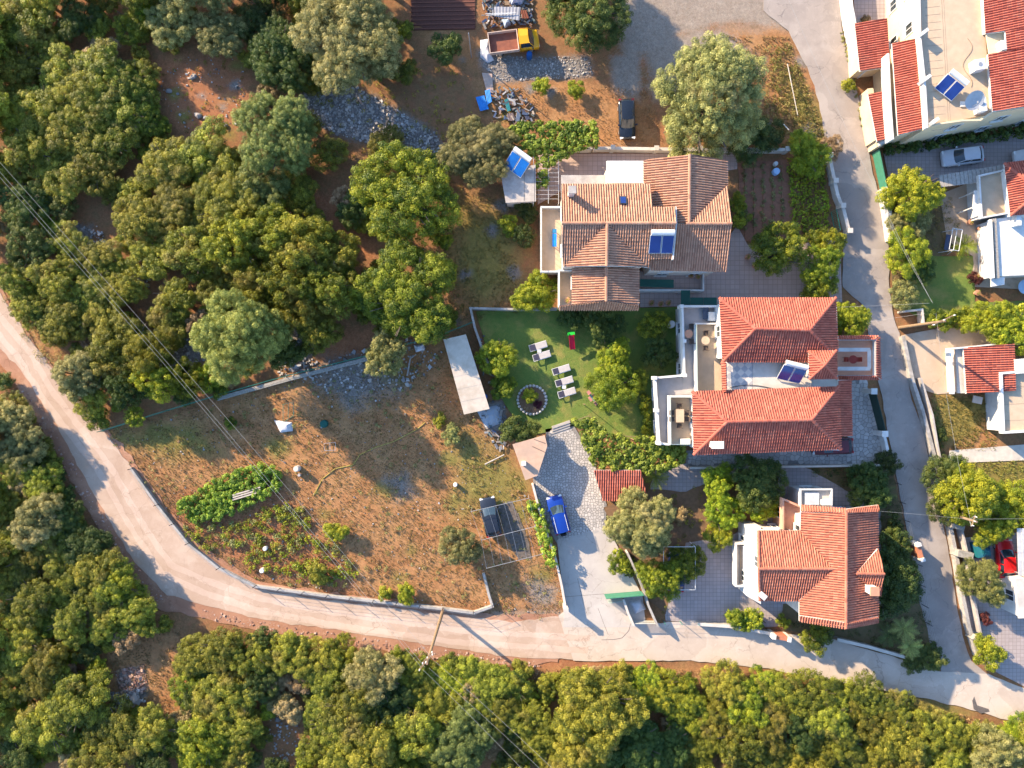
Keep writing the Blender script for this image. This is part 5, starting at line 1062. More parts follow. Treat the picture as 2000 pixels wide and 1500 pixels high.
straw = leaf_mat('straw', (.28, .18, .075), (.46, .31, .14), trans=.2); grassg = leaf_mat('grass_green', (.14, .15, .03), (.30, .25, .07), trans=.25)
tufts('dry_grass', 'dry straw-coloured grass of the field', FIELD, 24, .055, straw, 1)
tufts('weeds', 'scattered green weeds in the field', FIELD, 13, .07, grassg, 2)
tufts('dry_grass', 'dry grass around the parked dark car and the track', [(940, 170), (1270, 170), (1300, 295), (980, 295)], 24, .07, straw, 3)
tufts('dry_grass', 'dry grass bank beside the lane', [(1420, 70), (1540, 70), (1620, 285), (1480, 290), (1500, 140)], 34, .12, straw, 4)
tufts('weeds', 'green weeds on the bank beside the lane', [(1500, 100), (1545, 90), (1620, 285), (1520, 290)], 26, .14, grassg, 5)
tufts('weeds', 'rough grass between the wood and the brown roofed house', [(850, 340), (1000, 400), (1015, 600), (880, 630)], 30, .08, grassg, 6)
tufts('dry_grass', 'dry grass on the lower bank of the road', [(1020, 1308), (1290, 1305), (1480, 1318), (1640, 1348), (1880, 1395), (2000, 1430), (2000, 1470), (1400, 1380), (1030, 1360)], 38, .12, straw, 7)
tufts('dry_grass', 'dry grass in the lower clearing', [(170, 1260), (330, 1200), (380, 1290), (370, 1480), (290, 1400), (200, 1370)], 30, .08, straw, 8)
tufts('weeds', 'garden grass beside the lane wall', [(1830, 772), (1950, 775), (1945, 880), (1830, 880)], 40, .12, grassg, 9)
tufts('weeds', 'garden grass below the concrete path', [(1840, 905), (2080, 895), (2080, 1010), (1850, 1000)], 36, .14, grassg, 10)
tufts('lawn_grass', 'blades of the garden lawn', [(935, 612), (1325, 604), (1320, 733), (1276, 740), (1274, 845), (1120, 826), (1030, 845), (985, 785)], 40, .06, grassg, 11)
def weeds(label, poly, n, r0, r1, mat, seed, name='weeds'):
    rg = random.Random(seed); w = [tuple(P(x, y)[:2]) for x, y in poly]; xs = [p[0] for p in w]; ys = [p[1] for p in w]; cl = []
    while len(cl) < n:
        x, y = rg.uniform(min(xs), max(xs)), rg.uniform(min(ys), max(ys))
        if inside(x, y, w): r = rg.uniform(r0, r1); cl.append((x, y, r * .3, r, rg.random()))
    return tag(link(name, leaf_mesh(name, cl, .055, 22, mat, seed)), label, None, None, 'stuff')
weeds('low green weeds dotted over the dry field', FIELD, 520, .08, .28, grassp, 61); weeds('withered brown weeds dotted over the dry field', FIELD, 300, .06, .2, leaf_dry, 62); weeds('low weeds in the gap between wood and brown house', [(840, 340), (1000, 400), (1010, 620), (880, 630)], 200, .1, .3, grassg, 63)
weeds('low weeds round the truck yard and rubble', [(600, 150), (900, 130), (930, 250), (860, 330), (640, 300)], 170, .1, .32, leaf_maquis, 64); weeds('weeds on the bank beside the lane', [(1490, 90), (1545, 80), (1622, 285), (1500, 290)], 190, .1, .32, grassg, 65); weeds('dry weeds along the lower road bank', [(1020, 1308), (1290, 1305), (1480, 1318), (1640, 1348), (1900, 1400), (1900, 1420), (1400, 1360), (1030, 1350)], 230, .1, .32, leaf_dry, 66)
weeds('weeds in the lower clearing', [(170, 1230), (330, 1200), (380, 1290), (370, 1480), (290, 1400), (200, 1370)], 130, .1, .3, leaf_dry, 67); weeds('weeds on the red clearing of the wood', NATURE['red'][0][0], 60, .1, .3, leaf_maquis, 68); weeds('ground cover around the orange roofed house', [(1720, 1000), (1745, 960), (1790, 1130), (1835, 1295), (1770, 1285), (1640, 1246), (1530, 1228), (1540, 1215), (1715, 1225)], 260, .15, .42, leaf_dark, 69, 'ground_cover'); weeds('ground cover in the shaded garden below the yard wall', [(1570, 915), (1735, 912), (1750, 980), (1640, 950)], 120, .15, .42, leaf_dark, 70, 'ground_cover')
weeds('ground cover in the garden bed under the fruit trees', [(1270, 955), (1420, 930), (1520, 915), (1520, 1000), (1420, 1050), (1340, 1060), (1300, 1200), (1255, 1160), (1200, 1050)], 170, .1, .34, leaf_maquis, 71, 'ground_cover'); weeds('ground cover in the bed beside the lane wall', [(1735, 375), (1840, 355), (1895, 480), (1800, 510), (1760, 605), (1745, 590)], 230, .12, .4, grassg, 72, 'ground_cover'); weeds('weeds at the foot of the lane walls', [(1640, 60), (1652, 60), (1690, 250), (1682, 250)], 60, .08, .2, grassg, 73); weeds('weeds beside the kerb wall of the far gardens', [(1815, 770), (1830, 770), (1860, 990), (1845, 990)], 60, .1, .3, leaf_dark, 74); weeds('bushy verge growth along the dirt road and wood', [(-10, 545), (20, 560), (215, 800), (205, 835), (150, 790), (40, 650)], 150, .12, .4, grassg, 75)
# loose stones
def stones(name, label, polys, cnt, r0, r1, mat, seed):
    rg = random.Random(seed); b = MB()
    for poly in polys:
        xs = [p[0] for p in poly]; ys = [p[1] for p in poly]; n = 0
        for _ in range(cnt * 6):
            x, y = rg.uniform(min(xs), max(xs)), rg.uniform(min(ys), max(ys))
            if not inside(x, y, poly): continue
            p = P(x, y); r = rg.uniform(r0, r1) * (1 if rg.random() < .85 else 1.8); m = Matrix.Rotation(rg.uniform(0, 6.28), 3, 'Z') @ Matrix.Rotation(rg.uniform(-.6, .6), 3, 'X')
            q = [Vector((sx * r * rg.uniform(.6, 1.2), sy * r * rg.uniform(.5, 1.1), sz * r * rg.uniform(.4, .8))) for sz in (-1, 1) for sx, sy in ((-1, -1), (1, -1), (1, 1), (-1, 1))]
            b.add([m @ v + p + Vector((0, 0, r * .2 - .05)) for v in q], [(3, 2, 1, 0), (4, 5, 6, 7), (0, 1, 5, 4), (1, 2, 6, 5), (2, 3, 7, 6), (3, 0, 4, 7)]); n += 1
            if n >= cnt: break
    return tag(b.build(name, mat), label, None, None, 'stuff')
rock = island_mat('rock', [(.36, .33, .30), (.22, .195, .18), (.47, .44, .41), (.28, .25, .23), (.40, .35, .30), (.16, .14, .13)]); redrock = island_mat('red_rubble', [(.36, .20, .14), (.25, .13, .09), (.45, .33, .27), (.30, .15, .10), (.40, .26, .2)])
stones('rubble', 'heap of grey broken stone under the big olive', [NATURE['grey'][0][0]], 3000, .03, .1, rock, 1)
stones('rubble', 'grey gravel spilled beside the yellow truck', [NATURE['grey'][1][0]], 1100, .02, .065, rock, 2)
stones('rubble', 'heap of pale and red stones in the lower clearing', [[(222, 1310), (280, 1300), (290, 1350), (240, 1360)]], 420, .03, .10, redrock, 3)
stones('rubble', 'dark stones at the edge of the lower clearing', [[(215, 1355), (275, 1345), (285, 1370), (220, 1390)]], 60, .1, .25, rock, 4)
stones('field_stones', 'loose stones strewn over the dry field', [FIELD], 900, .02, .055, rock, 5)
stones('wood_rocks', 'white limestone rocks in the gaps of the wood', [[(100, 430), (190, 440), (230, 500), (120, 470)], [(320, 660), (410, 660), (400, 735), (330, 720)], [(545, 640), (610, 640), (620, 730), (540, 740)], [(520, 1385), (620, 1385), (640, 1480), (520, 1490)], [(260, 520), (300, 520), (290, 560), (255, 550)]], 130, .04, .13, rock, 6)
stones('verge_clods', 'earth clods along the lower verge of the dirt road', [[(395, 1190), (500, 1212), (700, 1244), (860, 1268), (1060, 1292), (1060, 1305), (860, 1288), (690, 1262), (500, 1230), (390, 1206)], [(30, 735), (110, 840), (250, 1090), (330, 1170), (310, 1185), (235, 1110), (95, 860), (20, 745)]], 1800, .02, .07, redrock, 7)
stones('clearing_stones', 'small stones on the red clearing in the wood', [NATURE['red'][0][0]], 160, .02, .08, rock, 8)
stones('wall_rubble', 'rubble line along the field fence', [[(560, 720), (800, 660), (870, 690), (800, 760), (640, 770)]], 400, .04, .13, rock, 9)
for px, py, s_, lab in ((388, 226, .38, 'broad white boulder on the red clearing, largest of its cluster'), (402, 230, .27, 'white boulder beside the largest one on the red clearing'), (440, 246, .27, 'grey boulder on the red clearing nearest the light green tree'), (398, 252, .32, 'low grey boulder below the white boulders of the clearing'), (378, 150, .34, 'shaded blue-grey boulder in the upper red clearing'), (330, 178, .3, 'shaded boulder at the edge of the red clearing'), (795, 510, .3, 'pale boulder above the dense bright green tree'), (615, 1445, .35, 'white boulder at the lower wood edge')):
    rg = random.Random(px); b = MB(); b.ball((0, 0, s_ * .35), s_, 9, 6, (1.25, .8, .6)); b.v = [(x * rg.uniform(.8, 1.2), y * rg.uniform(.8, 1.2), z * rg.uniform(.85, 1.15)) for x, y, z in b.v]; o = b.build('boulder', rock, None, local=True); p = P(px, py); o.location = (p.x, p.y, -.08); o.rotation_euler.z = rg.uniform(-.5, .5); tag(o, lab, 'boulder')
# ---------------------------------------------------------------- vehicles
def paint(name, c, rough=.28): return M('paint_' + name, c, tuple(x * .92 for x in c), 1.5, rough, spec=.6, coord='Object')
def loft(rings, closed_ends=True):
    b = MB(); n = len(rings[0])
    for r in rings: b.v += [tuple(p) for p in r]
    for i in range(len(rings) - 1):
        for j in range(n): b.f.append((i * n + j, i * n + (j + 1) % n, (i + 1) * n + (j + 1) % n, (i + 1) * n + j))
    if closed_ends: b.f += [tuple(range(n - 1, -1, -1)), tuple((len(rings) - 1) * n + j for j in range(n))]
    return b
def wheels(t, xs, w, r=.32, wd=.2):
    for x in xs:
        for s in (-1, 1):
            b = MB(); y = s * (w / 2 - wd / 2 - .02); b.cyl((x, y - wd / 2, r), (x, y + wd / 2, r), r, n=18); wo = b.build('wheel', black, t, local=True)
            b = MB(); b.cyl((x, y + s * (wd / 2 - .01), r), (x, y + s * (wd / 2 + .012), r), r * .62, n=14); b.build('rim', metal_grey, wo, local=True)
def car(label, px, py, head, col, L=4.1, W=1.7, Ht=1.48, cabin=(.10, .93), name='car', roof=None, rear=.12, spare=False, rack=False):
    """cabin: windscreen base / rear window base as fractions from nose"""
    p = P(px, py, .9); rz = math.atan2(-head[1], head[0]); t = thing(name, label, 'car', (p.x, p.y, .05), rz)
    hw = W / 2; belt = .92; X = lambda f: L / 2 - f * L
    st = [(0.0, .74, .30, .58), (.015, .86, .24, .66), (.05, .95, .20, .72), (.16, 1.0, .18, .80), (.30, 1.0, .18, .90), (.55, 1.0, .18, belt), (.80, 1.0, .18, belt), (.93, .99, .20, belt - .02), (.975, .93, .24, belt - .08), (1.0, .82, .32, .72)]
    rings = []
    for f, w, z0, z1 in st:
        y = hw * w; x = X(f); rings.append([(x, -y * .92, z0), (x, -y, z0 + (z1 - z0) * .45), (x, -y * .97, z1 - .05), (x, -y * .88, z1), (x, 0, z1 + .035), (x, y * .88, z1), (x, y * .97, z1 - .05), (x, y, z0 + (z1 - z0) * .45), (x, y * .92, z0)])
    loft(rings).build('body', col, t, smooth=True, local=True)
    f0, f1 = .27 + cabin[0] * 0, cabin[1]; r0, r1 = f0 + .17, f1 - rear; yb, yr = hw * .90, hw * .74
    def q(f, y, z): return Vector((X(f), y, z))
    zb = belt - .03
    wb = [q(f0, -yb * .93, zb - .03), q(f0, yb * .93, zb - .03)]; wr = [q(r0, yr * .96, Ht - .06), q(r0, -yr * .96, Ht - .06)]
    rb = [q(f1, -yb * .95, zb), q(f1, yb * .95, zb)]; rr = [q(r1, yr * .97, Ht - .05), q(r1, -yr * .97, Ht - .05)]
    def bow(a, c, amt, n=6): return [a.lerp(c, i / n) + Vector((amt * (1 - (2 * i / n - 1) ** 2), 0, 0)) for i in range(n + 1)]
    w0, w1 = bow(wb[0], wb[1], .16), bow(wr[1], wr[0], .10); b = MB(); b.add(w0 + w1, [(i, i + 1, i + 8, i + 7) for i in range(6)]); b.build('windscreen', glass, t, local=True)
    g0, g1 = bow(rb[0], rb[1], -.10), bow(rr[1], rr[0], -.06); b = MB(); b.add(g0 + g1, [(i + 1, i, i + 7, i + 8) for i in range(6)]); b.build('rear_window', glass, t, local=True)
    top = MB(); nx = 6; v = []
    for k in range(nx + 1):
        s_ = k / nx
        for i in range(7): a, c = w1[i], g1[i]; pnt = a.lerp(c, s_); pnt.z += .055 * math.sin(math.pi * s_) + .05 * (1 - (2 * i / 6 - 1) ** 2); v.append(pnt)
    top.add(v, [(k * 7 + i, k * 7 + i + 1, (k + 1) * 7 + i + 1, (k + 1) * 7 + i) for k in range(nx) for i in range(6)]); top.build('roof', roof or col, t, smooth=True, local=True)
    for s in (0, 1):
        a, c, d, e = (w0[0], g0[0], g1[0], w1[0]) if s == 0 else (w0[6], g0[6], g1[6], w1[6]); m1, m2 = a.lerp(c, .5), e.lerp(d, .5)
        for u0, u1 in ((.05, .47), (.53, .93)):
            A_, B_2 = a.lerp(c, u0), a.lerp(c, u1); D2, E2 = e.lerp(d, u1), e.lerp(d, u0); b = MB(); b.add([A_, B_2, D2, E2], [(0, 1, 2, 3)]); b.build('side_window', glass, t, local=True)
        b = MB(); sg = -1 if s == 0 else 1
        for z_, aa, dd in ((0, a, e), (0, m1, m2), (0, c, d)): b.cyl(aa, dd, .035, n=5)
        b.cyl(e, d, .03, n=5); b.build('pillar', col, t, local=True)
        b = MB(); b.box((X(f0 + .05), sg * (hw + .06), 1.0), (.12, .2, .14)); b.build('mirror', col, t, local=True)
        b = MB(); b.box((X(.025), sg * hw * .72, .64), (.22, .34, .13), M=Matrix.Rotation(-sg * .35, 3, 'Z')); b.build('headlight', lamp_clear, t, local=True)
        b = MB(); b.box((X(.985), sg * hw * .76, .76), (.1, .26, .18)); b.build('tail_light', lamp_red, t, local=True)
    b = MB(); b.box((X(.5), 0, .22), (L * .8, W * .8, .14)); b.build('chassis', black, t, local=True)
    wheels(t, (X(.19), X(.80)), W)
    if spare:
        b = MB(); b.cyl((X(1.0) - .02, 0, .78), (X(1.0) - .22, 0, .78), .32, n=18); b.build('spare_wheel', black, t, local=True)
    if rack:
        for sg in (-1, 1): b = MB(); b.cyl((X(r0 + .04), sg * yr * .92, Ht + .07), (X(r1 - .02), sg * yr * .92, Ht + .07), .025, n=6); b.build('roof_rail', metal_white, t, local=True)
    return t
car('blue compact off-road car with spare wheel on the stone driveway', 1091, 1006, (-20, -77), paint('blue', (.006, .036, .25)), 4.0, 1.75, 1.65, (.1, .97), rear=.05, spare=True, rack=True)
car('black estate car parked on the dry track above the brown house', 1225, 231, (3, 76), paint('black', (.012, .016, .024), .15), 4.1, 1.72, 1.48, (.1, .95), rear=.07)
car('silver saloon car in the shaded drive under the oleander hedge', 1883, 304, (-77, 10), paint('silver', (.50, .51, .54)), 4.3, 1.75, 1.45, (.1, .92), rear=.12)
car('pale grey car partly out of view at the end of the shaded drive', 2022, 304, (-77, 10), paint('pale', (.55, .55, .55)), 4.1, 1.7, 1.45)
car('dark navy car with sunlit bonnet under the open wire carport', 958, 1010, (-15, -76), paint('navy', (.018, .022, .032), .16), 4.1, 1.72, 1.46, (.1, .94), roof=None, rear=.09)
car('maroon car under the red carport eave in the paved yard', 1628, 872, (-77, 3), paint('maroon', (.10, .012, .018)), 4.2, 1.72, 1.45)
car('red car parked between the round tree and grey canopy', 1966, 1092, (-3, -76), paint('red', (.55, .010, .012)), 4.0, 1.68, 1.42)
car('dark blue car half hidden under the garden pergola', 1322, 1118, (2, -76), paint('dark_blue', (.01, .025, .12)), 4.1, 1.7, 1.45)
# yellow pickup
yel = paint('yellow', (.75, .36, .01)); p = P(1003, 82, .9); t = thing('pickup_truck', 'yellow pickup truck with empty rust-brown cargo bed', 'truck', (p.x, p.y, .05), math.atan2(7, 54))
rings = []
for x, w, z0, z1 in ((2.65, .72, .45, .85), (2.6, .88, .4, .98), (2.45, .95, .35, 1.05), (1.9, .96, .35, 1.12), (1.7, .96, .35, 1.15), (.55, .96, .35, 1.15)):
    rings.append([(x, -w * .95, z0), (x, -w, (z0 + z1) / 2), (x, -w * .96, z1 - .04), (x, -w * .85, z1), (x, 0, z1 + .03), (x, w * .85, z1), (x, w * .96, z1 - .04), (x, w, (z0 + z1) / 2), (x, w * .95, z0)])
loft(rings).build('body', yel, t, smooth=True, local=True)
b = MB(); b.add([(1.55, -.76, 1.85), (1.55, .76, 1.85), (.62, .78, 1.9), (.62, -.78, 1.9), (1.5, 0, 1.93), (.62, 0, 1.97)], [(0, 4, 5, 3), (4, 1, 2, 5)]); b.build('roof', yel, t, local=True)
b = MB(); b.add([(2.05, -.84, 1.12), (2.05, .84, 1.12), (1.55, .74, 1.85), (1.55, -.74, 1.85), (2.12, 0, 1.12), (1.6, 0, 1.9)], [(0, 4, 5, 3), (4, 1, 2, 5)]); b.build('windscreen', M('teal_glass', (.012, .05, .06), None, 2, .1, spec=.8), t, local=True)
for s in (-1, 1):
    b = MB(); b.add([(1.95, s * .86, 1.15), (.7, s * .88, 1.15), (.7, s * .79, 1.86), (1.5, s * .77, 1.84)], [(0, 1, 2, 3)]); b.build('side_window', glass, t, local=True)
    b = MB(); b.cyl((2.02, s * .86, 1.12), (1.53, s * .76, 1.86), .045, n=5); b.cyl((.62, s * .88, 1.12), (.62, s * .78, 1.88), .05, n=5); b.cyl((1.53, s * .76, 1.86), (.62, s * .78, 1.88), .035, n=5); b.build('pillar', yel, t, local=True)
    b = MB(); b.box((2.62, s * .66, .75), (.1, .26, .2)); b.build('headlight', lamp_clear, t, local=True)
    b = MB(); b.box((1.9, s * 1.06, 1.25), (.1, .2, .25)); b.build('mirror', dark_frame, t, local=True)
b = MB(); b.box((.59, 0, 1.5), (.05, 1.6, .8)); b.build('cab_back', yel, t, local=True)
b = MB(); b.box((-1.05, 0, .85), (3.0, 2.05, .12)); b.build('bed_floor', M('rust_bed', (.24, .085, .05), (.17, .06, .04), 2, .85, c3=(.30, .14, .09), coord='Object'), t, local=True)
bw = M('bed_side', (.52, .40, .33), (.42, .32, .26), 2, .8, coord='Object')
for c, d in (((-1.05, 1.05, 1.1), (3.08, .07, .5)), ((-1.05, -1.05, 1.1), (3.08, .07, .5)), ((.44, 0, 1.12), (.07, 2.03, .55)), ((-2.56, 0, 1.09), (.07, 2.03, .5))): b = MB(); b.box(c, d); b.build('bed_side', bw, t, local=True)
b = MB(); b.box((0, 0, .55), (4.6, 1.0, .25)); b.build('chassis', black, t, local=True); wheels(t, (1.75, -1.5), 1.9, .36, .22)

# ---------------------------------------------------------------- walls, fences, gates
def wall(label, line, h, w, mat, name='garden_wall', cap=None, pillars=0, group=None, cat='wall'):
    q = [P(x, y, 0) for x, y in line]; t = thing(name, label, cat, q[0].lerp(q[-1], .5), 0, group)
    for a, c in zip(q[:-1], q[1:]):
        d = (c - a).normalized() * w * .45; b = MB(); b.seg(a - d, c + d, w, -.1, h + random.uniform(0, .006)); b.build('wall_section', mat, t)
        if cap: b = MB(); b.seg(a - d, c + d, w + .1, h + .008, h + .07 + random.uniform(0, .006)); b.build('coping', cap, t)
    if pillars:
        L = sum((c - a).length for a, c in zip(q[:-1], q[1:])); k = max(1, int(L / pillars))
        for i in range(k + 1):
            s = L * i / k
            for a, c in zip(q[:-1], q[1:]):
                if s <= (c - a).length + 1e-4: pt = a.lerp(c, s / (c - a).length); break
                s -= (c - a).length
            b = MB(); b.box((pt.x, pt.y, h * .6), (w + .16, w + .16, h * 1.2 + .3)); po = b.build('pillar', mat, t); b = MB(); b.box((pt.x, pt.y, h * 1.2 + .19), (w + .26, w + .26, .07)); b.build('pillar_cap', cap or mat, po)
    return t
def fence(label, line, h, mat, name='wire_fence', z0=0.0, step=2.2, mesh=None, wires=4):
    q = [P(x, y, z0) for x, y in line]; t = thing(name, label, 'fence', q[0].lerp(q[-1], .5))
    for a, c in zip(q[:-1], q[1:]):
        k = max(1, int((c - a).length / step))
        for i in range(k + 1):
            pt = a.lerp(c, i / k); b = MB(); b.cyl((pt.x, pt.y, z0 - .1), (pt.x, pt.y, z0 + h), .035, n=5); b.build('post', mat, t)
        b = MB()
        for j in range(wires): zz = z0 + h * (j + 1) / wires - .03; b.cyl((a.x, a.y, zz), (c.x, c.y, zz), .010, n=3)
        b.build('wire', mesh or metal_grey, t)
    return t
wall('low grey concrete wall round the dry field beside the dirt road', [(260, 915), (310, 985), (370, 1060), (430, 1108), (500, 1143), (640, 1162), (760, 1175), (865, 1187), (925, 1195), (962, 1182), (955, 1160), (945, 1120)], .45, .25, conc_wall, 'field_wall')
fence('dark wire fence on the concrete wall round the dry field', [(260, 915), (310, 985), (370, 1060), (430, 1108), (500, 1143), (640, 1162), (865, 1187), (925, 1195), (962, 1182)], 1.1, dark_frame, 'wire_fence', .45, 2.4)
fence('greenish wire fence between the wood and the dry field', [(203, 842), (330, 802), (430, 772), (560, 735), (720, 695), (870, 652), (925, 630)], 1.3, green_paint, 'wire_fence', 0, 2.6, green_paint, 6)
wall('low dry stone wall between the wood and the dry field', [(430, 778), (560, 742), (700, 706), (780, 684)], .4, .4, stone_wall_m, 'stone_wall')
wall('brown garden wall corner at the top of the lawn', [(1085, 605), (1000, 606), (920, 604), (928, 640), (945, 690), (958, 720)], 1.2, .22, conc_wall, 'garden_wall')
wall('concrete wall between the driveway and the wire carport', [(1040, 945), (1052, 990), (1068, 1040), (1085, 1090), (1096, 1140), (1104, 1186)], 1.2, .22, conc_pale, 'driveway_wall')
b = MB(); p = P(1104, 1186, 1); b.box((p.x, p.y, .95), (.42, .42, 2.0)); b.box((p.x, p.y, 1.99), (.52, .52, .08)); tag(b.build('gate_pillar', conc_pale), 'pale gate pillar at the road end of the driveway wall', 'pillar')
wall('slanting concrete wall below the silvery olive along the driveway', [(1222, 1075), (1238, 1110), (1255, 1150), (1262, 1175), (1280, 1215)], 1.3, .2, conc_wall, 'driveway_wall')
wall('short white wall beside the green driveway gate', [(1215, 1166), (1224, 1192), (1234, 1214)], 1.1, .22, conc_pale, 'gate_wall')
wall('yard wall with pillars behind the brown house', [(1110, 297), (1180, 295), (1300, 297), (1430, 297), (1530, 298)], .9, .22, conc_pale, 'garden_wall', conc_pale, 3.9)
wall('lane wall with pillars along the vegetable plot', [(1612, 310), (1628, 385), (1640, 415), (1650, 455)], .9, .25, conc_pale, 'lane_wall', conc_pale, 2.6)
wall('white lane wall beside the overgrown flower bed', [(1716, 375), (1724, 420), (1731, 470)], 1.5, .3, white, 'lane_wall')
wall('tall cream boundary wall of the cream house along the lane', [(1636, -60), (1645, 30), (1660, 110), (1676, 150)], 1.9, .3, white, 'boundary_wall', white)
wall('lower cream boundary wall of the cream house at its corner', [(1684, 190), (1692, 240), (1700, 293)], 1.7, .5, cream, 'boundary_wall', cream)
wall('white return wall of the cream house above the shaded drive', [(1700, 293), (1716, 285)], 1.9, .3, white, 'boundary_wall')
wall('weathered kerb wall of the gardens on the far side of the lane', [(1758, 660), (1775, 740), (1795, 800), (1808, 850), (1822, 905), (1835, 960), (1848, 1020), (1862, 1090), (1873, 1160), (1885, 1220), (1902, 1275)], .7, .35, conc_wall, 'lane_wall')
wall('inner retaining wall of the gardens on the far side of the lane', [(1790, 740), (1812, 810), (1822, 870), (1835, 930), (1862, 1000), (1880, 1080), (1890, 1150), (1905, 1230)], .9, .18, conc, 'retaining_wall', None)
wall('stone gate block on the lane wall by the teal cover', [(1862, 1076), (1880, 1080)], 1.3, .7, stone_wall_m, 'gate_block')
wall('stone gate block where the wire crosses the lane wall', [(1850, 1023), (1866, 1027)], 1.2, .5, stone_wall_m, 'gate_block')
wall('stone gate block at the corner by the lemon-green tree', [(1893, 1240), (1905, 1250)], 1.2, .6, stone_wall_m, 'gate_block')
wall('small concrete block wall around the pole base by the lane', [(1755, 610), (1792, 606), (1795, 635), (1757, 640)], .9, .2, conc_pale, 'pole_wall')
wall('yard wall below the red roofed house and its stone paving', [(1345, 912), (1500, 910), (1640, 908), (1735, 906)], 1.0, .2, conc_pale, 'yard_wall')
wall('white lane wall pier run below the stone paved yard gate', [(1718, 850), (1725, 880), (1733, 904)], 1.0, .28, white, 'lane_wall')
wall('road wall of the orange roofed house with grey coping', [(1360, 1214), (1420, 1218), (1500, 1232)], .8, .22, conc_wall, 'road_wall', conc_pale)
wall('road wall of the orange roofed house under the palms', [(1630, 1244), (1690, 1258), (1760, 1278)], .8, .22, conc_wall, 'road_wall', conc_pale)
fence('dark lane fence of the orange roofed house', [(1740, 906), (1756, 980), (1772, 1050)], 1.3, dark_frame, 'metal_fence', 0, 1.6)
fence('dark lane fence below the brick pillar', [(1788, 1100), (1800, 1180), (1815, 1250), (1822, 1275)], 1.3, dark_frame, 'metal_fence', 0, 1.8)
fence('green rail fence on the road wall of the orange roofed house', [(1295, 1212), (1360, 1214)], 1.2, green_paint, 'metal_fence', 0, 1.6)
def brick_pier(label, px, py, d, rz):
    t = thing('brick_gate_pier', label, 'gate pier', P(px, py), rz); b = MB(); b.box((0, 0, .75), (1.3, .45, 1.5)); b.build('pier', M('brick_orange', (.45, .17, .09), (.38, .14, .08), 8, .9), t, local=True)
    for s in (-1, 1): b = MB(); b.box((s * .8, 0, .85), (.34, .5, 1.7)); b.build('end_post', white, t, local=True)
brick_pier('brick gate pier with white ends on the road below the orange house', 1516, 1236, 0, R_(-10)); brick_pier('brick gate pier with white ends on the lane beside the hedge', 1781, 1072, 0, R_(-75))
def gate(label, a, c, z1, mat, n, name='metal_gate', solid=False):
    a, c = P(*a), P(*c); t = thing(name, label, 'gate', a.lerp(c, .5)); d = (c - a)
    b = MB(); b.seg(a, c, .06, z1 - .08, z1); b.seg(a, c, .06, .12, .2); b.build('rail', mat, t)
    for i in range(n + 1):
        p = a.lerp(c, i / n); b = MB(); b.cyl((p.x, p.y, .1), (p.x, p.y, z1), .022, n=4); b.build('bar', mat, t)
    if solid:
        b = MB(); b.seg(a, c, .03, .2, z1 - .1); b.build('sheet', mat, t)
    return t
gate('green sliding driveway gate standing open by the road', (1180, 1160), (1252, 1154), 1.7, green_paint, 26, solid=True)
gate('pale green inner gate track panel beside the driveway gate', (1186, 1172), (1216, 1168), 1.1, M('green_pale', (.35, .42, .36)), 16)
gate('short barred gate on the road beside the driveway wall', (1236, 1212), (1280, 1212), 1.0, M('rail_cream', (.50, .50, .44)), 20)
gate('dark green slatted lane gate of the stone paved yard', (1696, 770), (1714, 840), 1.7, M('gate_dark', (.03, .06, .05)), 24, solid=True)
for px, py, l_b in ((1697, 764, 'white gate pillar at the upper end of the lane gate'), (1718, 846, 'white gate pillar at the lower end of the lane gate')): b = MB(); p = P(px, py, 1); b.box((p.x, p.y, 1), (.5, .5, 2.1)); b.box((p.x, p.y, 2.09), (.62, .62, .08)); tag(b.build('gate_pillar', white), l_b, 'pillar')
gate('green sheet gate of the shaded drive beside the lane', (1703, 300), (1718, 372), 1.5, green_paint, 14, solid=True)
gate('green barred gate beside the vegetable plot wall', (1622, 415), (1630, 455), 1.4, green_paint, 12)
aw = thing('green_awning', 'dark green sheet awning between the brown and red houses', 'awning', ctr([(1332, 567), (1400, 597)]))
for i, (x0, x1) in enumerate(((1330, 1348), (1348.5, 1374), (1374.5, 1400))): flat(aw, [(x0, 567 + (14 if i else 0)), (x1, 567 + (14 if i else 0)), (x1, 597), (x0, 597)], 2.4 + .02 * i, .05, green_sheet, 'awning_sheet')
b = MB()
for q in ((1333, 570), (1333, 595), (1398, 584), (1398, 595)): p = P(q[0], q[1], 2.3); b.cyl((p.x, p.y, 0), (p.x, p.y, 2.36), .04, n=5)
b.build('frame', metal_grey, aw)

# ---------------------------------------------------------------- poles and wires
def upole(label, base, z, arms, rz, name='utility_pole'):
    p = P(*base); t = thing(name, label, 'utility pole', p, rz); b = MB(); b.cyl((0, 0, -.2), (0, 0, z), .19, .11, 10); b.build('pole', wood, t, local=True)
    for za, L in arms:
        b = MB(); b.box((0, .12, z - za), (L, .09, .09)); ao = b.build('crossarm', wood, t, local=True)
        for i in (-1, 0, 1): b = MB(); b.cyl((i * L * .45, .12, z - za + .06), (i * L * .45, .12, z - za + .32), .06, .04, 6); b.build('insulator', metal_white, ao, local=True)
    b = MB(); b.cyl((-.6, .12, z - arms[0][0]), (0, .05, z - arms[0][0] - .7), .03, n=4); b.cyl((.6, .12, z - arms[0][0]), (0, .05, z - arms[0][0] - .7), .03, n=4); b.build('brace', metal_grey, t, local=True)
    return t
upole('tall wooden utility pole leaning over the dirt road', (866, 1190), 14.6, ((.3, 1.9), (1.3, 1.4)), R_(50))
upole('wooden utility pole beside the lane carrying house wires', (1757, 640), 7.9, ((.25, 2.4),), R_(25))
upole('short utility pole rising from the yellow-green lane tree', (1842, 1000), 5.4, ((.3, 1.0),), R_(70))
wire_m = M('wire', (.34, .33, .31), None, 2, .5)
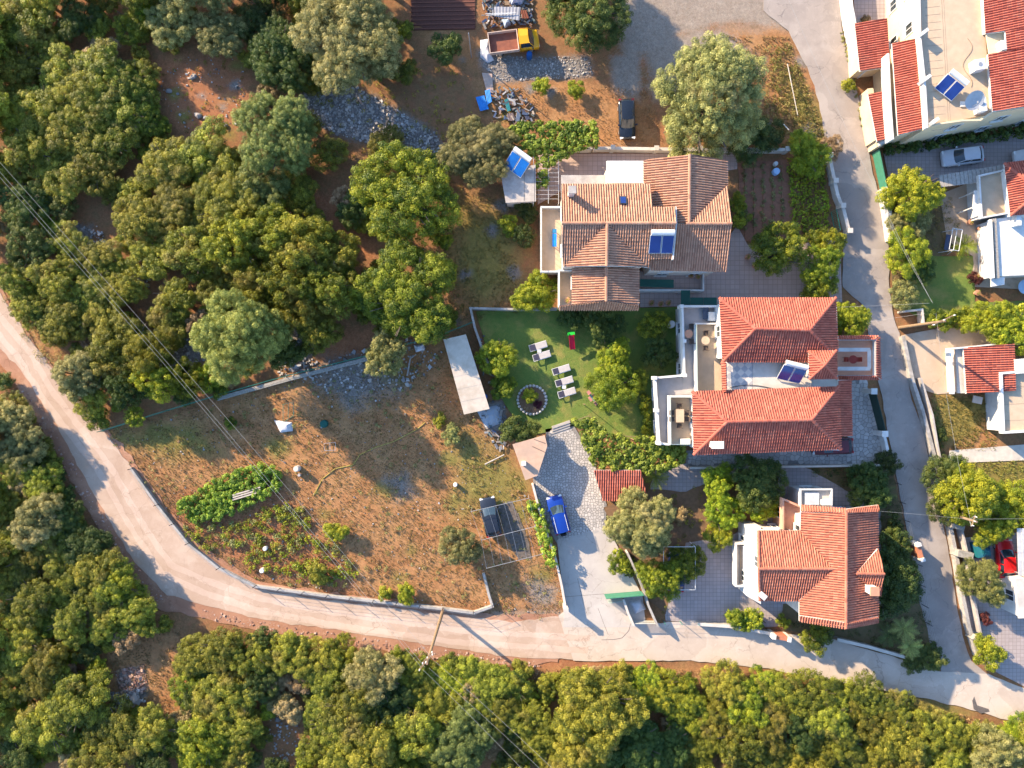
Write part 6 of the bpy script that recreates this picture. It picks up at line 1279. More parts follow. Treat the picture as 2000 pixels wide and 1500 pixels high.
def wire(label, a, c, sag, r=.010, group='power lines', n=14):
    a, c = P(*a), P(*c); b = MB(); pts = [a.lerp(c, i / n) - Vector((0, 0, sag * 4 * (i / n) * (1 - i / n))) for i in range(n + 1)]; b.tube(pts, r, 4)
    return tag(b.build('power_line', wire_m), label, 'power line', group)
for i, (a, c, w_) in enumerate((((-70, 268, 15), (822, 1302, 14.4), 'lowest'), ((-66, 262, 15), (830, 1303, 14.4), 'middle'), ((-50, 262, 15.6), (848, 1290, 14.7), 'uppermost'))): wire('%s power line crossing the wood to the tall pole' % w_, a, c, .8)
for i, (a, c, w_) in enumerate((((826, 1308, 14.4), (1060, 1545, 15), 'lowest'), ((838, 1305, 14.4), (1100, 1545, 15), 'middle'), ((850, 1292, 14.7), (1125, 1545, 15), 'uppermost'))): wire('%s power line running off below the tall pole' % w_, a, c, .3)
wire('wire from the lane pole up to the lane-side bed', (1822, 592, 7.7), (1735, 430, 7.0), .2); wire('wire from the lane pole up past the white wall', (1820, 590, 7.7), (1515, -60, 7.5), .6)
wire('wire from the lane pole along the annex to the lower pole', (1828, 612, 7.6), (1895, 1014, 5.3), .5); wire('wire from the lane pole to the round bright tree', (1815, 592, 7.6), (1636, 600, 6.3), .2); wire('wire crossing the lane from the orange house', (1714, 998, 5.6), (1893, 1014, 5.3), .2); wire('wire leading from the lower pole out past the red car', (1895, 1014, 5.3), (2120, 1014, 5.5), .2)
wire('wire from the lane pole across the lane to the red house', (1806, 612, 7.4), (1700, 628, 5), .2)
cp = thing('wire_carport', 'open carport frame of thin pale bars over the navy car', 'carport', ctr([(920, 1000), (1050, 1110)]))
bars = [((920, 999), (1033, 973)), ((940, 1055), (1046, 1028)), ((950, 1110), (1060, 1082))]
for a, c in bars: b = MB(); b.cyl(P(*a, 2.2), P(*c, 2.2), .022, n=5); b.build('bar', metal_grey, cp)
for i in range(8):
    f_ = i / 7; L2 = lambda s, k: P(s[0][0] + (s[1][0] - s[0][0]) * k, s[0][1] + (s[1][1] - s[0][1]) * k, 2.2); b = MB(); b.cyl(L2(bars[0], f_), L2(bars[1], f_), .011, n=4); b.cyl(L2(bars[1], f_), L2(bars[2], f_), .011, n=4); b.build('cross_wire', metal_grey, cp)
for q in ((920, 999), (1033, 973), (940, 1055), (1046, 1028), (950, 1110), (1060, 1082)): p = P(*q, 2.2); b = MB(); b.cyl((p.x, p.y, 0), (p.x, p.y, 2.2), .03, n=6); b.build('post', metal_grey, cp)
pg = thing('wire_pergola', 'thin wire pergola between the solar shed and the brown house', 'pergola', ctr([(1046, 330), (1093, 392)]))
for x in (1042, 1071, 1091): b = MB(); b.cyl(P(x, 292, 2.5), P(x, 398, 2.5), .025, n=4); b.build('bar', metal_white, pg)
for i in range(10): b = MB(); b.cyl(P(1042, 312 + i * 8.5, 2.52), P(1091, 312 + i * 8.5, 2.52), .014, n=4); b.build('cross_wire', metal_white, pg)
for q in ((1042, 295), (1091, 295), (1042, 396), (1091, 396)): p = P(*q, 2.5); b = MB(); b.cyl((p.x, p.y, 0), (p.x, p.y, 2.5), .03, n=5); b.build('post', metal_white, pg)
pg = thing('car_pergola', 'thin white pole pergola over the dark blue car', 'pergola', ctr([(1295, 1065), (1358, 1152)]))
for a, c in (((1296, 1068), (1358, 1068)), ((1296, 1108), (1358, 1108)), ((1296, 1152), (1358, 1152)), ((1296, 1068), (1296, 1152)), ((1358, 1068), (1358, 1152))): b = MB(); b.cyl(P(*a, 2.3), P(*c, 2.3), .03, n=5); b.build('bar', metal_white, pg)
for q in ((1296, 1068), (1358, 1068), (1296, 1152), (1358, 1152)): p = P(*q, 2.3); b = MB(); b.cyl((p.x, p.y, 0), (p.x, p.y, 2.3), .035, n=5); b.build('post', metal_white, pg)

# ---------------------------------------------------------------- garden things
fab = M('lounger_fabric', (.44, .40, .38), (.38, .35, .33), 3, .9, coord='Object'); fabd = M('lounger_dark', (.12, .10, .13), None, 3, .9, coord='Object')
def lounger(label, px, py, rz):
    p = P(px, py, .35); t = thing('sun_lounger', label, 'sun lounger', (p.x, p.y, .02), rz, 'sun loungers on the lawn')
    for y in (-.34, .34): b = MB(); b.box((0, y, .33), (1.9, .05, .06)); b.build('side_rail', metal_white, t, local=True)
    for x in (-.93, .93): b = MB(); b.box((x, 0, .33), (.05, .63, .06)); b.build('end_rail', metal_white, t, local=True)
    b = MB(); b.box((.32, 0, .37), (1.2, .62, .03)); b.build('seat', fab, t, local=True)
    b = MB(); b.box((-.58, 0, .52), (.68, .62, .03), M=Matrix.Rotation(.45, 3, 'Y')); b.build('backrest', fabd, t, local=True)
    for x in (-.75, .75):
        for y in (-.32, .32): b = MB(); b.cyl((x, y, 0), (x, y, .32), .025, n=6); b.build('leg', metal_white, t, local=True)
for x, y, l_b in ((1051, 676, 'sun lounger highest up the lawn, with a plain pale seat'), (1058, 695, 'second sun lounger from the top, below the plain pale one'), (1096, 722, 'sun lounger at the top of the lower group of three'), (1102, 745, 'middle sun lounger of the lower group of three'), (1107, 767, 'lowest sun lounger, nearest the round stone planter')): lounger(l_b, x, y, R_(17))
for x, y, l_b in ((1053, 686, 'small side table between the upper two loungers'), (1101, 756, 'small side table between the lower loungers')):
    t = thing('side_table', l_b, 'table', P(x, y), 0, 'side tables by the loungers'); b = MB(); b.box((0, 0, .4), (.42, .34, .04)); b.build('table_top', metal_white, t, local=True); b = MB()
    for sx in (-.16, .16):
        for sy in (-.12, .12): b.cyl((sx, sy, 0), (sx, sy, .4), .02, n=5)
    b.build('leg', metal_white, t, local=True)
t = thing('toy_slide', 'red plastic slide with green top on the lawn', 'slide', P(1116, 666, .5), R_(-83)); redp = M('red_plastic', (.55, .005, .03), None, 3, .35); grp = M('green_plastic', (.03, .5, .05), None, 3, .35)
b = MB(); Ms = Matrix.Rotation(.38, 3, 'Y'); b.box((.15, 0, .45), (1.6, .46, .05), M=Ms); b.build('chute', redp, t, local=True)
for s in (-1, 1): b = MB(); b.box((.15, s * .25, .52), (1.6, .05, .16), M=Ms); b.build('chute_side', redp, t, local=True)
b = MB(); b.box((-.72, 0, .78), (.3, .55, .06)); b.box((-.7, .33, .9), (.3, .06, .3)); b.box((-.7, -.33, .9), (.3, .06, .3)); b.build('platform', grp, t, local=True); b = MB()
for s in (-1, 1): b.cyl((-.95, s * .24, 0), (-.75, s * .24, .8), .03, n=5)
for k in range(3): b.cyl((-.92 + k * .06, -.24, .2 + .22 * k), (-.92 + k * .06, .24, .2 + .22 * k), .025, n=5)
b.build('ladder', grp, t, local=True)
t = thing('seesaw', 'faded green and red toy seesaw beside the lawn tree', 'seesaw', P(1156, 777, .3), R_(-55)); tg = M('toy_green', (.25, .38, .33), None, 3, .6); tr = M('toy_red', (.45, .2, .17), None, 3, .6)
b = MB(); b.box((0, 0, .4), (1.6, .2, .08), M=Matrix.Rotation(.12, 3, 'Y')); b.build('beam', tg, t, local=True); b = MB(); b.box((0, 0, .18), (.5, .7, .3)); b.build('base', tr, t, local=True)
for s in (-1, 1): b = MB(); b.box((s * .7, 0, .5 - s * .08), (.34, .34, .1)); b.box((s * .5, 0, .6 - s * .06), (.05, .4, .2)); b.build('seat', tr, t, local=True)
t = thing('round_planter', 'round planter ringed with pale stones on the lawn', 'planter', P(1039, 781))
b = MB(); b.cyl((0, 0, -.02), (0, 0, .22), 1.45, n=28); b.build('soil', MATS['garden_soil'], t, local=True); ms = None
for i in range(26):
    a = 2 * math.pi * i / 26
    if ms is None:
        b = MB(); b.ball((0, 0, .18), .22, 8, 5, (.75, 1, 1)); rg = random.Random(3); b.v = [(x * rg.uniform(.9, 1.1), y * rg.uniform(.85, 1.1), z) for x, y, z in b.v]; ms = b.mesh('stone', M('stone_pale', (.52, .47, .42), (.40, .36, .32), 4, .9, .3))
    o = link('stone', ms, t, (math.cos(a) * 1.5, math.sin(a) * 1.5, 0)); o.rotation_euler.z = a
    o.scale = (random.uniform(.85, 1.1), random.uniform(.75, .95), random.uniform(.9, 1.2))
tree(1036, 771, 17, 'C', .8, 'yellow-green shrub growing in the round stone planter', 'shrub', None, 'shrub'); tree(1052, 790, 9, 'U', .7, 'red-leaved plant in the round stone planter', 'shrub', None, 'shrub'); tree(1030, 800, 8, 'Y', .6, 'orange flowers at the lower rim of the round planter', 'shrub', None, 'shrub')
# palms and yuccas
def palm(label, px, py, z, Lf, n, mat, seed, droop=.5):
    rg = random.Random(seed); p = P(px, py, z); t = thing('palm', label, 'palm', (p.x, p.y, 0)); b = MB(); b.cyl((0, 0, -.1), (0, 0, z), .16, .12, 8); b.build('trunk', bark, t, local=True)
    proto = None
    for i in range(n):
        if proto is None:
            b = MB()
            for k in range(14):
                f0 = (k + 1) / 15; x = Lf * f0; zz = Lf * (.45 * f0 - droop * 1.1 * f0 * f0); w = Lf * .34 * math.sin(math.pi * min(.97, f0 * .85 + .12))
                for s in (-1, 1): b.add([(x, 0, zz), (x + .06, 0, zz), (x + w * .55, s * w * .8, zz - .10)], [(0, 1, 2) if s > 0 else (1, 0, 2)])
            pts = [Vector((Lf * f, 0, Lf * (.45 * f - droop * 1.1 * f * f))) for f in (0, .25, .5, .75, 1)]; b.tube(pts, .02, 4); proto = b.mesh('frond', mat); at = proto.attributes.new('tint', 'FLOAT', 'POINT'); at.data.foreach_set('value', [rg.random() for _ in proto.vertices])
        o = link('frond', proto, t, (0, 0, z)); o.rotation_euler = (rg.uniform(-.25, .25), rg.uniform(-.45, .25), i * 2.4); s = rg.uniform(.75, 1.1); o.scale = (s, s, s)
    return t
palm('small palm at the corner of the vine pergola', 1280, 932, 1.6, 1.5, 16, leaf_bright, 1); palm('spiky palm over the road wall, nearest the orange roof', 1764, 1228, 2.0, 1.5, 20, leaf_pale, 2, .3); palm('lower spiky palm over the road wall beside the clipped bush', 1776, 1262, 1.7, 1.4, 20, leaf_pale, 3, .3); palm('shaded palm between the orange house and the spiky palms', 1735, 1240, 1.5, 1.5, 16, leaf_dark, 4); palm('dark feathery palm in the garden corner by the lane', 1712, 962, 2.0, 1.9, 18, leaf_dark, 5); palm('drooping palm in the sun below the flower pots', 1882, 478, 1.3, 1.5, 16, leaf_citrus, 6)
# terrace furniture
def table_set(label, px, py, z, shape, chairs, tm, cm, rot=0.0):
    p = P(px, py, z + .7); t = thing('terrace_table', label, 'table', (p.x, p.y, z), rot); b = MB()
    if shape == 'round': b.cyl((0, 0, .70), (0, 0, .74), .42, n=18); b.cyl((0, 0, 0), (0, 0, .7), .05)
    else: b.box((0, 0, .72), (.8, 1.3, .05)); [b.box((sx * .34, sy * .58, .35), (.06, .06, .7)) for sx in (-1, 1) for sy in (-1, 1)]
    b.build('table_top', tm, t, local=True)
    for i, (dx, dy, a) in enumerate(chairs):
        w = Matrix.Rotation(rot, 3, 'Z') @ Vector((dx, dy, 0)); c = thing('terrace_chair', 'dark chair %s the %s' % (('above ' if dy > .5 and abs(dx) < .6 else 'below ' if dy < -.5 and abs(dx) < .6 else ('%sleft of ' if dx < 0 else '%sright of ') % ('' if abs(dy) < .1 else 'upper ' if dy > 0 else 'lower ')).strip(), label), 'chair', (p.x + w.x, p.y + w.y, z), rot + a, 'chairs at the ' + label)
        b = MB(); b.box((0, 0, .44), (.46, .46, .06)); b.build('seat', cm, c, local=True); b = MB(); b.box((0, -.23, .70), (.46, .05, .5)); b.build('backrest', cm, c, local=True)
        for sx in (-1, 1):
            for sy in (-1, 1): b = MB(); b.cyl((sx * .2, sy * .2, 0), (sx * .2, sy * .2, .42), .02, n=5); b.build('leg', dark_frame, c, local=True)
wick = M('wicker', (.10, .075, .06), (.07, .05, .04), 9, .9, coord='Object')
table_set('pale round table on the upper beige balcony', 1378, 665, 3.72, 'round', ((.1, .75, math.pi), (.1, -.75, 0)), terrace_beige, wick); table_set('brown round table on the grey terrace', 1345, 652, 3.34, 'round', ((.35, .75, math.pi), (.4, -.75, 0)), terracotta, wick)
table_set('wooden table on the glass railed balcony', 1328, 812, 3.72, 'rect', ((0, 1.0, math.pi), (0, -1.0, 0), (-.75, .3, -1.57), (-.75, -.35, -1.57), (.75, .3, 1.57), (.75, -.35, 1.57)), terrace_beige, wick); table_set('red-brown table on the terracotta balcony', 1666, 702, 3.62, 'round', ((-.55, 0, -1.57), (.55, 0, 1.57)), M('red_wood', (.22, .03, .02)), M('red_wood2', (.26, .035, .02)))
def box_item(name, label, cat, px, py, z, size, mat, rz=0, group=None, legs=True):
    p = P(px, py, z + size[2]); t = thing(name, label, cat, (p.x, p.y, z), rz, group); b = MB(); b.box((0, 0, size[2] * .5), (size[0], size[1], size[2] * .96)); b.build('body', mat, t, local=True)
    b = MB(); b.box((0, 0, size[2] * .99), (size[0] * .92, size[1] * .92, size[2] * .06)); b.build('lid', mat, t, local=True); return t
box_item('storage_box', 'white storage box on the grey terrace by the red roof edge', 'box', 1391, 618, 3.34, (.7, .9, .6), white); box_item('storage_box', 'white bench chest on the glass railed balcony', 'chest', 1339, 862, 3.72, (1.0, .5, .5), white)
t = thing('deck_chair', 'dark blue reclining chair on the grey terrace', 'chair', P(1377, 613, 3.5) + Vector((0, 0, -.16)), R_(90)); b = MB(); b.box((-.1, 0, .35), (.9, .55, .05)); b.box((.55, 0, .5), (.6, .55, .05), M=Matrix.Rotation(-.5, 3, 'Y')); b.build('seat', M('chair_blue', (.05, .07, .11)), t, local=True); b = MB(); [b.cyl((sx, sy * .25, 0), (sx, sy * .25, .35), .02, n=5) for sx in (-.45, .3) for sy in (-1, 1)]; b.build('leg', metal_grey, t, local=True)
t = thing('balcony_bench', 'bright blue long bench on the beige balcony', 'bench', P(1083, 467, 3.8) - Vector((0, 0, .4)), R_(90)); b = MB(); b.box((-.1, 0, .4), (1.3, .42, .1)); b.build('seat', blue_sheet, t, local=True); b = MB(); b.box((.8, 0, .42), (.4, .42, .12)); b.build('headrest', M('teal', (.02, .17, .35)), t, local=True); b = MB(); [b.box((sx, sy * .16, .17), (.06, .06, .34)) for sx in (-.65, .75) for sy in (-1, 1)]; b.build('leg', metal_grey, t, local=True)
def pot(label, px, py, z=0, r=.28, mat=terracotta, leafk='D', plant_=True):
    p = P(px, py, z + .3); t = thing('flower_pot', label, 'flower pot', (p.x, p.y, z), 0, 'flower pots'); b = MB(); b.cyl((0, 0, 0), (0, 0, .42), r * .7, r, 12); b.cyl((0, 0, .40), (0, 0, .48), r * 1.1, r * 1.1, 12); b.build('pot', mat, t, local=True)
    if plant_: o = link('plant', PL[2], t, (0, 0, .42)); o.scale = (.7, .7, .7)
for px, py, l_b in ((1895, 434, 'terracotta pot beside the porch of the white flat roofed house'), (1914, 446, 'dark pot next to the porch of the white flat roofed house'), (1923, 489, 'wide pot at the top of the pot row by the flat roof'), (1925, 515, 'pot in the middle of the row by the flat roof'), (1928, 538, 'pot at the foot of the row by the flat roof'), (1906, 540, 'small red pot on the path by the shaded lawn'), (1272, 592, 'large pot in the dark passage below the brown porch'), (1290, 594, 'white pot in the dark passage below the brown porch'), (1305, 592, 'round pot at the end of the dark passage'), (1108, 587, 'pot on the small front balcony of the brown house'), (1349, 538, 'pot on the porch of the brown house'), (1363, 540, 'black pot at the porch corner of the brown house'), (1460, 502, 'dark pot on the pink paved yard near the house'), (1474, 519, 'dark pot on the pink paved yard near the tree'), (1908, 572, 'pot beside the blue round table')): pot(l_b, px, py, 3.45 if px == 1108 else .95 if px in (1349, 1363) else .02)
t = thing('garden_table', 'pale blue round table at the edge of the neighbour yard', 'table', P(1993, 562)); b = MB(); b.cyl((0, 0, .7), (0, 0, .75), .75, n=20); b.build('table_top', M('blue_pale', (.35, .48, .62)), t, local=True); b = MB(); b.cyl((0, 0, 0), (0, 0, .7), .06); b.cyl((0, 0, 0), (0, 0, .04), .3); b.build('leg', metal_grey, t, local=True)
t = thing('garden_swing', 'pale metal frame of a garden swing by the flower bed', 'swing', P(1845, 475), R_(80))
for a, c in (((-1.1, -.5, 0), (-1.1, 0, 1.8)), ((-1.1, .5, 0), (-1.1, 0, 1.8)), ((1.1, -.5, 0), (1.1, 0, 1.8)), ((1.1, .5, 0), (1.1, 0, 1.8)), ((-1.1, 0, 1.8), (1.1, 0, 1.8)), ((-1.1, .5, 1.9), (1.1, .5, 1.9)), ((-1.1, -.5, 1.9), (1.1, -.5, 1.9)), ((-1.1, -.5, 1.9), (-1.1, .5, 1.9)), ((1.1, -.5, 1.9), (1.1, .5, 1.9))): b = MB(); b.cyl(a, c, .03, n=5); b.build('bar', metal_white, t, local=True)
b = MB(); b.box((0, 0, .5), (1.6, .5, .06)); b.build('seat', M('swing_blue', (.06, .08, .14)), t, local=True)
tag(MB().box(P(1909, 781, .4), (1.0, .75, .08), R_(-12)).box(P(1909, 781, .2), (.8, .5, .4), R_(-12)).build('upturned_table', plaster), 'pale upturned table beneath the annex eave', 'table')
# yard clutter
cor = M('corrugated_grey', (.30, .30, .32), (.22, .22, .24), 2, .7)
def sheet_item(label, pts, z, mat, ribs=7, name='metal_sheet', cat='metal sheet', tilt=0.0):
    t = thing(name, label, cat, ctr(pts)); q = [P(x, y, z) for x, y in pts]; q[1].z += tilt; q[2].z += tilt; b = MB(); n = ribs * 2; v = []
    for i in range(n + 1):
        for a, c in ((q[0], q[1]), (q[3], q[2])): pnt = a.lerp(c, i / n); v.append((pnt.x, pnt.y, pnt.z + (.03 if i % 2 else 0)))
    b.add(v, [(2 * i, 2 * i + 2, 2 * i + 3, 2 * i + 1) for i in range(n)]); b.build('sheet', mat, t)
    b = MB(); c = ctr(pts); b.box((c.x, c.y, z / 2 - .02), (.5, .4, z)); b.build('support', wood, t); return t
sheet_item('bright blue corrugated sheet lying beside the truck yard path', [(929, 190), (946, 186), (955, 213), (938, 217)], .3, blue_sheet); sheet_item('narrow bright blue sheet leaning on the wider one', [(947, 177), (957, 174), (961, 198), (952, 205)], .45, blue_sheet, 4)
sheet_item('teal panel lying on the scrap pile', [(985, 195), (992, 192), (998, 216), (991, 218)], .3, M('teal_sheet', (.02, .17, .19)), 3); sheet_item('dark grey panel at the end of the scrap pile', [(1018, 213), (1024, 214), (1036, 232), (1028, 235)], .25, M('dark_panel', (.05, .06, .10)), 3); sheet_item('blue-grey plank panel on the scrap pile', [(1010, 216), (1017, 213), (1015, 237), (1007, 237)], .25, M('slate_panel', (.10, .14, .22)), 3); sheet_item('brown board on the scrap pile', [(990, 222), (1002, 220), (1008, 236), (992, 236)], .2, M('brown_panel', (.15, .11, .11)), 3)
sheet_item('pale terracotta path slab leading to the blue sheets', [(941, 142), (961, 144), (964, 182), (950, 178)], .06, M('slab_pink', (.46, .33, .26)), 1, 'path_slab', 'slab')
sheet_item('grey corrugated shelter roof above the yellow truck', [(965, 13), (1017, 14), (1014, 40), (966, 32)], 1.9, cor, 8, 'shelter', 'shelter'); sheet_item('rust-red panel beside the shelter above the truck', [(1017, 20), (1028, 20), (1034, 36), (1020, 36)], .5, M('rust', (.16, .05, .03)), 3)
for q in ((948, 27, 1008, 25, 'longer'), (950, 30, 1000, 26, 'shorter')): b = MB(); b.cyl(P(q[0], q[1], 2.05), P(q[2], q[3], 2.05), .03, n=5); tag(b.build('pipe', metal_white), q[4] + ' thin white pipe lying across the shelter roof', 'pipe', 'pipes on the shelter roof')
def tarp(label, pts, z, mat, seed, name='tarpaulin'):
    w = [P(x, y, 0) for x, y in pts]; c = sum(w, Vector((0, 0, 0))) / len(w); b = MB(); R0 = 5; n = len(w) * 4; v = [(c.x, c.y, z)]
    ring = [w[i // 4].lerp(w[(i // 4 + 1) % len(w)], i % 4 / 4) for i in range(n)]
    for k in range(1, R0 + 1):
        for i, p in enumerate(ring): q = c.lerp(p, k / R0); v.append((q.x, q.y, z * (1 - (k / R0) ** 3) + .12 * mnoise.noise((q.x * 2.3, q.y * 2.3, seed)) * (1 - k / R0 * .6) + .0))
    f = [(0, 1 + i, 1 + (i + 1) % n) for i in range(n)] + [(1 + k * n + i, 1 + (k + 1) * n + i, 1 + (k + 1) * n + (i + 1) % n, 1 + k * n + (i + 1) % n) for k in range(R0 - 1) for i in range(n)]
    b.add(v, f); return tag(b.build(name, mat), label, 'tarpaulin')
wtarp = M('white_tarp', (.55, .54, .55), (.44, .43, .45), 2, .7)
tarp('crumpled white tarpaulin behind the yellow truck bed', [(938, 78), (953, 76), (960, 108), (965, 118), (952, 123), (938, 112)], .5, wtarp, 2); tarp('blue and white plastic heap above the shelter', [(990, -8), (1025, -8), (1022, 10), (998, 11)], .9, M('blue_white', (.30, .38, .62), (.6, .6, .66), 3, .6), 3); tarp('white plastic bundle with blue bag beside the truck shelter', [(978, 40), (997, 40), (998, 50), (986, 55)], .7, M('pale_blue_tarp', (.40, .50, .62), (.3, .4, .55), 3, .6), 4); tarp('teal cover beside the lane wall under the yellow-green tree', [(1893, 1058), (1928, 1062), (1930, 1090), (1900, 1090)], 1.3, M('teal_tarp', (.01, .12, .13), (.01, .07, .14), 1.5, .6), 5); tarp('white plastic scrap heap in the shaded part of the dry field', [(535, 820), (570, 825), (572, 842), (548, 845)], .4, wtarp, 6); tarp('blue-grey gravel bag spill at the lower end of the long shed', [(930, 800), (975, 790), (983, 825), (950, 838)], .35, M('grey_blue', (.30, .34, .40), (.36, .36, .36), 5, .9), 7); tarp('white crumpled sheet on the rubble by the field fence', [(808, 674), (828, 672), (830, 684), (812, 688)], .4, wtarp, 8)
tarp('white rubble sacks inside the driveway gate corner', [(1226, 1172), (1252, 1168), (1262, 1190), (1240, 1200)], .5, wtarp, 9)
scrap_m = island_mat('scrap', [(.20, .20, .22), (.10, .09, .085), (.34, .27, .21), (.05, .09, .18), (.42, .40, .38), (.16, .08, .05), (.08, .12, .12), (.26, .22, .18)], .7)
def scrap(label, poly, n, seed):
    rg = random.Random(seed); b = MB(); xs = [p[0] for p in poly]; ys = [p[1] for p in poly]
    for _ in range(n): 
        x, y = rg.uniform(min(xs), max(xs)), rg.uniform(min(ys), max(ys))
        if inside(x, y, poly): p = P(x, y, 0); b.box((p.x, p.y, rg.uniform(.03, .3)), (rg.uniform(.08, .7), rg.uniform(.05, .25), rg.uniform(.03, .2)), M=Matrix.Rotation(rg.uniform(0, 6.28), 3, 'Z') @ Matrix.Rotation(rg.uniform(-.4, .4), 3, 'X'))
    return tag(b.build('scrap_debris', scrap_m), label, None, None, 'stuff')
scrap('mixed scrap debris above the yellow truck', [(940, -20), (1040, -20), (1045, 50), (945, 55)], 260, 1); scrap('scrap boards and debris below the path slab', [(960, 175), (1000, 165), (1045, 215), (1035, 245), (965, 230)], 150, 2); scrap('debris at the lower end of the long shed', [(935, 800), (985, 790), (1000, 880), (985, 890), (950, 850)], 90, 3); scrap('debris behind the long shed', [(930, 660), (945, 655), (975, 780), (955, 790)], 60, 4); scrap('debris along the field fence', [(540, 690), (600, 640), (610, 720), (560, 740)], 50, 5)
fur = MB(); [fur.cyl(P(800 + rg_, 4 + i * 8.5 - 40, -.06), P(928, 2 + i * 8.5 - 40, -.06), .13, .13, 6) for i in range(12) for rg_ in (3,)]; tag(fur.build('furrow_ridges', MATS['ploughed_soil']), 'low parallel furrow ridges of the dark ploughed plot', None, None, 'stuff')
fur = MB(); [fur.cyl(P(1455 + i * 18, 318, -.05), P(1455 + i * 18, 462, -.05), .14, .14, 6) for i in range(5)]; [fur.cyl(P(1543 + i * 15, 316, -.05), P(1557 + i * 15, 462, -.05), .16, .16, 6) for i in range(5)]; tag(fur.build('furrow_ridges', MATS['tilled_soil']), 'low ridges of the vegetable rows', None, None, 'stuff')
def barrel(label, px, py, mat, r=.3, h=.9): p = P(px, py, h); t = thing('barrel', label, 'barrel', (p.x, p.y, 0)); b = MB(); b.cyl((0, 0, 0), (0, 0, h), r, n=14); b.cyl((0, 0, h * .3), (0, 0, h * .34), r * 1.05, n=14); b.cyl((0, 0, h * .66), (0, 0, h * .7), r * 1.05, n=14); b.build('body', mat, t, local=True); b = MB(); b.cyl((0, 0, h), (0, 0, h + .03), r * .85, n=14); b.build('lid', mat, t, local=True)
bb_ = M('barrel_blue', (.02, .10, .30)); barrel('blue barrel beside the front wheel of the truck', 1034, 105, bb_); barrel('white barrel standing in the dry field', 578, 916, conc_pale, .3); barrel('white bucket in the dry field beside the carport', 889, 947, white, .22, .5); barrel('white bucket among the crop plants by the power lines', 517, 1072, white, .22, .5); barrel('white bucket at the lower crop plot edge', 511, 1115, white, .25, .5); barrel('small grey pot beside the white barrel in the field', 584, 928, conc, .16, .35); barrel('pale blue tub in the vegetable plot', 1517, 334, M('tub', (.35, .5, .68)), .35, .6); barrel('blue-white tub at the top of the vegetable plot', 1516, 319, white, .22, .5); barrel('dark water barrel beside the white terrace wall', 1302, 676, M('barrel_dark', (.015, .025, .05)), .4, 1.0); barrel('white tank against the white terrace wall', 1312, 633, white, .38, 1.0); barrel('blue drum behind the long white shed', 946, 775, bb_); barrel('white drum below the solar shed', 1038, 415, white, .35, .7); barrel('green drum in the shaded dry field', 632, 828, M('barrel_green', (.015, .09, .07)), .4, .5)
t = thing('pallet_rack', 'narrow weathered plank rack in the bean bed', 'rack', P(482, 966))
for k in (-1, 0, 1): b = MB(); b.seg(P(454, 972 + k * 4.5, .9), P(508, 956 + k * 4.5, .9), .14, .86, .9); b.build('plank', M('plank_pale', (.48, .40, .34), (.36, .30, .25), 4, .9), t)
for f_ in (.1, .5, .9): b = MB(); p = P(454 + 54 * f_, 972 - 16 * f_, .9); b.box((p.x, p.y, .43), (.1, .5, .84), R_(17)); b.build('leg', wood, t)
t = thing('compost_frame', 'leaning green net frame in the shaded dry field', 'frame', P(562, 803)); [MB().cyl(P(a_[0], a_[1], z0), P(c_[0], c_[1], z1), .03, n=5).build('bar', green_paint, t) for a_, c_, z0, z1 in (((553, 790), (573, 785), 1, 1), ((553, 825), (573, 812), 0, 0), ((553, 790), (553, 825), 1, 0), ((573, 785), (573, 812), 1, 0), ((563, 788), (563, 818), 1, 0))]
t = thing('metal_bedstead', 'bare metal bed frame lying in the field', 'bed frame', P(645, 873)); [MB().cyl(P(*a_, .1), P(*c_, .1), .025, n=4).build('bar', metal_grey, t) for a_, c_ in (((633, 866), (655, 864)), ((634, 880), (656, 879)), ((633, 866), (634, 880)), ((655, 864), (656, 879)), ((644, 865), (645, 880)))]
def pole_item(label, a, c, mat, r=.05, name='wooden_pole', cat='pole'): b = MB(); b.cyl(a, c, r, r * .8, 6); return tag(b.build(name, mat), label, cat)
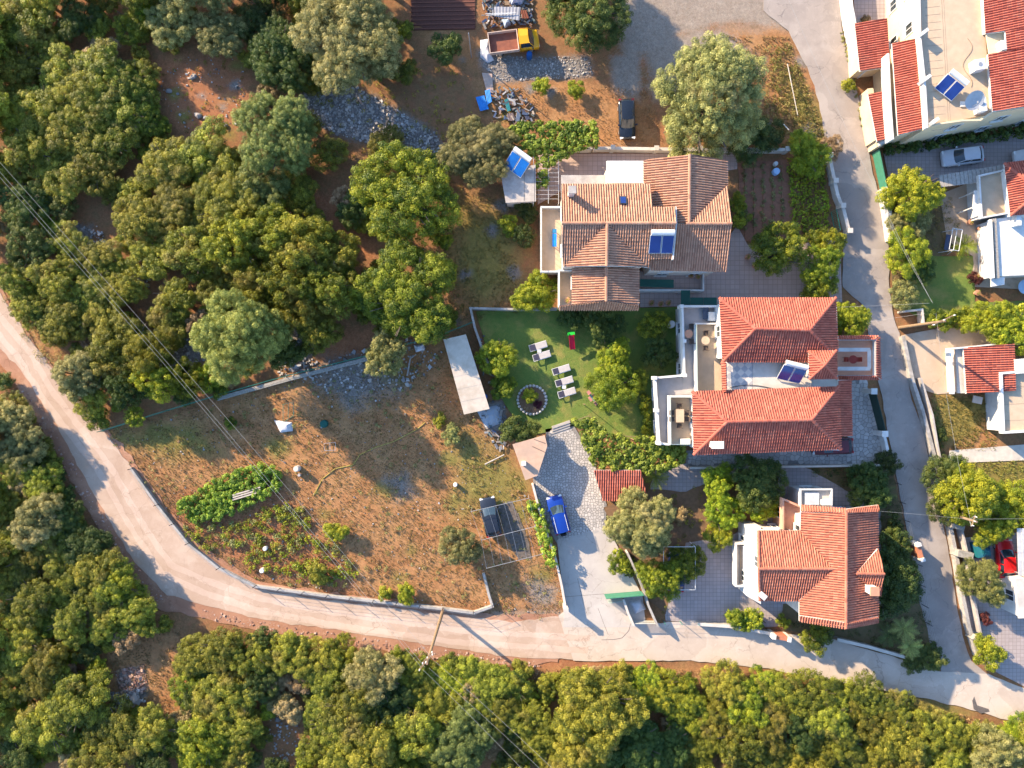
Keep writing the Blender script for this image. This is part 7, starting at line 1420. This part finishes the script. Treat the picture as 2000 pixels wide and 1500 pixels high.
pole_item('pale beam lying beside the field fence', P(796, 731, .15), P(802, 695, .3), wood_grey, .09, 'beam', 'beam'); pole_item('curved pale branch leaning from the beam', P(802, 700, .3), P(813, 692, .5), wood_grey, .05, 'branch', 'branch'); pole_item('plank lying below the shed', P(947, 907, .1), P(985, 888, .15), wood_grey, .08, 'plank', 'plank'); pole_item('bare pole on the bank beside the lane', P(1538, 125, .1), P(1558, 225, 2.2), wood_grey, .05); pole_item('short white post on the bank near the rounded tree', P(1528, 240, .1), P(1541, 254, .5), white, .06); pole_item('umbrella pole on the lawn', P(1139, 789, 0), P(1139, 789, 0) + Vector((0, 0, 2.2)), wood, .04); pole_item('lamp post beside the truck yard', P(921, 112, 0), P(921, 112, 0) + Vector((0, 0, 5.2)), metal_grey, .06, 'lamp_post', 'lamp post')
hp = M('hose_yellow', (.42, .33, .08)); b = MB(); b.tube([P(x, y, -.0) for x, y in ((612, 968), (630, 935), (655, 915), (690, 908), (703, 888), (730, 875), (770, 862), (815, 838), (830, 825))], .04, 5); tag(b.build('garden_hose', hp), 'long yellow garden hose across the dry field', 'hose')
t = thing('concrete_steps', 'small flight of stone steps at the top of the driveway', 'steps', P(1095, 835))
for i in range(4): b = MB(); b.seg(P(1078, 846 - i * 5 + 4), P(1113, 834 - i * 5 + 4), .27, 0, .06 + .07 * i); b.build('step', conc, t)
# junction stains and cracks on the roads
stain = M('wet_stain', (.10, .085, .08), (.14, .12, .11), 3, .5); o = sheet('road_stain', [(1903, 1360), (1908, 1378), (1930, 1385), (1932, 1390), (1915, 1394), (1902, 1385), (1900, 1368)], .045, stain, 'dark wet patch on the concrete road', 1.5)
def crack(pts, w=.03): b = MB(); q = [P(x, y, .07) for x, y in pts]; [b.seg(a, c, w, .03, .0505) for a, c in zip(q[:-1], q[1:])]; o = b.build('road_joint', M('joint_dark', (.12, .10, .085))); return tag(o, 'dark joint line in the road surface', None, None, 'structure')
crack([(1100, 1166), (1140, 1163), (1180, 1160)]); crack([(1168, 1188), (1180, 1220), (1188, 1240)]); crack([(1232, 1218), (1228, 1232), (1215, 1246), (1200, 1249), (1175, 1250)]); crack([(1128, 1130), (1140, 1180), (1147, 1200)])
